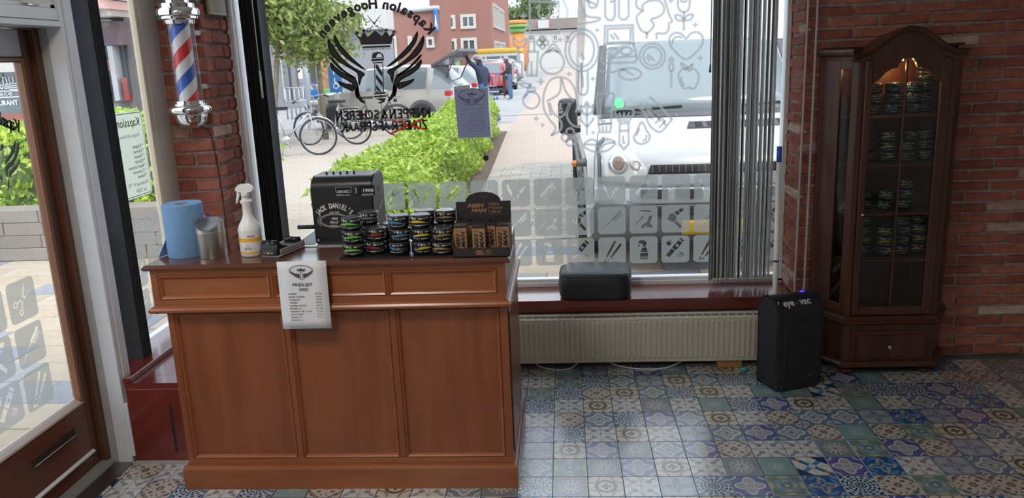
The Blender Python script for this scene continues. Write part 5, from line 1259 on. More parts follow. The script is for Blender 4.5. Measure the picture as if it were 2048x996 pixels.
for k, (s, w_, px) in enumerate((('- BIJ BINNENKOMST DESINFECTEER UW', .125, 947), ('HANDEN', .03, 960), ('- HEEFT UW EEN V/D KLACHTEN, BEL', .122, 948), ('A.U.B. AFZEGGEN', .07, 954), ('- GEEN BABY KNIPPEN', .075, 955), ('- KOM S.V.P ALLEEN NAAR DE', .10, 952), ('BEHANDELING VAN AFSPRAAK', .11, 950), ('- MAX. 4 PERSONEN IN DE KAPSALON', .13, 948), ('- NIES EN HOEST IN DE ELLEBOOG', .09, 954), ('- BLIJF THUIS BIJ KLACHTEN', .10, 953))):
    nline(s, px, 217.5 + 4.9 * k, w_, .0062)
# ---------------------------------------------------------------- hair vacuum
ev = thing('hair_vacuum', 'black upright hair vacuum bin with a rounded top beside the display cabinet', 'vacuum', (.989, 3.640, 0), math.atan2(.089, .231))
EW, ED = .248, .168; EH = .462; er = ED / 2
prf = [(0, .012), (0, EH - er)] + [(er - er * math.cos(a_), EH - er + er * math.sin(a_)) for a_ in [PI * k / 16 for k in range(1, 16)]] + [(ED, EH - er), (ED, .012)]
bm = B(); prism(bm, prf, 'x', .006, EW - .006); obj('housing', bm, M_plastic, ev, auto=30)
for x0, x1 in ((0, .012), (EW - .012, EW)):
    bm = B(); pin = [(er + (y - er) * 1.03, .012 + (z - .012) * 1.008) for y, z in prf]; prism(bm, pin, 'x', x0, x1); bmesh.ops.bevel(bm, geom=[e for e in bm.edges if abs(e.verts[0].co.x - e.verts[1].co.x) < 1e-6], offset=.004, segments=2, affect='EDGES'); obj('end_rim', bm, M_plasticg, ev, auto=35)
bm = B(); pin = [(er + (y - er) * .84, .05 + (z - .012) * .90) for y, z in prf]; prism(bm, pin, 'x', -.002, .004); obj('side_panel', bm, mat('matt_black_side', (.014, .015, .02), .6), ev, auto=30)
bm = B(); box(bm, .035, EW - .03, -.004, .004, .10, EH - .115, bev=.003); obj('front_bin', bm, M_plastic, ev)
bm = B(); box(bm, .02, EW - .02, -.006, .03, .0, .03, bev=.004); obj('intake', bm, M_plastic, ev)
bm = B(); box(bm, .004, EW - .004, .01, ED, 0, .013); obj('foot', bm, M_black, ev)
ang = math.radians(40)
LMt = Matrix.Translation((.105, er - (er + .0012) * math.cos(ang), EH - er + (er + .0012) * math.sin(ang))) @ Matrix.Rotation(PI / 2 - ang, 4, 'X')
for s, xo, w_ in (('eye', -.042, .060), ('vac', .048, .060)): put('logo_lettering', text_mesh(s, width=w_, bold=.03, height=.036 if s == 'eye' else .026), M_print, ev, LMt @ Matrix.Translation((xo, -.005 if s == 'eye' else 0, 0)))
bm = B(); bm.faces.new([bm.verts.new((*p, 0)) for p in circ(.003, 0, .006, 14)]); put('logo_dot', bm, mat('dim_red_dot', (.25, .05, .04), .5), ev, LMt)
bm = B(); box(bm, EW - .075, EW - .055, er - .008, er + .006, EH - .001, EH + .004, bev=.002); obj('indicator_lamp', bm, emit_mat('blue_led', (.02, .03, 1.0), 2.5), ev)
bm = B(); ribbon(bm, [(.15, .062), (.195, .064)], .004); put('small_mark', bm, mat('dim_grey_mark', (.12, .12, .13), .5), ev, front_M(-.0048))
bm = B(); box(bm, .004, .008, .02, .023, EH - .03, EH - .012); obj('seam_mark', bm, M_print, ev)
# a bit of litter beside it
bm = B(); tube(bm, [(.872, 3.905, .012), (.892, 3.895, .020), (.915, 3.90, .012)], [.006, .010, .006], 8); tag(obj('plug', bm, mat('turquoise_plastic', (.04, .42, .45), .4)), 'small turquoise plastic piece on the floor beside the vacuum', 'litter')
# ---------------------------------------------------------------- display cabinet
cb = thing('display_cabinet', 'dark walnut display cabinet with glazed door and arched top against the brick wall', 'cabinet', (0, 0, 0))
YC = 3.86; CX0, CX1, CBL, CBR, YK = 1.363, 1.803, 1.252, 1.914, 4.062
def plan(o):
    """outline of the case grown outward by o"""
    k = .5; return [(CBL - o * .9, YK), (CBL - o * .9, 4.050 - o * .3), (CX0 - o * k, YC - o), (CX1 + o * k, YC - o), (CBR + o * .9, 4.050 - o * .3), (CBR + o * .9, YK)]
def band(name, z0, z1, o0, o1=None, m=M_cab, steps=None):
    st_ = steps or [(o0, z0), (o0 if o1 is None else o1, z1)]
    bm = B(); rows = [[bm.verts.new((x, y, z)) for x, y in plan(o_)] for o_, z in st_]
    for a_, b_ in zip(rows, rows[1:]):
        for k in range(6): bm.faces.new((a_[k], a_[(k + 1) % 6], b_[(k + 1) % 6], b_[k]))
    bm.faces.new(rows[0][::-1]); bm.faces.new(rows[-1]); return obj(name, bm, m, cb)
for x, y in ((1.395, 3.89), (1.775, 3.89), (1.30, 4.03), (1.87, 4.03)):
    bm = B(); lathe(bm, [(.022, 0), (.034, .006), (.037, .016), (.030, .026), (.022, .030), (.026, .036), (.026, .040)], 20, c=(x, y, 0)); obj('bun_foot', bm, M_cab, cb, auto=50)
band('base_moulding', 0, 0, 0, steps=[(.012, .040), (.022, .044), (.022, .058), (.014, .066), (.004, .072)])
band('lower_case', .072, .262, 0)
band('waist_moulding', 0, 0, 0, steps=[(.0, .258), (.012, .262), (.024, .272), (.026, .280), (.016, .286), (.018, .294), (.006, .304), (0, .306)])
# drawer
DX = (1.402, 1.768, .080, .228)
bm = B(); box(bm, DX[0], DX[1], YC - .010, YC, DX[2], DX[3], bev=.003); dw = obj('drawer', bm, M_cab, cb)
bm = B(); 
def ringf(x0, x1, z0, z1, y): return [bm.verts.new(p) for p in ((x0, y, z0), (x1, y, z0), (x1, y, z1), (x0, y, z1))]
rr_ = [ringf(DX[0] + .012, DX[1] - .012, DX[2] + .012, DX[3] - .012, YC - .0102), ringf(DX[0] + .018, DX[1] - .018, DX[2] + .018, DX[3] - .018, YC - .017), ringf(DX[0] + .024, DX[1] - .024, DX[2] + .024, DX[3] - .024, YC - .0102)]
for a_, b_ in zip(rr_, rr_[1:]):
    for k in range(4): bm.faces.new((a_[k], a_[(k + 1) % 4], b_[(k + 1) % 4], b_[k]))
obj('drawer_moulding', bm, M_cab, dw)
bm = B(); lathe(bm, [(.004, 0), (.004, .010), (.011, .014), (.012, .020), (.006, .026), (0, .027)], 16, M=Matrix.Translation((1.585, YC - .010, .148)) @ Matrix.Rotation(PI / 2, 4, 'X')); obj('knob', bm, M_steeld, dw, auto=50)
# upper case: posts, back, shelves
ZU0, ZU1 = .306, 1.545
bm = B(); box(bm, CBL, CBR, YK - .012, YK, ZU0, 1.60); obj('back_board', bm, M_cab, cb)
bm = B(); box(bm, CX0, CX0 + .028, YC, YC + .03, ZU0, ZU1, bev=.003); obj('corner_post', bm, M_cab, cb)
bm = B(); box(bm, CX1 - .028, CX1, YC, YC + .03, ZU0, ZU1, bev=.003); obj('corner_post', bm, M_cab, cb)
def side(sgn):
    A = Vector((CX0 if sgn < 0 else CX1, YC, 0)); Bq = Vector((CBL if sgn < 0 else CBR, 4.050, 0)); L_ = (Bq - A).length; ax = (Bq - A).normalized(); ny = Vector((0, 0, 1)).cross(ax)
    M = Matrix(((ax.x, ny.x, 0, A.x), (ax.y, ny.y, 0, A.y), (0, 0, 1, 0), (0, 0, 0, 1))); s_ = -1 if sgn < 0 else 1
    t0, t1 = (-.018, 0) if ny.dot(Vector((1.58, 4.0, 0)) - A) < 0 else (0, .018)
    def sbx(name, u0, u1, z0, z1, m, par=None, th=None):
        bm = B(); a0, a1 = (t0, t1) if th is None else th; box(bm, u0 * L_, u1 * L_, a0, a1, z0, z1, bev=.002 if th is None else 0, M=M); return obj(name, bm, m, par or sp_)
    sp_ = bpy.data.objects.new('side_panel', None); C.objects.link(sp_); sp_.parent = cb
    sbx('stile', 0, .17, ZU0, 1.56, M_cab); sbx('stile', .47, 1.0, ZU0, 1.56, M_cab); sbx('rail', .17, .47, ZU0, .362, M_cab); sbx('rail', .17, .47, 1.50, 1.56, M_cab)
    mid = (t0 + t1) / 2; sbx('pane', .17, .47, .362, 1.50, M_cabglass, th=(mid - .0015, mid + .0015))
side(-1); side(1)
SZ = [atY(1785, yy, YC).z for yy in (234, 331, 428, 521)]
for z in SZ:
    bm = B(); prism(bm, [(CBL + .02, YK - .014), (CBL + .03, 4.035), (CX0 + .012, YC + .034), (CX1 - .012, YC + .034), (CBR - .03, 4.035), (CBR - .02, YK - .014)], 'z', z - .007, z + .007); obj('shelf', bm, M_cab, cb)
# door
DO = bpy.data.objects.new('door', None); C.objects.link(DO); DO.parent = cb
dx0, dx1, dz0, dz1 = 1.392, 1.775, .312, 1.54
gx0, gx1, gz0 = 1.424, 1.716, .355
gx1 = 1.728
def dbx(name, x0, x1, z0, z1, dpt=.02, m=M_cab, bev=.004, yo=-.012):
    bm = B(); box(bm, x0, x1, YC + yo, YC + yo + dpt, z0, z1, bev=bev); return obj(name, bm, m, DO)
dbx('stile', dx0, gx0, dz0, dz1); dbx('stile', gx1, dx1, dz0, dz1); dbx('rail', gx0, gx1, dz0, gz0)
xm = (gx0 + gx1) / 2
val = [(gx0, 1.56), (gx0, 1.428), (gx0 + .03, 1.452), (gx0 + .06, 1.484), (gx0 + .085, 1.497), (gx0 + .108, 1.500), (gx0 + .116, 1.522), (xm - .018, 1.545), (xm, 1.551)]
val = val + [(2 * xm - x, z) for x, z in reversed(val[:-1])]
bm = fill_poly([val]); bmesh.ops.dissolve_limit(bm, angle_limit=.01, verts=bm.verts, edges=bm.edges)
r_ = bmesh.ops.extrude_face_region(bm, geom=bm.faces[:]); bmesh.ops.translate(bm, verts=[v for v in r_['geom'] if isinstance(v, bmesh.types.BMVert)], vec=(0, 0, .02)); bm.transform(front_M(YC + .008)); obj('arched_rail', bm, M_cab, DO)
vx = [gx0, xm, gx1]
dbx('glazing_bar', xm - .005, xm + .005, gz0, 1.552, .014, bev=.002, yo=-.008)
for z in SZ: dbx('glazing_bar', gx0, gx1, z - .005, z + .005, .012, bev=.002, yo=-.007)
bm = B(); box(bm, gx0 - .003, gx1 + .003, YC - .001, YC + .002, gz0 - .003, 1.556); obj('pane', bm, M_cabglass, DO)
bm = B(); lathe(bm, [(.006, 0), (.006, .004), (.003, .008), (.007, .013), (.006, .018), (0, .020)], 12, M=Matrix.Translation((gx0 - .012, YC - .012, .82)) @ Matrix.Rotation(PI / 2, 4, 'X')); obj('key_knob', bm, M_chrome, DO)
# cornice and arched pediment
def pedi(x):
    """height of the top line along the front"""
    t_ = (x - xm) / .225; 
    return 1.575 + .108 * (.5 + .5 * math.cos(PI * max(-1, min(1, t_)))) 
band('frieze', 1.545, 1.56, .002)
xs_ = [CX0 - .03 + (CX1 - CX0 + .06) * k / 28 for k in range(29)]
bm = B()
prof_c = [(0.004, -.045), (.006, -.030), (.020, -.018), (.026, -.004), (.034, .0)]
rows = []
for o_, dz in prof_c: rows.append([bm.verts.new((x, YC - .012 - o_, pedi(x) + dz)) for x in xs_])
back = [bm.verts.new((x, YC + .03, pedi(x))) for x in xs_]; lowf = [bm.verts.new((x, YC - .012, 1.540)) for x in xs_]; lowb = [bm.verts.new((x, YC + .03, 1.540)) for x in xs_]
allr = [lowf] + rows + [back, lowb]
for a_, b_ in zip(allr, allr[1:] + [allr[0]]):
    for k in range(28): bm.faces.new((a_[k], a_[k + 1], b_[k + 1], b_[k]))
bm.faces.new([r[0] for r in allr]); bm.faces.new([r[-1] for r in allr][::-1]); obj('pediment', bm, M_cab, cb, auto=40)
bm = B(); rows = []
for yy, s_ in ((YC + .028, 1.0), (YK, 1.0)): rows.append([bm.verts.new((x, yy, 1.556 + (pedi(x) - 1.575) * .95)) for x in xs_])
rows.append([bm.verts.new((x, YK, 1.540)) for x in xs_])
for a_, b_ in zip(rows, rows[1:]):
    for k in range(28): bm.faces.new((a_[k], a_[k + 1], b_[k + 1], b_[k]))
obj('roof_board', bm, M_cab, cb, auto=40)
for sgn in (-1, 1):
    A = Vector(((CX0 - .02) if sgn < 0 else (CX1 + .02), YC - .02, 0)); Bq = Vector((CBL - .008 if sgn < 0 else CBR + .008, 4.055, 0))
    bm = B(); d_ = (Bq - A).normalized(); n_ = Vector((d_.y, -d_.x, 0)); n_ = n_ if n_.x * sgn > 0 else -n_
    pts_ = [(-.03, 1.540), (-.004, 1.540), (.0, 1.556), (.016, 1.564), (.022, 1.578), (.022, 1.590), (-.03, 1.590)]
    ra = [bm.verts.new(A + n_ * o_ + Vector((0, 0, z))) for o_, z in pts_]; rb_ = [bm.verts.new(Bq + n_ * o_ + Vector((0, 0, z))) for o_, z in pts_]
    for k in range(len(pts_)): bm.faces.new((ra[k], ra[(k + 1) % len(pts_)], rb_[(k + 1) % len(pts_)], rb_[k]))
    bm.faces.new(ra); bm.faces.new(rb_[::-1]); obj('side_cornice', bm, M_cab, cb)
# small lamp inside the top
bm = B(); lathe(bm, [(.018, 0), (.016, .010), (.0, .012)], 16, c=(xm, YC + .085, 1.528)); lm = obj('lamp', bm, emit_mat('warm_lamp', (1, .55, .18), 6), cb)
ll = bpy.data.lights.new('cabinet_lamp', 'POINT'); ll.energy = 1.6; ll.color = (1, .52, .16); ll.shadow_soft_size = .015
lo = bpy.data.objects.new('cabinet_lamp', ll); lo.location = (xm - .01, YC + .085, 1.50); C.objects.link(lo)
# tins in the cabinet
G2 = 'wax tins in the display cabinet'
def cs(col, n, px, sh, dy, where):
    z = SZ[sh] + .0072; x = atY(px, (234, 331, 428, 521)[sh] - 15, YC + dy).x
    stack(col, n, x, YC + dy, z, where, G2)
cs('grey', 3, 1745, 0, .10, 'at the left edge of the top glazed shelf')
cs('blue', 3, 1783, 0, .10, 'left of the bar on the top glazed shelf')
cs('blue', 3, 1824, 0, .09, 'right of the bar on the top glazed shelf')
cs('green', 5, 1843, 0, .15, 'at the back right of the top glazed shelf')
cs('grey', 2, 1731, 1, .13, 'at the left edge of the second shelf')
cs('yellow', 3, 1771, 1, .10, 'left of the bar on the second shelf')
cs('gold', 3, 1814, 1, .09, 'right of the bar on the second shelf')
cs('grey', 3, 1846, 1, .13, 'at the right edge of the second shelf')
cs('green', 2, 1726, 2, .12, 'at the left edge of the third shelf')
cs('green', 2, 1770, 2, .09, 'beside the bar on the third shelf')
cs('green', 3, 1806, 2, .10, 'right of the bar on the third shelf')
cs('yellow', 4, 1723, 3, .13, 'at the left edge of the fourth shelf')
cs('yellow', 3, 1767, 3, .09, 'left of the bar on the fourth shelf')
cs('gold', 4, 1800, 3, .10, 'right of the bar on the fourth shelf')
cs('yellow', 4, 1831, 3, .13, 'at the right edge of the fourth shelf')
bm = B(); prism(bm, [(CBL + .02, YK - .014), (CBL + .03, 4.035), (CX0 + .012, YC + .034), (CX1 - .012, YC + .034), (CBR - .03, 4.035), (CBR - .02, YK - .014)], 'z', ZU0, .33); obj('case_floor', bm, M_cab, cb)
# ================================================================ the street outside
G = -.08
rng = np.random.default_rng(4)
def quad_ground(name, x0, x1, y0, y1, z, m):
    bm = B(); bm.faces.new([bm.verts.new(p) for p in ((x0, y0, z), (x1, y0, z), (x1, y1, z), (x0, y1, z))]); return tag(obj(name, bm, m), kind='structure')
quad_ground('street', -90, 90, -20, 260, G - .012, M_street)
quad_ground('parking_lot', -14, 1.2, 21.5, 120, G - .006, M_parking)
quad_ground('footway', -1.3, 5.0, 12.6, 100, G - .002, M_redpath)
def slab_mesh(lx, ly, m, seed):
    rr = random.Random(seed); bm = B(); box(bm, -lx / 2 + .003, lx / 2 - .003, -ly / 2 + .003, ly / 2 - .003, -.04, 0, bev=.003)
    for v in bm.verts: v.co.z += rr.uniform(-.001, .001)
    return mesh_of(bm, 'paver', m)
sw = setting('sidewalk')
ps = [slab_mesh(.60, .30, M_paver, k) for k in range(3)]
rp = random.Random(9)
for r_ in range(15):
    y = 3.05 + .30 * r_
    for c in range(-11, 5):
        x = .1 + .60 * c + (.30 if r_ % 2 else 0) + .04 * (r_ % 3)
        if (x < -2.35 and x > -6.3 and y < 7.0 and y > 3.0) or (x >= -2.35 and 5.7 < y < 7.5): link('paver', rp.choice(ps), sw, (x, y, G + rp.uniform(-.002, .002)))
fp = setting('footpath')
pp = [slab_mesh(.30, .20, M_path, 30 + k) for k in range(3)]
for r_ in range(28):
    y = 7.55 + .20 * r_
    for c in range(9):
        x = -1.55 + .30 * c + (.15 if r_ % 2 else 0)
        if -1.32 < x < .9 - (0 if y < 8 else .5): link('paver', rp.choice(pp), fp, (x, y, G + rp.uniform(-.002, .002)))
kb = setting('kerb'); bm = B(); box(bm, -3.2, .2, 23.9, 24.1, G - .02, G + .03, bev=.01); obj('kerb_stone', bm, M_kerb, kb)
# leaves as one mesh of small diamonds
def leaf_cloud(name, pts, nrm, size, m, parent, jitter=.9):
    n = len(pts); d = rng.normal(size=(n, 3)); nr = nrm + rng.normal(size=(n, 3)) * jitter; nr /= np.linalg.norm(nr, axis=1)[:, None] + 1e-9
    u = np.cross(nr, d); u /= np.linalg.norm(u, axis=1)[:, None] + 1e-9; v = np.cross(nr, u)
    s = size * rng.uniform(.7, 1.35, size=(n, 1)); P = np.empty((n, 4, 3))
    P[:, 0] = pts - u * s * .5; P[:, 1] = pts - v * s * .24; P[:, 2] = pts + u * s * .5 + nr * s * .12; P[:, 3] = pts + v * s * .24
    me = bpy.data.meshes.new(name); me.vertices.add(4 * n); me.vertices.foreach_set('co', P.reshape(-1)); me.loops.add(4 * n); me.loops.foreach_set('vertex_index', np.arange(4 * n, dtype=np.int32))
    me.polygons.add(n); me.polygons.foreach_set('loop_start', np.arange(0, 4 * n, 4, dtype=np.int32)); me.polygons.foreach_set('loop_total', np.full(n, 4, dtype=np.int32)); me.update(calc_edges=True); me.validate(); me.materials.append(m)
    o = link(name, me, parent); o['kind'] = 'stuff'; return o
def hedge(name, label, x0, x1, y0, y1, z0, z1, n_top, n_side, m=M_hedge, size=.06, wob=.07):
    h = thing(name, label, 'hedge', ((x0 + x1) / 2, (y0 + y1) / 2, z0))
    cx, cy = h.location.x, h.location.y; P = []; N = []
    def add(n, f, nn):
        a = rng.uniform(0, 1, size=(n, 2)); p = np.array([f(*q) for q in a]); P.append(p); N.append(np.tile(nn, (n, 1)))
    hx, hy, hz = (x1 - x0) / 2, (y1 - y0) / 2, z1 - z0
    def wv(x, y): return wob * (math.sin(3.1 * x + 1.3 * y) + math.sin(5.7 * y - 2.2 * x) * .6 + rng.uniform(-.8, .8))
    rnd = .18
    def top(a, b):
        x, y = -hx + 2 * hx * a, -hy + 2 * hy * b; e = min(1, min(hx - abs(x), hy - abs(y)) / rnd); return (x, y, hz - rnd * .8 * (1 - math.sqrt(max(0, 1 - (1 - e) ** 2))) + wv(x + cx, y + cy))
    add(n_top, top, (0, 0, 1))
    ar = 2 * (hx + hy)
    for sx in (-1, 1): add(int(n_side * hy / (hx + hy) / 2), lambda a, b: (sx * (hx + wv(a * 9, b * 7) - .10 * (b - .5) ** 2), -hy + 2 * hy * a, hz * (.02 + .98 * b)), (sx, 0, .3))
    for sy in (-1, 1): add(int(n_side * hx / (hx + hy) / 2), lambda a, b: (-hx + 2 * hx * a, sy * (hy + wv(a * 9, b * 7) - .10 * (b - .5) ** 2), hz * (.02 + .98 * b)), (0, sy, .3))
    leaf_cloud('foliage', np.concatenate(P), np.concatenate(N), size, m, h)
    bm = B(); box(bm, -hx + .07, hx - .07, -hy + .07, hy - .07, 0, hz - .09, bev=.06); obj('twig_core', bm, mat('hedge_core', (.10, .17, .035), .95, var=.4, vs=20), h)
    return h
hd1 = hedge('hedge', 'long bright green clipped hedge running away from the shop window', -2.23, -1.38, 6.45, 18.5, G, .70, 17000, 15000, size=.065)
hd1.rotation_euler = (0, 0, .03)
bm = B(); prism(bm, [(-2.15, 6.2), (-1.05, 6.2), (-1.12, 12), (-1.32, 18.8), (-2.6, 18.8)], 'z', G - .02, G + .012); tag(obj('soil_bed', bm, M_soil), kind='structure')
# low stone wall with a hedge, seen through the door
lw = thing('garden_wall', 'low wall of pale stone blocks in front of a hedge, seen through the door', 'wall', (0, 7.05, G))
bst = []
for l_ in (.78, .56, .39):
    bm = B(); box(bm, -l_ / 2 + .003, l_ / 2 - .003, 0, .28, .002, .122, bev=.005); bst.append((l_, mesh_of(bm, 'stone_block', M_stone)))
for r_ in range(4):
    x = -9.5 + .21 * (r_ % 3)
    while x < -3.7:
        l_, me = rp.choice(bst); link('stone_block', me, lw, (x + l_ / 2, rp.uniform(0, .006), .1225 * r_)); x += l_
hedge('hedge', 'yellow-green hedge growing behind the low stone wall', -9.5, -3.3, 7.62, 8.9, G + .05, 1.12, 11000, 12000, size=.085, m=leaf_mat('yellow_green_leaf', ((0, (.22, .40, .06)), (.4, (.40, .58, .08)), (.7, (.56, .70, .10)), (1, (.66, .76, .16)))))
# trees
def tree(label, px, py, Y, crown, R, n, leaf=.13, m=M_treeleaf, tr=.06, group='street trees'):
    b0 = atZ(px, py, G) if Y is None else atY(px, py, Y); Yt = b0.y; c0 = atY(*crown, Yt)
    t = thing('street_tree', label, 'tree', (b0.x, Yt, G), 0, group)
    top = Vector((c0.x - b0.x, 0, c0.z - G)); bm = B()
    tube(bm, [(0, 0, 0), (top.x * .2, 0, top.z * .3), (top.x * .6, .02, top.z * .7), (top.x, 0, top.z)], [tr * 1.3, tr, tr * .9, tr * .5], 8)
    for k in range(7):
        a_ = k * 2.4; z_ = top.z * (.68 + .04 * k); tube(bm, [(top.x * .8, 0, z_), (top.x + R * .35 * math.cos(a_), R * .35 * math.sin(a_), z_ + R * .3), (top.x + R * .75 * math.cos(a_), R * .7 * math.sin(a_), z_ + R * .55)], [tr * .45, tr * .3, tr * .12], 6)
    obj('trunk', bm, M_bark, t)
    cl = []; q = rng.normal(size=(26, 3)); q /= np.linalg.norm(q, axis=1)[:, None]; cen = q * rng.uniform(.25, .8, size=(26, 1)) * R * np.array([1.15, 1, .85])
    for c in cen: cl.append(c + rng.normal(size=(n // 26, 3)) * R * .21)
    P = np.concatenate(cl) + np.array(top); N = P - np.array(top)
    leaf_cloud('crown', P, N / (np.linalg.norm(N, axis=1)[:, None] + 1e-6), leaf, m, t, 1.2); return t
tree('slim street tree with a yellow-green crown beside the bicycles', 652, 278, None, (628, 52), .95, 6500)
tree('tree with a yellow-green crown at the left edge of the shop window', 551, 300, None, (560, 30), .95, 5500)
tree('round green tree far behind the row houses', 1075, 100, 125, (1076, 12), 3.2, 3000, .5, M_farleaf, .3)
tree('bushy green tree behind the corner of the red brick building', 1005, 100, 150, (1004, 34), 3.2, 2500, .7, M_farleaf, .3)
tree('low leafy tree above the roofs of the row houses', 1040, 100, 141, (1044, 34), 2.6, 2500, .7, M_farleaf, .3)
# ---------------------------------------------------------------- vehicles
def wheel_mesh(r, w):
    bm = B(); M = Matrix.Rotation(PI / 2, 4, 'X')
    lathe(bm, [(r * .62, -w / 2), (r * .95, -w / 2), (r, -w * .35), (r, w * .35), (r * .95, w / 2), (r * .62, w / 2)], 28, M=M); ty_ = mesh_of(bm, 'tyre', M_tyre)
    bm = B(); lathe(bm, [(.0, -w * .42), (r * .16, -w * .44), (r * .22, -w * .36), (r * .55, -w * .40), (r * .63, -w * .48), (r * .63, w * .48), (0, w * .40)], 28, M=M)
    rim = mesh_of(bm, 'rim', mat('alloy_rim', (.50, .51, .52), .3, .8)); return ty_, rim
WH = wheel_mesh(.33, .21)
def add_wheel(par, x, y, z, wh=WH, rz=0, s=1.0):
    w_ = link('wheel', wh[0], par, (x, y, z), (0, 0, rz)); w_.scale = (s, 1, s); link('rim', wh[1], w_)
def car(name, label, loc, rz, paint, L, W_, prof, group='parked cars', plate=False, gate_open=False):
    """prof: stations (x, z_bottom, z_belt, z_top, half width, half width of roof, cabin flag); rear at x = 0"""
    c = thing(name, label, 'car', loc, rz, group)
    body, gl, tr = B(), B(), B(); secs = []
    for (x, zb, ze, zt, w, wt, cab) in prof:
        half = [(w * .90, zb), (w * .99, zb + .10), (w, (zb + ze) / 2), (w * .975, ze), (wt + (w * .96 - wt) * .12, zt - .04), (wt * .86, zt), (0, zt + .015)]
        secs.append(([(x, y, z) for y, z in half] + [(x, -y, z) for y, z in reversed(half[:-1])], cab))
    def skin(bm, sel):
        cache = {}
        def V(i, k):
            if (i, k) not in cache: cache[(i, k)] = bm.verts.new(secs[i][0][k])
            return cache[(i, k)]
        nk = len(secs[0][0])
        for i in range(len(secs) - 1):
            for k in range(nk - 1):
                if sel(i, k): bm.faces.new((V(i, k), V(i + 1, k), V(i + 1, k + 1), V(i, k + 1))).smooth = True
        return V
    nk = len(secs[0][0]); 
    def is_glass(i, k):
        kk = min(k, nk - 2 - k); f = secs[i][1] + secs[i + 1][1]
        if kk == 3 and secs[i][1] in 'gGwr' and secs[i + 1][1] in 'gGwr' and f not in ('ww',): return True
        return kk in (4, 5) and f in ('Gw', 'rG')
    V = skin(body, lambda i, k: not is_glass(i, k))
    body.faces.new([V(0, k) for k in range(nk)]); body.faces.new([V(len(secs) - 1, k) for k in range(nk)][::-1])
    skin(gl, is_glass)
    obj('body', body, paint, c, auto=35); obj('windows', gl, M_carglass, c)
    for x0, x1 in ((prof[1][0] + .05, .62 * L), ):
        pass
    zb = prof[3][1]; bm = B(); box(bm, L * .05, L * .95, -W_ / 2 * .93, W_ / 2 * .93, zb - .05, zb + .09, bev=.02); obj('sill_trim', bm, M_trim, c)
    for x in (L * .20, L * .80):
        for sy in (-1, 1):
            add_wheel(c, x, sy * (W_ / 2 - .085), .33)
            bm = B(); prism(bm, circ(x, .34, .395, 24), 'y', sy * (W_ / 2 - .05), sy * (W_ / 2 + .002)); obj('wheel_arch', bm, M_trim, c)
            for ch in c.children:
                pass
    for sy in (-1, 1):
        bm = B(); box(bm, .03, .22, sy * (prof[1][4] - .16), sy * (prof[1][4] + .005), .80, .95, bev=.03); obj('tail_lamp', bm, M_redlens, c)
        bm = B(); box(bm, L - .30, L - .06, sy * (prof[-3][4] - .2), sy * (prof[-3][4] - .02), .66, .78, bev=.03); obj('headlamp', bm, M_light, c)
        bm = B(); box(bm, L * .63, L * .66, sy * (W_ / 2), sy * (W_ / 2 + .17), .98, 1.11, bev=.03); obj('door_mirror', bm, paint, c)
        for xx in (L * .46, L * .30 + .15): bm = B(); box(bm, xx, xx + .15, sy * (W_ / 2 - .005), sy * (W_ / 2 + .012), .83, .86, bev=.005); obj('door_handle', bm, paint, c)
        bm = B(); box(bm, L * .47, L * .475, sy * (W_ / 2 - .02), sy * (W_ / 2 + .002), .35, 1.0); obj('door_seam', bm, M_trim, c)
    if plate: bm = B(); box(bm, -.03, .02, -.26, .26, .62, .73); obj('number_plate', bm, M_plate, c)
    if gate_open:
        x0, z0 = .62, 1.55; tg = bpy.data.objects.new('tailgate', None); C.objects.link(tg); tg.parent = c
        M = Matrix.Translation((x0, 0, z0)) @ Matrix.Rotation(math.radians(24), 4, 'Y')
        def rb_(nm, u0, u1, w0, w1, t0, t1, m): bm = B(); prism(bm, [(-u0, w0), (-u1, w1), (-u1, -w1), (-u0, -w0)], 'z', t0, t1, M=M); obj(nm, bm, m, tg)
        rb_('frame', 0, .58, .62, .70, -.03, .03, M_trim); rb_('rear_window', .08, .50, .54, .60, -.034, .036, M_carglass); rb_('skin', .56, .86, .70, .66, -.02, .05, M_trim); rb_('lamp', .60, .72, .60, .58, .05, .06, M_redlens)
        for sy in (-.56, .56): bm = B(); tube(bm, [(.35, sy, 1.05), (.02, sy, 1.70)], .015, 6); obj('gas_strut', bm, M_tyre, tg)
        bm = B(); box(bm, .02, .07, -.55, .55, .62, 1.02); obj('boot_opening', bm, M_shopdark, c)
    return c
SUV = [(0, .42, .70, .78, .70, .60, 'b'), (.06, .30, .95, 1.06, .86, .66, 'r'), (.55, .25, 1.0, 1.52, .885, .60, 'G'), (.62, .25, 1.0, 1.55, .89, .62, 'p'), (.70, .25, 1.0, 1.56, .89, .63, 'g'), (1.35, .22, .99, 1.59, .89, .65, 'g'), (1.42, .22, .985, 1.59, .89, .65, 'p'), (1.50, .22, .98, 1.59, .89, .65, 'g'), (2.35, .22, .97, 1.54, .89, .63, 'g'), (2.42, .22, .97, 1.53, .89, .63, 'G'), (3.10, .22, .95, 1.03, .885, .72, 'w'), (3.65, .24, .87, .95, .865, .68, 'b'), (3.98, .28, .74, .82, .80, .62, 'b'), (4.10, .38, .58, .64, .70, .5, 'b')]
HATCH = [(x * .93, zb, ze * .94, zt * .94, w * .95, wt * .94, c) for x, zb, ze, zt, w, wt, c in SUV]
def place(px, py): p = atZ(px, py, G); return (p.x, p.y, G)
def cloc(px, Y): return (atY(px, 150, Y).x, Y, G)
car('family_car', 'champagne compact SUV with its tailgate open beside the hedge', cloc(926, 21.0), math.radians(180 - 13), M_carsilver, 4.1, 1.78, SUV, gate_open=True)
car('family_car', 'silver hatchback standing behind the open tailgate', cloc(967, 26.5), math.radians(180 - 8), M_cargrey, 3.8, 1.7, HATCH)
car('family_car', 'bright red small car in the parking row', cloc(981, 37), math.radians(100), M_carred, 3.8, 1.7, HATCH)
car('family_car', 'white small car parked right of the red one', cloc(1003, 43), math.radians(98), M_carwhite, 3.8, 1.7, HATCH)
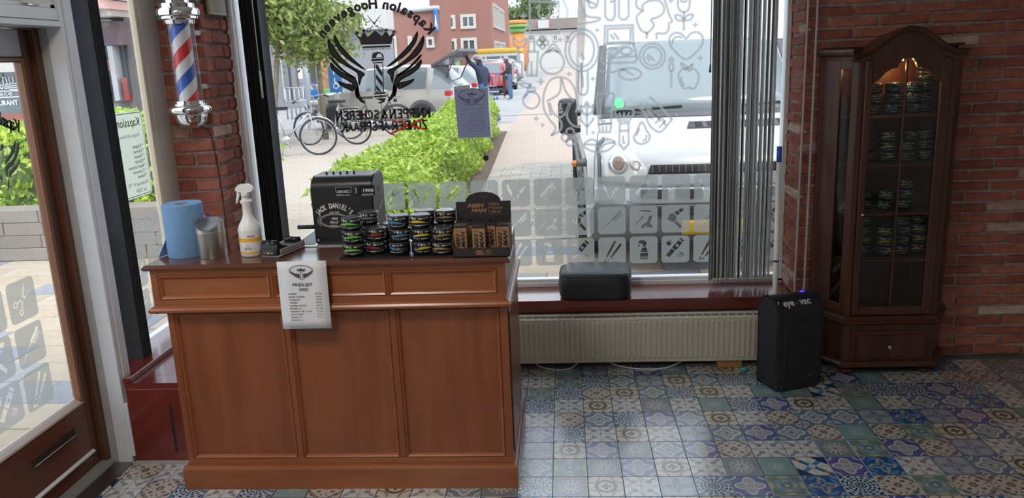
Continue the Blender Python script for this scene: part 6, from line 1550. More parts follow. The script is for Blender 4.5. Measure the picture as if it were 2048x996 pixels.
car('family_car', 'grey-green estate car parked behind the silver hatchback', cloc(1022, 50), math.radians(178), M_cargreen, 4.1, 1.78, SUV)
car('family_car', 'dark grey car at the far end of the parking row', cloc(1042, 52), math.radians(170), M_cardark, 4.1, 1.78, SUV)
def delivery(label, loc, rz, paint, top, L=4.8, H=1.95):
    v = thing('delivery_van', label, 'van', loc, rz, 'parked cars')
    pr_ = [(0, .3), (0, H * .95), (.1, H), (L * .68, H), (L * .80, 1.25), (L * .97, 1.02), (L, .75), (L, .3)]
    bm = B(); prism(bm, pr_, 'y', -.95, .95); bmesh.ops.bevel(bm, geom=[e for e in bm.edges], offset=.06, segments=2, affect='EDGES'); obj('body', bm, paint, v, auto=40)
    bm = B(); box(bm, .0, L * .64, -.90, .90, H - .01, H + .35, bev=.12, seg=2); obj('roof_load', bm, top, v)
    for sy in (-1, 1):
        for x0, x1 in ((L * .06, L * .28), (L * .30, L * .50), (L * .53, L * .70)): bm = B(); box(bm, x0, x1, sy * .945, sy * .958, 1.12, H - .18, bev=.01); obj('side_window', bm, M_carglass, v)
        for x in (L * .2, L * .82): add_wheel(v, x, sy * .85, .33)
    return v
delivery('white van with a yellow covered roof load in the far parking row', cloc(1046, 58), math.radians(176), M_carwhite, M_yellow)
# the white van standing right outside
VX, VY = 1.14, 6.08
van = thing('panel_van', 'large white panel van parked facing the shop window', 'van', (VX, VY, G))
OUT = [(.10, .24), (.0, .28), (-.02, .40), (.0, .56), (.02, .64), (.05, .78), (.08, .88), (.15, .95), (.38, 1.05), (.64, 1.145), (.72, 1.18), (1.02, 1.50), (1.28, 1.76), (1.40, 1.84), (1.62, 2.15), (1.85, 2.38), (2.2, 2.48), (5.2, 2.50), (5.35, 2.40), (5.40, .35)]
HWZ = lambda z, y: (1.00 - (.0 if z < 1.1 else .10 * min(1, (z - 1.1) / 1.0))) - (.05 * max(0, (.30 - y) / .30) if y < .30 else 0)
bow = lambda u, y: .20 * abs(u) ** 3.2 * max(0, 1 - y / 2.0)
bm = B(); NU = 16; rows = []
for y, z in OUT: rows.append([bm.verts.new((HWZ(z, y) * (2 * k / NU - 1), y + bow(2 * k / NU - 1, y), z)) for k in range(NU + 1)])
for a_, b_ in zip(rows, rows[1:]):
    for k in range(NU): bm.faces.new((a_[k], a_[k + 1], b_[k + 1], b_[k])).smooth = True
for kk in (0, NU): bm.faces.new([r[kk] for r in rows])
bm.faces.new(rows[0] + rows[-1][::-1]); bmesh.ops.triangulate(bm, faces=[f for f in bm.faces if len(f.verts) > 8])
obj('body', bm, M_carwhite, van, auto=38)
def van_y(x, z):
    for (y0, z0), (y1, z1) in zip(OUT, OUT[1:]):
        if z0 <= z <= z1: t_ = (z - z0) / (z1 - z0 + 1e-9); y = y0 + (y1 - y0) * t_; return y + bow(x / HWZ(z, y), y)
    return 0
def van_patch(name, poly, m, off=.012, parent=van, n=10):
    """a plate following the van's skin inside an (x, z) outline"""
    bm = fill_poly([poly]); bmesh.ops.triangulate(bm, faces=bm.faces); bmesh.ops.subdivide_edges(bm, edges=bm.edges[:], cuts=3, use_grid_fill=True)
    for v in bm.verts: v.co = Vector((v.co.x, van_y(v.co.x, v.co.y) - off, v.co.y))
    o = obj(name, bm, m, parent, smooth=True); sd = o.modifiers.new('thick', 'SOLIDIFY'); sd.thickness = off * .9; sd.offset = 0; return o
van_patch('windscreen', [(-.80, 1.20), (.80, 1.20), (.72, 1.74), (.5, 1.78), (-.5, 1.78), (-.72, 1.74)], M_windscreen, .008)
van_patch('windscreen_edge', [(-.84, 1.165), (.84, 1.165), (.80, 1.198), (-.80, 1.198)], M_trim, .012)
for sx in (-1, 1): van_patch('pillar_trim', [(sx * .80, 1.20), (sx * .885, 1.20), (sx * .80, 1.76), (sx * .74, 1.76)], M_trim, .010)
van_patch('cowl_grille', [(-.15, 1.085), (.78, 1.085), (.74, 1.125), (-.12, 1.125)], M_trim, .012)
for k in range(9): van_patch('cowl_slat', [(-.08 + .095 * k, 1.09), (-.02 + .095 * k, 1.09), (-.02 + .095 * k, 1.12), (-.08 + .095 * k, 1.12)], M_tyre, .016)
for sx in (-1, 1):
    hl = van_patch('headlamp', [(sx * .85, .72), (sx * .53, .70), (sx * .50, .82), (sx * .60, .94), (sx * .80, 1.02), (sx * .85, .98)], M_light, .016)
    van_patch('headlamp_edge', [(sx * .875, .70), (sx * .855, .71), (sx * .86, .98), (sx * .81, 1.025), (sx * .82, 1.04), (sx * .88, .99)], M_trim, .014)
    van_patch('lamp_reflector', circ(sx * .72, .865, .075, 16), mat('reflector_glass', (.5, .5, .5), .15, .6), .024, hl); van_patch('lamp_bulb', circ(sx * .72, .865, .045, 14), mat('brown_bulb', (.22, .15, .12), .3), .030, hl)
    van_patch('lamp_reflector', circ(sx * .59, .86, .04, 14), mat('reflector_glass', (.5, .5, .5), .15, .6), .024, hl)
    bm = B(); tube(bm, [(sx * .96, .30, .86), (sx * 1.05, .27, .855)], [.035, .025], 12); ind = obj('side_indicator', bm, M_trim, van)
    bm = B(); lathe(bm, [(.028, 0), (.026, .02), (.014, .035), (0, .04)], 12, M=Matrix.Translation((sx * 1.045, .272, .855)) @ Matrix.Rotation(sx * PI / 2, 4, 'Y')); obj('amber_lens', bm, M_amber, ind)
    mr = bpy.data.objects.new('door_mirror', None); C.objects.link(mr); mr.parent = van
    bm = B(); box(bm, sx * 1.02, sx * 1.18, .72, .86, 1.04, 1.34, bev=.04, seg=2); obj('mirror_shell', bm, M_plastic, mr); bm = B(); tube(bm, [(sx * .9, .95, 1.10), (sx * 1.06, .84, 1.06)], .03, 8); tube(bm, [(sx * .9, .95, 1.22), (sx * 1.06, .84, 1.20)], .025, 8); obj('mirror_arm', bm, M_plastic, mr)
    for yy in (.86, 4.2): add_wheel(van, sx * .925, yy, .33, rz=0 if False else PI / 2)
    bm = B(); prism(bm, [(.40, .33)] + [(.86 + .43 * math.cos(a_), .33 + .43 * math.sin(a_)) for a_ in [PI - PI * k / 12 for k in range(13)]] + [(1.30, .33)], 'x', sx * .99, sx * 1.006); obj('wheel_arch', bm, M_trim, van)
    bm = B(); prism(bm, [(1.05, 1.22), (1.42, 1.62), (1.95, 1.66), (1.95, 1.22)], 'x', sx * .955, sx * .972); obj('side_window', bm, M_carglass, van)
    bm = B(); box(bm, sx * .975, sx * 1.012, 1.3, 5.2, .55, .66, bev=.01); obj('side_rub_strip', bm, M_trim, van)
van_patch('upper_grille', [(-.50, .785), (.50, .785), (.48, .85), (-.48, .85)], M_tyre, .014)
for k in range(20): van_patch('grille_bar', [(-.47 + .049 * k, .79), (-.462 + .049 * k, .79), (-.462 + .049 * k, .845), (-.47 + .049 * k, .845)], M_trim, .020)
van_patch('grille_shoulder', [(-.56, .69), (-.50, .78), (.50, .78), (.56, .69)], mat('mid_grey_plastic', (.30, .33, .36), .5), .012)
van_patch('bumper', [(-.93, .245), (.93, .245), (.95, .47), (.90, .555), (-.90, .555), (-.95, .47)], M_trim, .030)
van_patch('bumper_top', [(-.93, .56), (.93, .56), (.94, .68), (-.94, .68)], M_carwhite, .018)
for sx in (-1, 1):
    for x0 in (.10, .36): van_patch('air_intake', [(sx * x0, .60), (sx * (x0 + .20), .60), (sx * (x0 + .20), .67), (sx * x0, .67)], M_tyre, .026)
    for x0 in (.10, .36): van_patch('air_intake', [(sx * x0, .48), (sx * (x0 + .20), .48), (sx * (x0 + .20), .545), (sx * x0, .545)], M_tyre, .038)
np_ = van_patch('number_plate', [(-.26, .335), (.26, .335), (.26, .44), (-.26, .44)], M_plate, .044)
put('plate_lettering', text_mesh('V-479-KD', width=.44, height=.075, bold=.03), M_ink, np_, front_M(-.075) @ Matrix.Translation((0, .3875, 0)))
for x0, x1, z1_ in ((-.72, -.15, 1.245), (.10, .70, 1.25)):
    bm = B(); tube(bm, [(x0 + .3, van_y(x0, 1.18) - .04, 1.175), (x0, van_y(x0, 1.215) - .035, 1.215), (x1, van_y(x1, z1_) - .035, z1_)], .010, 6); obj('wiper', bm, M_tyre, van)
van_patch('green_sticker', circ(-.665, 1.275, .045, 18), mat('green_round_sticker', (.10, .50, .22), .5), .012)
bm = B(); 
for sx in (-1, 1): tube(bm, [(sx * .92, .12, .60), (sx * .90, .20, .9), (sx * .86, .45, 1.08)], .004, 6)
obj('bonnet_seam', bm, M_trim, van)
# ---------------------------------------------------------------- bicycles
def bicycle(label, px, py, Y, rz, m, flip=1):
    p = atY(px, py, Y); b = thing('bicycle', label, 'bicycle', (p.x, Y, G), rz, 'bicycles by the tree')
    r = .345
    for x in (-.55, .55):
        w_ = bpy.data.objects.new('wheel', None); C.objects.link(w_); w_.parent = b; w_.location = (x, 0, r)
        bm = B(); tube(bm, [(r * math.cos(2 * PI * k / 28), 0, r * math.sin(2 * PI * k / 28)) for k in range(28)], .019, 6, closed=True); obj('tyre', bm, M_tyre, w_)
        bm = B()
        for k in range(14): a_ = 2 * PI * k / 14; tube(bm, [(.02 * math.cos(a_), .02, .02 * math.sin(a_)), ((r - .02) * math.cos(a_), 0, (r - .02) * math.sin(a_))], .0022, 4, caps=False)
        tube(bm, [((r - .025) * math.cos(2 * PI * k / 28), 0, (r - .025) * math.sin(2 * PI * k / 28)) for k in range(28)], .008, 5, closed=True); tube(bm, [(0, -.05, 0), (0, .05, 0)], .018, 8); obj('spokes_and_rim', bm, M_bike, w_)
        bm = B(); a0_ = .2 if x < 0 else .6; tube(bm, [((r + .035) * math.cos(a_), 0, (r + .035) * math.sin(a_)) for a_ in [a0_ + (2.6) * k / 12 for k in range(13)]], .016, 6); obj('mudguard', bm, m, w_)
    bm = B(); hb, st_, sp_ = Vector((.40, 0, .95)), Vector((-.16, 0, .80)), Vector((-.05, 0, .30))
    for a_, c_ in (((.40, 0, .86), (.36, 0, .98)), ((.40, 0, .80), (-.05, 0, .32)), ((.38, 0, .72), (-.04, 0, .36)), ((-.05, 0, .30), (-.18, 0, .86)), ((-.05, .03, .30), (-.55, .05, r)), ((-.05, -.03, .30), (-.55, -.05, r)), ((-.16, .03, .74), (-.55, .05, r)), ((-.16, -.03, .74), (-.55, -.05, r)), ((.41, .04, .80), (.55, .04, r)), ((.41, -.04, .80), (.55, -.04, r))): tube(bm, [a_, c_], .017 if abs(a_[1]) < .01 else .010, 8)
    obj('frame', bm, m, b)
    bm = B(); tube(bm, smooth_pts([Vector(q) for q in ((.16, -.28, 1.02), (.30, -.26, 1.06), (.38, -.1, 1.04), (.38, .1, 1.04), (.30, .26, 1.06), (.16, .28, 1.02))], 4), .012, 8); tube(bm, [(.37, 0, .95), (.38, 0, 1.04)], .014, 8); hbo = obj('handlebar', bm, M_bike, b)
    for sy in (-.28, .28): bm = B(); tube(bm, [(.14, sy, 1.015), (.25, sy * .96, 1.045)], .018, 8); obj('grip', bm, M_tyre, hbo)
    bm = B(); prism(bm, [(-.32, -.09), (-.30, .09), (-.12, .06), (.03, .02), (.03, -.02), (-.12, -.06)], 'z', .88, .94); obj('saddle', bm, M_tyre, b)
    bm = B(); box(bm, -.78, -.30, -.06, .06, .70, .715); tube(bm, [(-.72, .05, .70), (-.57, .05, .36)], .006, 5); tube(bm, [(-.72, -.05, .70), (-.57, -.05, .36)], .006, 5); obj('carrier', bm, M_bike, b)
    bm = B(); lathe(bm, [(0, -.012), (.085, -.012), (.09, 0), (.085, .012), (0, .012)], 18, M=Matrix.Translation((-.05, -.03, .30)) @ Matrix.Rotation(PI / 2, 4, 'X')); tube(bm, [(-.05, -.05, .30), (.02, -.07, .16)], .01, 6); tube(bm, [(-.05, .05, .30), (-.12, .07, .44)], .01, 6); obj('crank', bm, M_bike, b)
    bm = B(); box(bm, .50, .58, -.04, .04, .78, .86, bev=.01); obj('lamp', bm, M_plastic, b)
    bm = B(); box(bm, -.81, -.78, -.03, .03, .62, .67); obj('rear_reflector', bm, M_redlens, b)
    bm = B(); tube(bm, [(-.10, .05, .28), (-.18, .20, .0)], .008, 6); obj('kickstand', bm, M_bike, b)
    return b
bicycle('silver step-through bicycle leaning by the slim tree trunk', 662, 230, 17.2, PI - .15, M_bike)
bicycle('silver bicycle partly hidden at the left edge of the window', 574, 235, 15.2, .25, M_bike)
bicycle('black bicycle standing in front of the champagne car', 745, 215, 18.6, .35, M_bikedark)
# ---------------------------------------------------------------- people
def person(label, base, rz, J, R, cloth, hair=M_greyhair, hairless=.0):
    """J: joints in metres (x side, y forward, z up); cloth: materials for torso, legs, feet"""
    p = thing('person', label, 'person', base, rz, 'people in the parking lot')
    names = list(J); idx = {n: i for i, n in enumerate(names)}
    E = [('pelvis', 'chest'), ('chest', 'neck'), ('neck', 'head'), ('head', 'crown')]
    for s in 'LR': E += [('chest', 'sh' + s), ('sh' + s, 'el' + s), ('el' + s, 'wr' + s), ('wr' + s, 'pa' + s), ('pelvis', 'hi' + s), ('hi' + s, 'kn' + s), ('kn' + s, 'an' + s), ('an' + s, 'to' + s)]
    V_ = [Vector(J[n]) for n in names]; rad = [R.get(n, R.get(n[:-1], .05)) for n in names]; ed = [(idx[a], idx[b]) for a, b in E]
    for s in 'LR':
        pa, wr = Vector(J['pa' + s]), Vector(J['wr' + s]); d = (pa - wr).normalized(); side_ = d.cross(Vector((0, 1, .3))).normalized()
        for k in range(5):
            off = (-.034 + .022 * k) if k < 4 else .05
            f0 = pa + side_ * off * (.8 if k < 4 else .9) - (d * .02 if k == 4 else Vector()); L_ = (.055, .066, .062, .048, .04)[k]; f1 = f0 + d * L_ + side_ * (.012 if k == 4 else 0)
            i0 = len(V_); V_ += [f0, f1]; rad += [.011, .008]; ed += [(idx['pa' + s], i0), (i0, i0 + 1)]
    nf = Vector(J['head']) + Vector((0, 1, 0)) * .105 + Vector((0, 0, -.01)); i0 = len(V_); V_.append(nf); rad.append(.018); ed.append((idx['head'], i0))
    me = bpy.data.meshes.new('body'); me.from_pydata([tuple(v) for v in V_], ed, []); o = bpy.data.objects.new('body', me); C.objects.link(o)
    md = o.modifiers.new('skin', 'SKIN'); 
    for i, sv in enumerate(me.skin_vertices[0].data): sv.radius = (rad[i], rad[i] * (.78 if names[i] in ('pelvis', 'chest') else 1)) if i < len(names) else (rad[i], rad[i]); sv.use_root = (i == idx['pelvis'])
    md.use_smooth_shade = True; sb_ = o.modifiers.new('sub', 'SUBSURF'); sb_.levels = 1; sb_.render_levels = 1
    dg = bpy.context.evaluated_depsgraph_get(); dg.update(); m2 = bpy.data.meshes.new_from_object(o.evaluated_get(dg)); bpy.data.objects.remove(o)
    m2.materials.clear()
    for m_ in (cloth[0], cloth[1], M_skin, cloth[2]): m2.materials.append(m_)
    def grp(a, b):
        if {a, b} & {'head', 'crown'}: return 2
        if a[:2] in ('wr', 'pa') or b[:2] == 'pa': return 2
        if a[:2] in ('hi', 'kn') or b[:2] == 'hi': return 1
        if b[:2] == 'to': return 3
        return 0
    segs = [(Vector(J[a]), Vector(J[b]), grp(a, b), R.get(a, R.get(a[:-1], .05))) for a, b in E]
    for poly in m2.polygons:
        c_ = poly.center; best = None
        for a, b, g_, r_ in segs:
            ab = b - a; t_ = max(0, min(1, (c_ - a).dot(ab) / (ab.length_squared + 1e-9))); d_ = (c_ - a - ab * t_).length - r_
            if best is None or d_ < best[0]: best = (d_, g_)
        poly.material_index = best[1]; poly.use_smooth = True
    bo = link('body', m2, p)
    hc = Vector(J['head']) * .4 + Vector(J['crown']) * .6; bm = B(); lathe(bm, [(.108 * math.sin(a_), .118 * math.cos(a_)) for a_ in [1.65 - 1.6 * k / 7 for k in range(8)]], 16, c=(hc.x, hc.y - .022, hc.z)); obj('hair', bm, hair, p, smooth=True)
    bm = B()
    for sx in (-.036, .036): lathe(bm, [(.011 * math.sin(a_), .011 * math.cos(a_)) for a_ in [PI * k / 6 for k in range(7)]], 8, c=(J['head'][0] + sx, J['head'][1] + .088, J['head'][2] + .045))
    obj('eyes', bm, M_darkhair, p)
    return p
RB = dict(pelvis=.155, chest=.175, neck=.058, head=.092, crown=.086, sh=.078, el=.056, wr=.040, pa=.036, hi=.095, kn=.068, an=.048, to=.040)
def stand(**k):
    J = dict(pelvis=(0, 0, .92), chest=(0, .02, 1.28), neck=(0, .03, 1.47), head=(0, .05, 1.58), crown=(0, .04, 1.68),
             shL=(-.19, .02, 1.40), elL=(-.25, 0, 1.12), wrL=(-.25, .08, .88), paL=(-.25, .10, .80), shR=(.19, .02, 1.40), elR=(.25, 0, 1.12), wrR=(.25, .08, .88), paR=(.25, .10, .80),
             hiL=(-.10, 0, .86), knL=(-.11, .02, .48), anL=(-.11, -.02, .07), toL=(-.12, .14, .035), hiR=(.10, 0, .86), knR=(.11, .02, .48), anR=(.11, -.02, .07), toR=(.12, .14, .035))
    J.update(k); return J
pm = atZ(982, 236, G)
# walking, left arm up at the tailgate (facing the car, to the left of the picture)
person('man in a navy jacket and jeans reaching up to the open tailgate', (pm.x, 21.6, G), math.radians(62), stand(
    chest=(0, .06, 1.28), neck=(0, .09, 1.48), head=(0, .13, 1.60), crown=(0, .12, 1.70), shL=(-.17, .06, 1.42), elL=(-.24, .26, 1.60), wrL=(-.22, .40, 1.80), paL=(-.21, .43, 1.87), shR=(.19, .05, 1.40), elR=(.26, -.02, 1.13), wrR=(.24, .14, .93), paR=(.24, .19, .87),
    hiR=(.10, -.02, .86), knR=(.10, -.05, .48), anR=(.11, -.40, .09), toR=(.12, -.26, .035), knL=(-.11, .14, .48), anL=(-.11, .22, .08), toL=(-.12, .37, .035)), RB, (M_navy, M_jeans, M_shoe))
po = atZ(1022, 199, G); SO = 1.0
person('older man in a dark jacket and jeans holding a blue shopping trolley', (po.x, po.y, G), math.radians(78), stand(
    chest=(0, .05, 1.26), neck=(0, .10, 1.45), head=(0, .16, 1.55), crown=(0, .14, 1.65), elL=(-.25, .08, 1.14), wrL=(-.20, .34, 1.02), paL=(-.18, .41, 1.0), elR=(.25, .08, 1.14), wrR=(.20, .34, 1.02), paR=(.18, .41, 1.0)), RB, (M_darkcloth, M_jeans, M_shoe))
pk = atY(1013, 150, po.y + 1.2)
person('person in a pink coat standing behind the older man', (pk.x, po.y + 1.2, G), math.radians(200), stand(), RB, (M_pink, M_darkcloth, M_shoe), M_greyhair)
pc = atY(878, 110, 56)
person('person in black with a yellow shirt in front of the brick building', (pc.x, 56, G), math.radians(160), stand(elR=(.30, .15, 1.18), wrR=(.45, .25, 1.25), paR=(.5, .28, 1.28)), RB, (M_yellowcloth, M_darkcloth, M_shoe), M_darkhair)
pc = atY(902, 110, 60)
person('person in dark clothes walking below the brick building windows', (pc.x, 60, G), math.radians(190), stand(), RB, (M_darkcloth, M_darkcloth, M_shoe), M_darkhair)
# ---------------------------------------------------------------- shopping trolleys
def trolley(label, x, y, rz, group='shopping trolleys', full=True):
    t = thing('shopping_trolley', label, 'trolley', (x, y, G), rz, group)
    bm = B(); Lk = [(-.25, -.38, .55), (.25, -.38, .55), (.22, .42, .62), (-.22, .42, .62)]; U = [(-.28, -.42, 1.0), (.28, -.42, 1.0), (.24, .45, .95), (-.24, .45, .95)]
    for k in range(4): tube(bm, [Lk[k], Lk[(k + 1) % 4]], .008, 5); tube(bm, [U[k], U[(k + 1) % 4]], .010, 5); tube(bm, [Lk[k], U[k]], .008, 5)
    for k in range(1, 6):
        for s in range(4): a_, b_ = Vector(Lk[s]).lerp(Vector(Lk[(s + 1) % 4]), k / 6), Vector(U[s]).lerp(Vector(U[(s + 1) % 4]), k / 6); tube(bm, [a_, b_], .004, 4, caps=False)
    obj('basket', bm, M_bike, t)
    bm = B(); tube(bm, [(-.27, -.48, 1.05), (.27, -.48, 1.05)], .02, 8); obj('handle', bm, M_trolley, t)
    bm = B()
    for sx in (-.22, .22): tube(bm, [(sx, -.40, 1.0), (sx, -.38, .30), (sx, .40, .14)], .010, 6); tube(bm, [(sx, -.38, .30), (sx, -.38, .12)], .01, 6)
    obj('chassis', bm, M_trolley, t)
    bmw = B(); lathe(bmw, [(0, -.015), (.055, -.015), (.06, 0), (.055, .015), (0, .015)], 12, M=Matrix.Rotation(PI / 2, 4, 'Y')); 
    if 'castor' not in MESH: MESH['castor'] = mesh_of(bmw, 'castor', M_trolley)
    else: bmw.free()
    for sx in (-.22, .22):
        for yy in (-.38, .40): link('castor', MESH['castor'], t, (sx, yy, .061))
    return t
trolley('blue shopping trolley pushed by the older man', po.x - 1.0, po.y + .15, math.radians(78 - 0), 'shopping trolleys')
TPOS = [('leftmost', 622), ('second from the left', 682), ('third from the left', 718), ('rightmost', 752)]
for w_, px in TPOS:
    q = atY(px, 170, 29.5); trolley('parked blue-handled shopping trolley, %s in the row by the shop' % w_, q.x, 29.5, math.radians(4))
# posts and signs
def post(name, label, px, Y, ztop, r, m, cat='post'):
    q = atY(px, 150, Y); t = thing(name, label, cat, (q.x, Y, G)); bm = B(); tube(bm, [(0, 0, 0), (0, 0, ztop - G)], r, 10); obj('pole', bm, m, t); return t
t = post('sign_post', 'blue parking sign with a white wheelchair symbol on a post', 671, 20.2, 1.55, .03, M_post, 'sign')
bm = B(); box(bm, -.16, .16, -.05, -.03, 1.00, 1.62, bev=.005); sgn = obj('sign_plate', bm, M_signblue, t)
bm = B(); ribbon(bm, circ(.0, 1.16, .06, 14), .02, True); ribbon(bm, [(-.02, 1.36), (-.02, 1.24), (.06, 1.24), (.08, 1.14)], .025); put('symbol', bm, M_paper, sgn, front_M(-.0505)); put('symbol', text_mesh('P', .16, bold=.03), M_paper, sgn, front_M(-.0505) @ Matrix.Translation((0, 1.44, 0)))
bm = B(); box(bm, -.06, .06, -.06, .02, .82, .98, bev=.01); obj('small_box', bm, M_post, t)
t = post('lamp_post', 'pale grey steel post standing left of the slim tree', 612, 24.5, 2.9, .085, M_post)
bm = B(); box(bm, -.22, -.08, -.12, .0, 1.28, 1.62, bev=.03); obj('white_box', bm, M_white, t)
# ---------------------------------------------------------------- buildings
def facade_window(par, px0, py0, px1, py1, Y, cols=2, rows_=1, fr=.10, m=M_winframe, name='window'):
    a, b = atY(px0, py0, Y), atY(px1, py1, Y); x0, x1, z0, z1 = a.x, b.x, b.z, a.z
    f = bpy.data.objects.new(name, None); C.objects.link(f); f.parent = par; L_ = par.location
    x0 -= L_.x; x1 -= L_.x; z0 -= L_.z; z1 -= L_.z; y = Y - L_.y
    bm = B(); box(bm, x0, x1, y - .12, y + .05, z0, z0 + fr); box(bm, x0, x1, y - .12, y + .05, z1 - fr, z1); box(bm, x0, x0 + fr, y - .12, y + .05, z0 + fr, z1 - fr); box(bm, x1 - fr, x1, y - .12, y + .05, z0 + fr, z1 - fr)
    for k in range(1, cols): xx = x0 + (x1 - x0) * k / cols; box(bm, xx - fr * .3, xx + fr * .3, y - .09, y + .02, z0 + fr, z1 - fr)
    obj('frame', bm, m, f); bm = B(); box(bm, x0 + fr, x1 - fr, y - .03, y - .01, z0 + fr, z1 - fr); obj('pane', bm, M_darkglass, f); return f
YB1 = 64.0
c_r, c_l = atY(983, 60, YB1), atY(862, 60, YB1)
b1 = thing('brick_building', 'two-storey red brick building with white-framed windows across the parking lot', 'building', (0, YB1, G))
bm = B(); box(bm, c_l.x, c_r.x, 0, 22, 0, 7.6); obj('walls', bm, M_bldred, b1)
bm = B(); prism(bm, [(c_r.x - 2.6, 7.6), (c_r.x - 1.3, 9.6), (c_r.x, 7.6)], 'y', 0, 22); obj('saw_roof', bm, M_bldtile, b1)
for q in ((880, 31, 912, 58), (920, 29, 953, 57), (882, 78, 915, 106), (921, 76, 955, 104)): facade_window(b1, *q, YB1, fr=.22)
for (y0, y1) in ((2.0, 7.5), (8.5, 14)):
    for z0, z1 in ((1.2, 3.0), (4.0, 5.9)):
        f = bpy.data.objects.new('window', None); C.objects.link(f); f.parent = b1
        bm = B(); box(bm, c_r.x - .05, c_r.x + .10, y0, y1, z0, z0 + .2); box(bm, c_r.x - .05, c_r.x + .10, y0, y1, z1 - .2, z1)
        for k in range(5): yy = y0 + (y1 - y0) * k / 4; box(bm, c_r.x - .05, c_r.x + .10, yy - .12, yy + .12, z0, z1)
        obj('frame', bm, M_winframe, f); bm = B(); box(bm, c_r.x, c_r.x + .04, y0, y1, z0, z1); obj('pane', bm, M_darkglass, f)
q = atY(888, 95, YB1 - .3); bm = B(); box(bm, q.x - .5, q.x + 1.2, -.8, -.3, 0, 2.2); obj('green_container', bm, M_greenthing, b1)
YB2 = 50.0
w_l, w_r = atY(755, 60, YB2), atY(879, 60, YB2)
b2 = thing('brick_wing', 'low red brick wing with a curved grey roof edge and a blue letter sign', 'building', (0, YB2, G))
top = [atY(px, py, YB2) for px, py in ((755, 22), (790, 18), (820, 22), (850, 20), (868, 18), (879, 18))]
bm = B(); prism(bm, [(w_l.x, 0)] + [(w_r.x, 0)] + [(p.x, p.z - G) for p in reversed(top)], 'y', 0, 5); obj('walls', bm, M_bldred, b2)
bm = B(); pts = smooth_pts([Vector((p.x, -.1, p.z - G + .05)) for p in top], 4); tube(bm, pts, .16, 6); obj('roof_edge', bm, M_post, b2)
facade_window(b2, 781, 72, 797, 132, YB2, 1, fr=.15); facade_window(b2, 815, 72, 826, 98, YB2, 1, fr=.15); facade_window(b2, 852, 74, 870, 95, YB2, 1, fr=.15)
a_, c_ = atY(867, 18, YB2 - .4), atY(877, 62, YB2 - .4)
bm = B(); box(bm, a_.x, c_.x, -.5, -.2, c_.z - G, a_.z - G, bev=.03); bs = obj('blue_sign', bm, M_signblue, b2)
put('sign_letter', text_mesh('A', width=.75 * (c_.x - a_.x), height=.8, bold=.04), M_paper, bs, front_M(-.52) @ Matrix.Translation(((a_.x + c_.x) / 2, c_.z - G + .55, 0)))
YB3 = 33.0
g_l, g_r = atY(470, 60, YB3), atY(772, 60, YB3)
b3 = thing('shop_building', 'grey-walled shop with a white roof fascia behind the bicycles', 'building', (0, YB3, G))
bm = B(); box(bm, g_l.x, g_r.x, 0, 1.2, 0, atY(700, 62, YB3).z - G); obj('walls', bm, M_bldgrey, b3)
z0_, z1_ = atY(700, 62, YB3).z - G, atY(700, 14, YB3).z - G
bm = B(); box(bm, g_l.x, g_r.x + .1, -.4, 1.2, z0_, z1_, bev=.03); obj('fascia', bm, M_bldwhite, b3)
for k, (p0, p1, m_, nm) in enumerate((((572, 80), (586, 200), M_shopdark, 'shop_window'), ((588, 82), (601, 200), mat('brown_rug', (.22, .12, .07), .9, var=.4, vs=3), 'hanging_rug'), ((618, 110), (636, 200), M_shopdark, 'shop_window'), ((640, 112), (662, 200), mat('wicker', (.35, .20, .10), .9, var=.4, vs=4), 'wicker_panel'), ((560, 80), (570, 200), M_bldwhite, 'door_panel'))):
    a_, c_ = atY(*p0, YB3), atY(*p1, YB3); bm = B(); box(bm, a_.x, c_.x, -.12, .02, max(.02, c_.z - G), a_.z - G, bev=.02); obj(nm, bm, m_, b3)
rk = thing('rail_fence', 'grey tubular rail fence in front of the shop', 'fence', (0, 26.0, G))
for k in range(7):
    q = atY(572 + 9 * k, 200, 26.0); bm = B(); tube(bm, [(q.x, 0, 0), (q.x, 0, 1.0)], .025, 6); obj('upright', bm, M_post, rk)
for z in (.55, 1.0): bm = B(); tube(bm, [(atY(572, 200, 26).x, 0, z), (atY(626, 200, 26).x, 0, z)], .025, 6); obj('rail', bm, M_post, rk)
for px, m_, lab in ((622, M_signblue, 'blue and green advertising board beside the tree trunk'), (657, M_greenthing, 'green and yellow advertising board right of the tree trunk')):
    q = atY(px, 185, 25.0); ab = thing('advert_board', lab, 'board', (q.x, 25.0, G), 0, 'advertising boards'); bm = B(); box(bm, -.22, .22, -.03, .03, .12, .95, bev=.01); obj('board', bm, m_, ab)
    bm = B(); box(bm, -.18, .18, -.036, -.03, .2, .5); obj('picture', bm, M_yellowcloth if m_ is M_greenthing else M_greenthing, ab); bm = B(); tube(bm, [(-.2, .0, .13), (-.2, .15, 0)], .015, 5); tube(bm, [(.2, .0, .13), (.2, .15, 0)], .015, 5); obj('feet', bm, M_post, ab)
# row houses far away
YB4 = 112.0
h_l, h_r = atY(988, 60, YB4), atY(1190, 60, YB4)
zr0, zr1, ze = atY(1060, 60, YB4).z - G, atY(1060, 36, YB4).z - G, atY(1060, 62, YB4).z - G
b4 = thing('row_houses', 'far row of white houses with brown tiled roofs behind the parking lot', 'building', (0, YB4, G))
bm = B(); box(bm, h_l.x, h_r.x, 0, 8, 0, ze); obj('walls', bm, M_bldwhite, b4)
bm = B(); prism(bm, [(-.5, zr0), (4, zr1), (8.5, zr0)], 'x', h_l.x - .3, h_r.x + .3); obj('roof', bm, M_bldtile, b4)
for px in (1005, 1022, 1062, 1085, 1110, 1135): facade_window(b4, px - 5, 68, px + 6, 82, YB4, 2, fr=.18)
bm = B(); a_, c_ = atY(1076, 44, YB4), atY(1098, 56, YB4); box(bm, a_.x, c_.x, -.2, 2.4, c_.z - G, a_.z - G + .2); obj('dormer', bm, M_bldwhite, b4)
q = atY(1036, 90, 95)
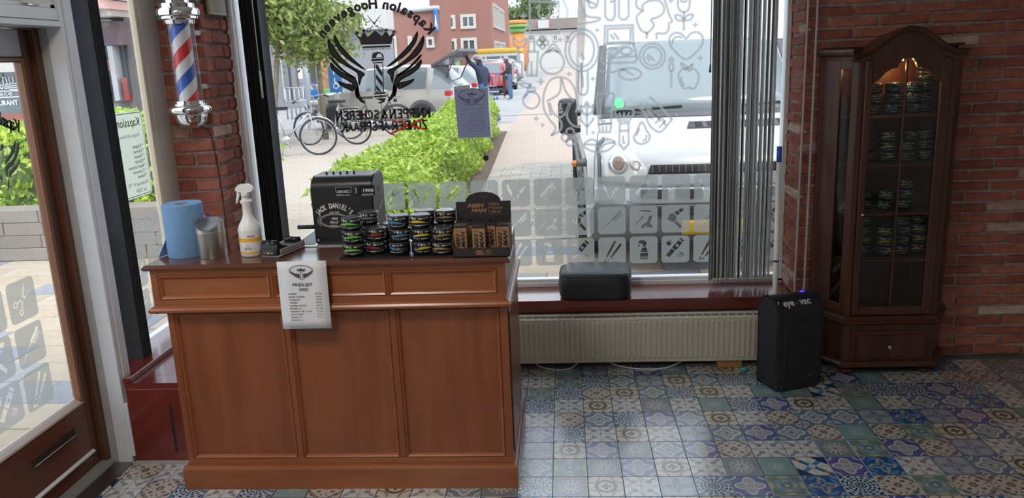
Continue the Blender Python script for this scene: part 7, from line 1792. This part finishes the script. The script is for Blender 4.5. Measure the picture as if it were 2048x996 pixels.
ib = thing('inflatable', 'tall orange and green inflatable figure by the far houses', 'inflatable', (q.x, 95, G))
z_ = lambda py: atY(1036, py, 95).z - G
for nm, py0, py1, r_, m_ in (('base', 88, 66, 1.25, M_orangething), ('belt', 66, 55, 1.0, M_greenthing), ('middle', 56, 48, 1.3, M_greenthing), ('head', 50, 40, 1.2, M_orangething)):
    bm = B(); a_, b_ = (0.0 if nm == 'base' else z_(py0)), z_(py1); lathe(bm, [(r_ * .7, a_), (r_, a_ + (b_ - a_) * .25), (r_, a_ + (b_ - a_) * .7), (r_ * .6, b_)], 16); obj(nm, bm, m_, ib, smooth=True)
# restaurant seen through the door and the narrow window
YR = 16.0
r_l, r_r = atY(-230, 200, YR), atY(268, 200, YR)
rs_ = thing('restaurant', 'restaurant front with a white fascia, dark glass and white lettering across the street', 'building', (0, YR, G))
def rz_(py, px=60): return atY(px, py, YR).z - G
bm = B(); box(bm, r_l.x, r_r.x, .05, 6, 0, rz_(-40)); obj('walls', bm, mat('dim_shop_wall', (.16, .145, .15), .8), rs_)
def rbox(nm, p0, p1, m_, d=.15, bev=0): a_, c_ = atY(*p0, YR), atY(*p1, YR); bm = B(); box(bm, a_.x, c_.x, -d, .05, max(0, c_.z - G), a_.z - G, bev=bev); return obj(nm, bm, m_, rs_)
rbox('fascia', (-230, 112), (52, 143), M_bldwhite, .3)
gl_ = rbox('glass_front', (-230, 143), (60, 238), mat('teal_dark_glass', (.09, .14, .16), .1, spec=.9), .02)
rbox('brick_plinth', (-230, 236), (72, 290), M_bldred, .1)
rbox('awning', (192, -8), (262, 3), M_bldwhite, .9); rbox('awning_valance', (192, 8), (262, 22), mat('pale_pink_canvas', (.62, .36, .32), .8), 1.1); rbox('beam', (192, 22), (262, 35), mat('beige_beam', (.40, .34, .30), .8), .8)
rbox('dark_fascia', (192, 46), (262, 90), mat('maroon_fascia', (.14, .10, .11), .7), .3); rbox('pale_column', (205, 92), (212, 200), M_post, .3); rbox('pale_column', (240, 92), (246, 200), M_post, .3)
rbox('shop_glass', (192, 92), (262, 190), M_darkglass, .05); rbox('shelf_goods', (222, 120), (238, 140), mat('mixed_goods', (.30, .25, .22), .8, var=.5, vs=3), .2); rbox('red_figure', (256, 155), (263, 200), M_carred, .25)
RMt = front_M(-.045)
def rtx(s, px, py, wpx, h, m_=M_paper, **k):
    a_ = atY(px, py, YR); w_ = (atY(px + wpx, py, YR).x - a_.x); put('lettering', text_mesh(s, width=w_, height=h, **k), m_, gl_, RMt @ Matrix.Translation((a_.x, a_.z - G, 0)))
rtx('RESTAURANT', 4, 206, 70, .10, bold=.03); rtx('place', 8, 188, 40, .12); rtx('brut', 2, 172, 26, .12, bold=.02); rtx('hu', 18, 157, 22, .22, bold=-.01)
bm = B(); a_, c_ = atY(-10, 183, YR), atY(44, 193, YR); ribbon(bm, rrect(a_.x, c_.z - G, c_.x, a_.z - G, .05), .02, True)
for k in range(4): p, q = atY(4 + 6 * k, 170 + 3 * k, YR), atY(40 + 2 * k, 166 + 4 * k, YR); ribbon(bm, [(p.x, p.z - G), (q.x, q.z - G)], .02)
put('lettering', bm, M_paper, gl_, RMt)
bm = B(); pts_ = [(-4, 172), (8, 150), (-4, 138)]; bm.faces.new([bm.verts.new((atY(*p, YR).x, atY(*p, YR).z - G, 0)) for p in pts_]); put('green_leaf_mark', bm, M_greenthing, gl_, front_M(-.05))
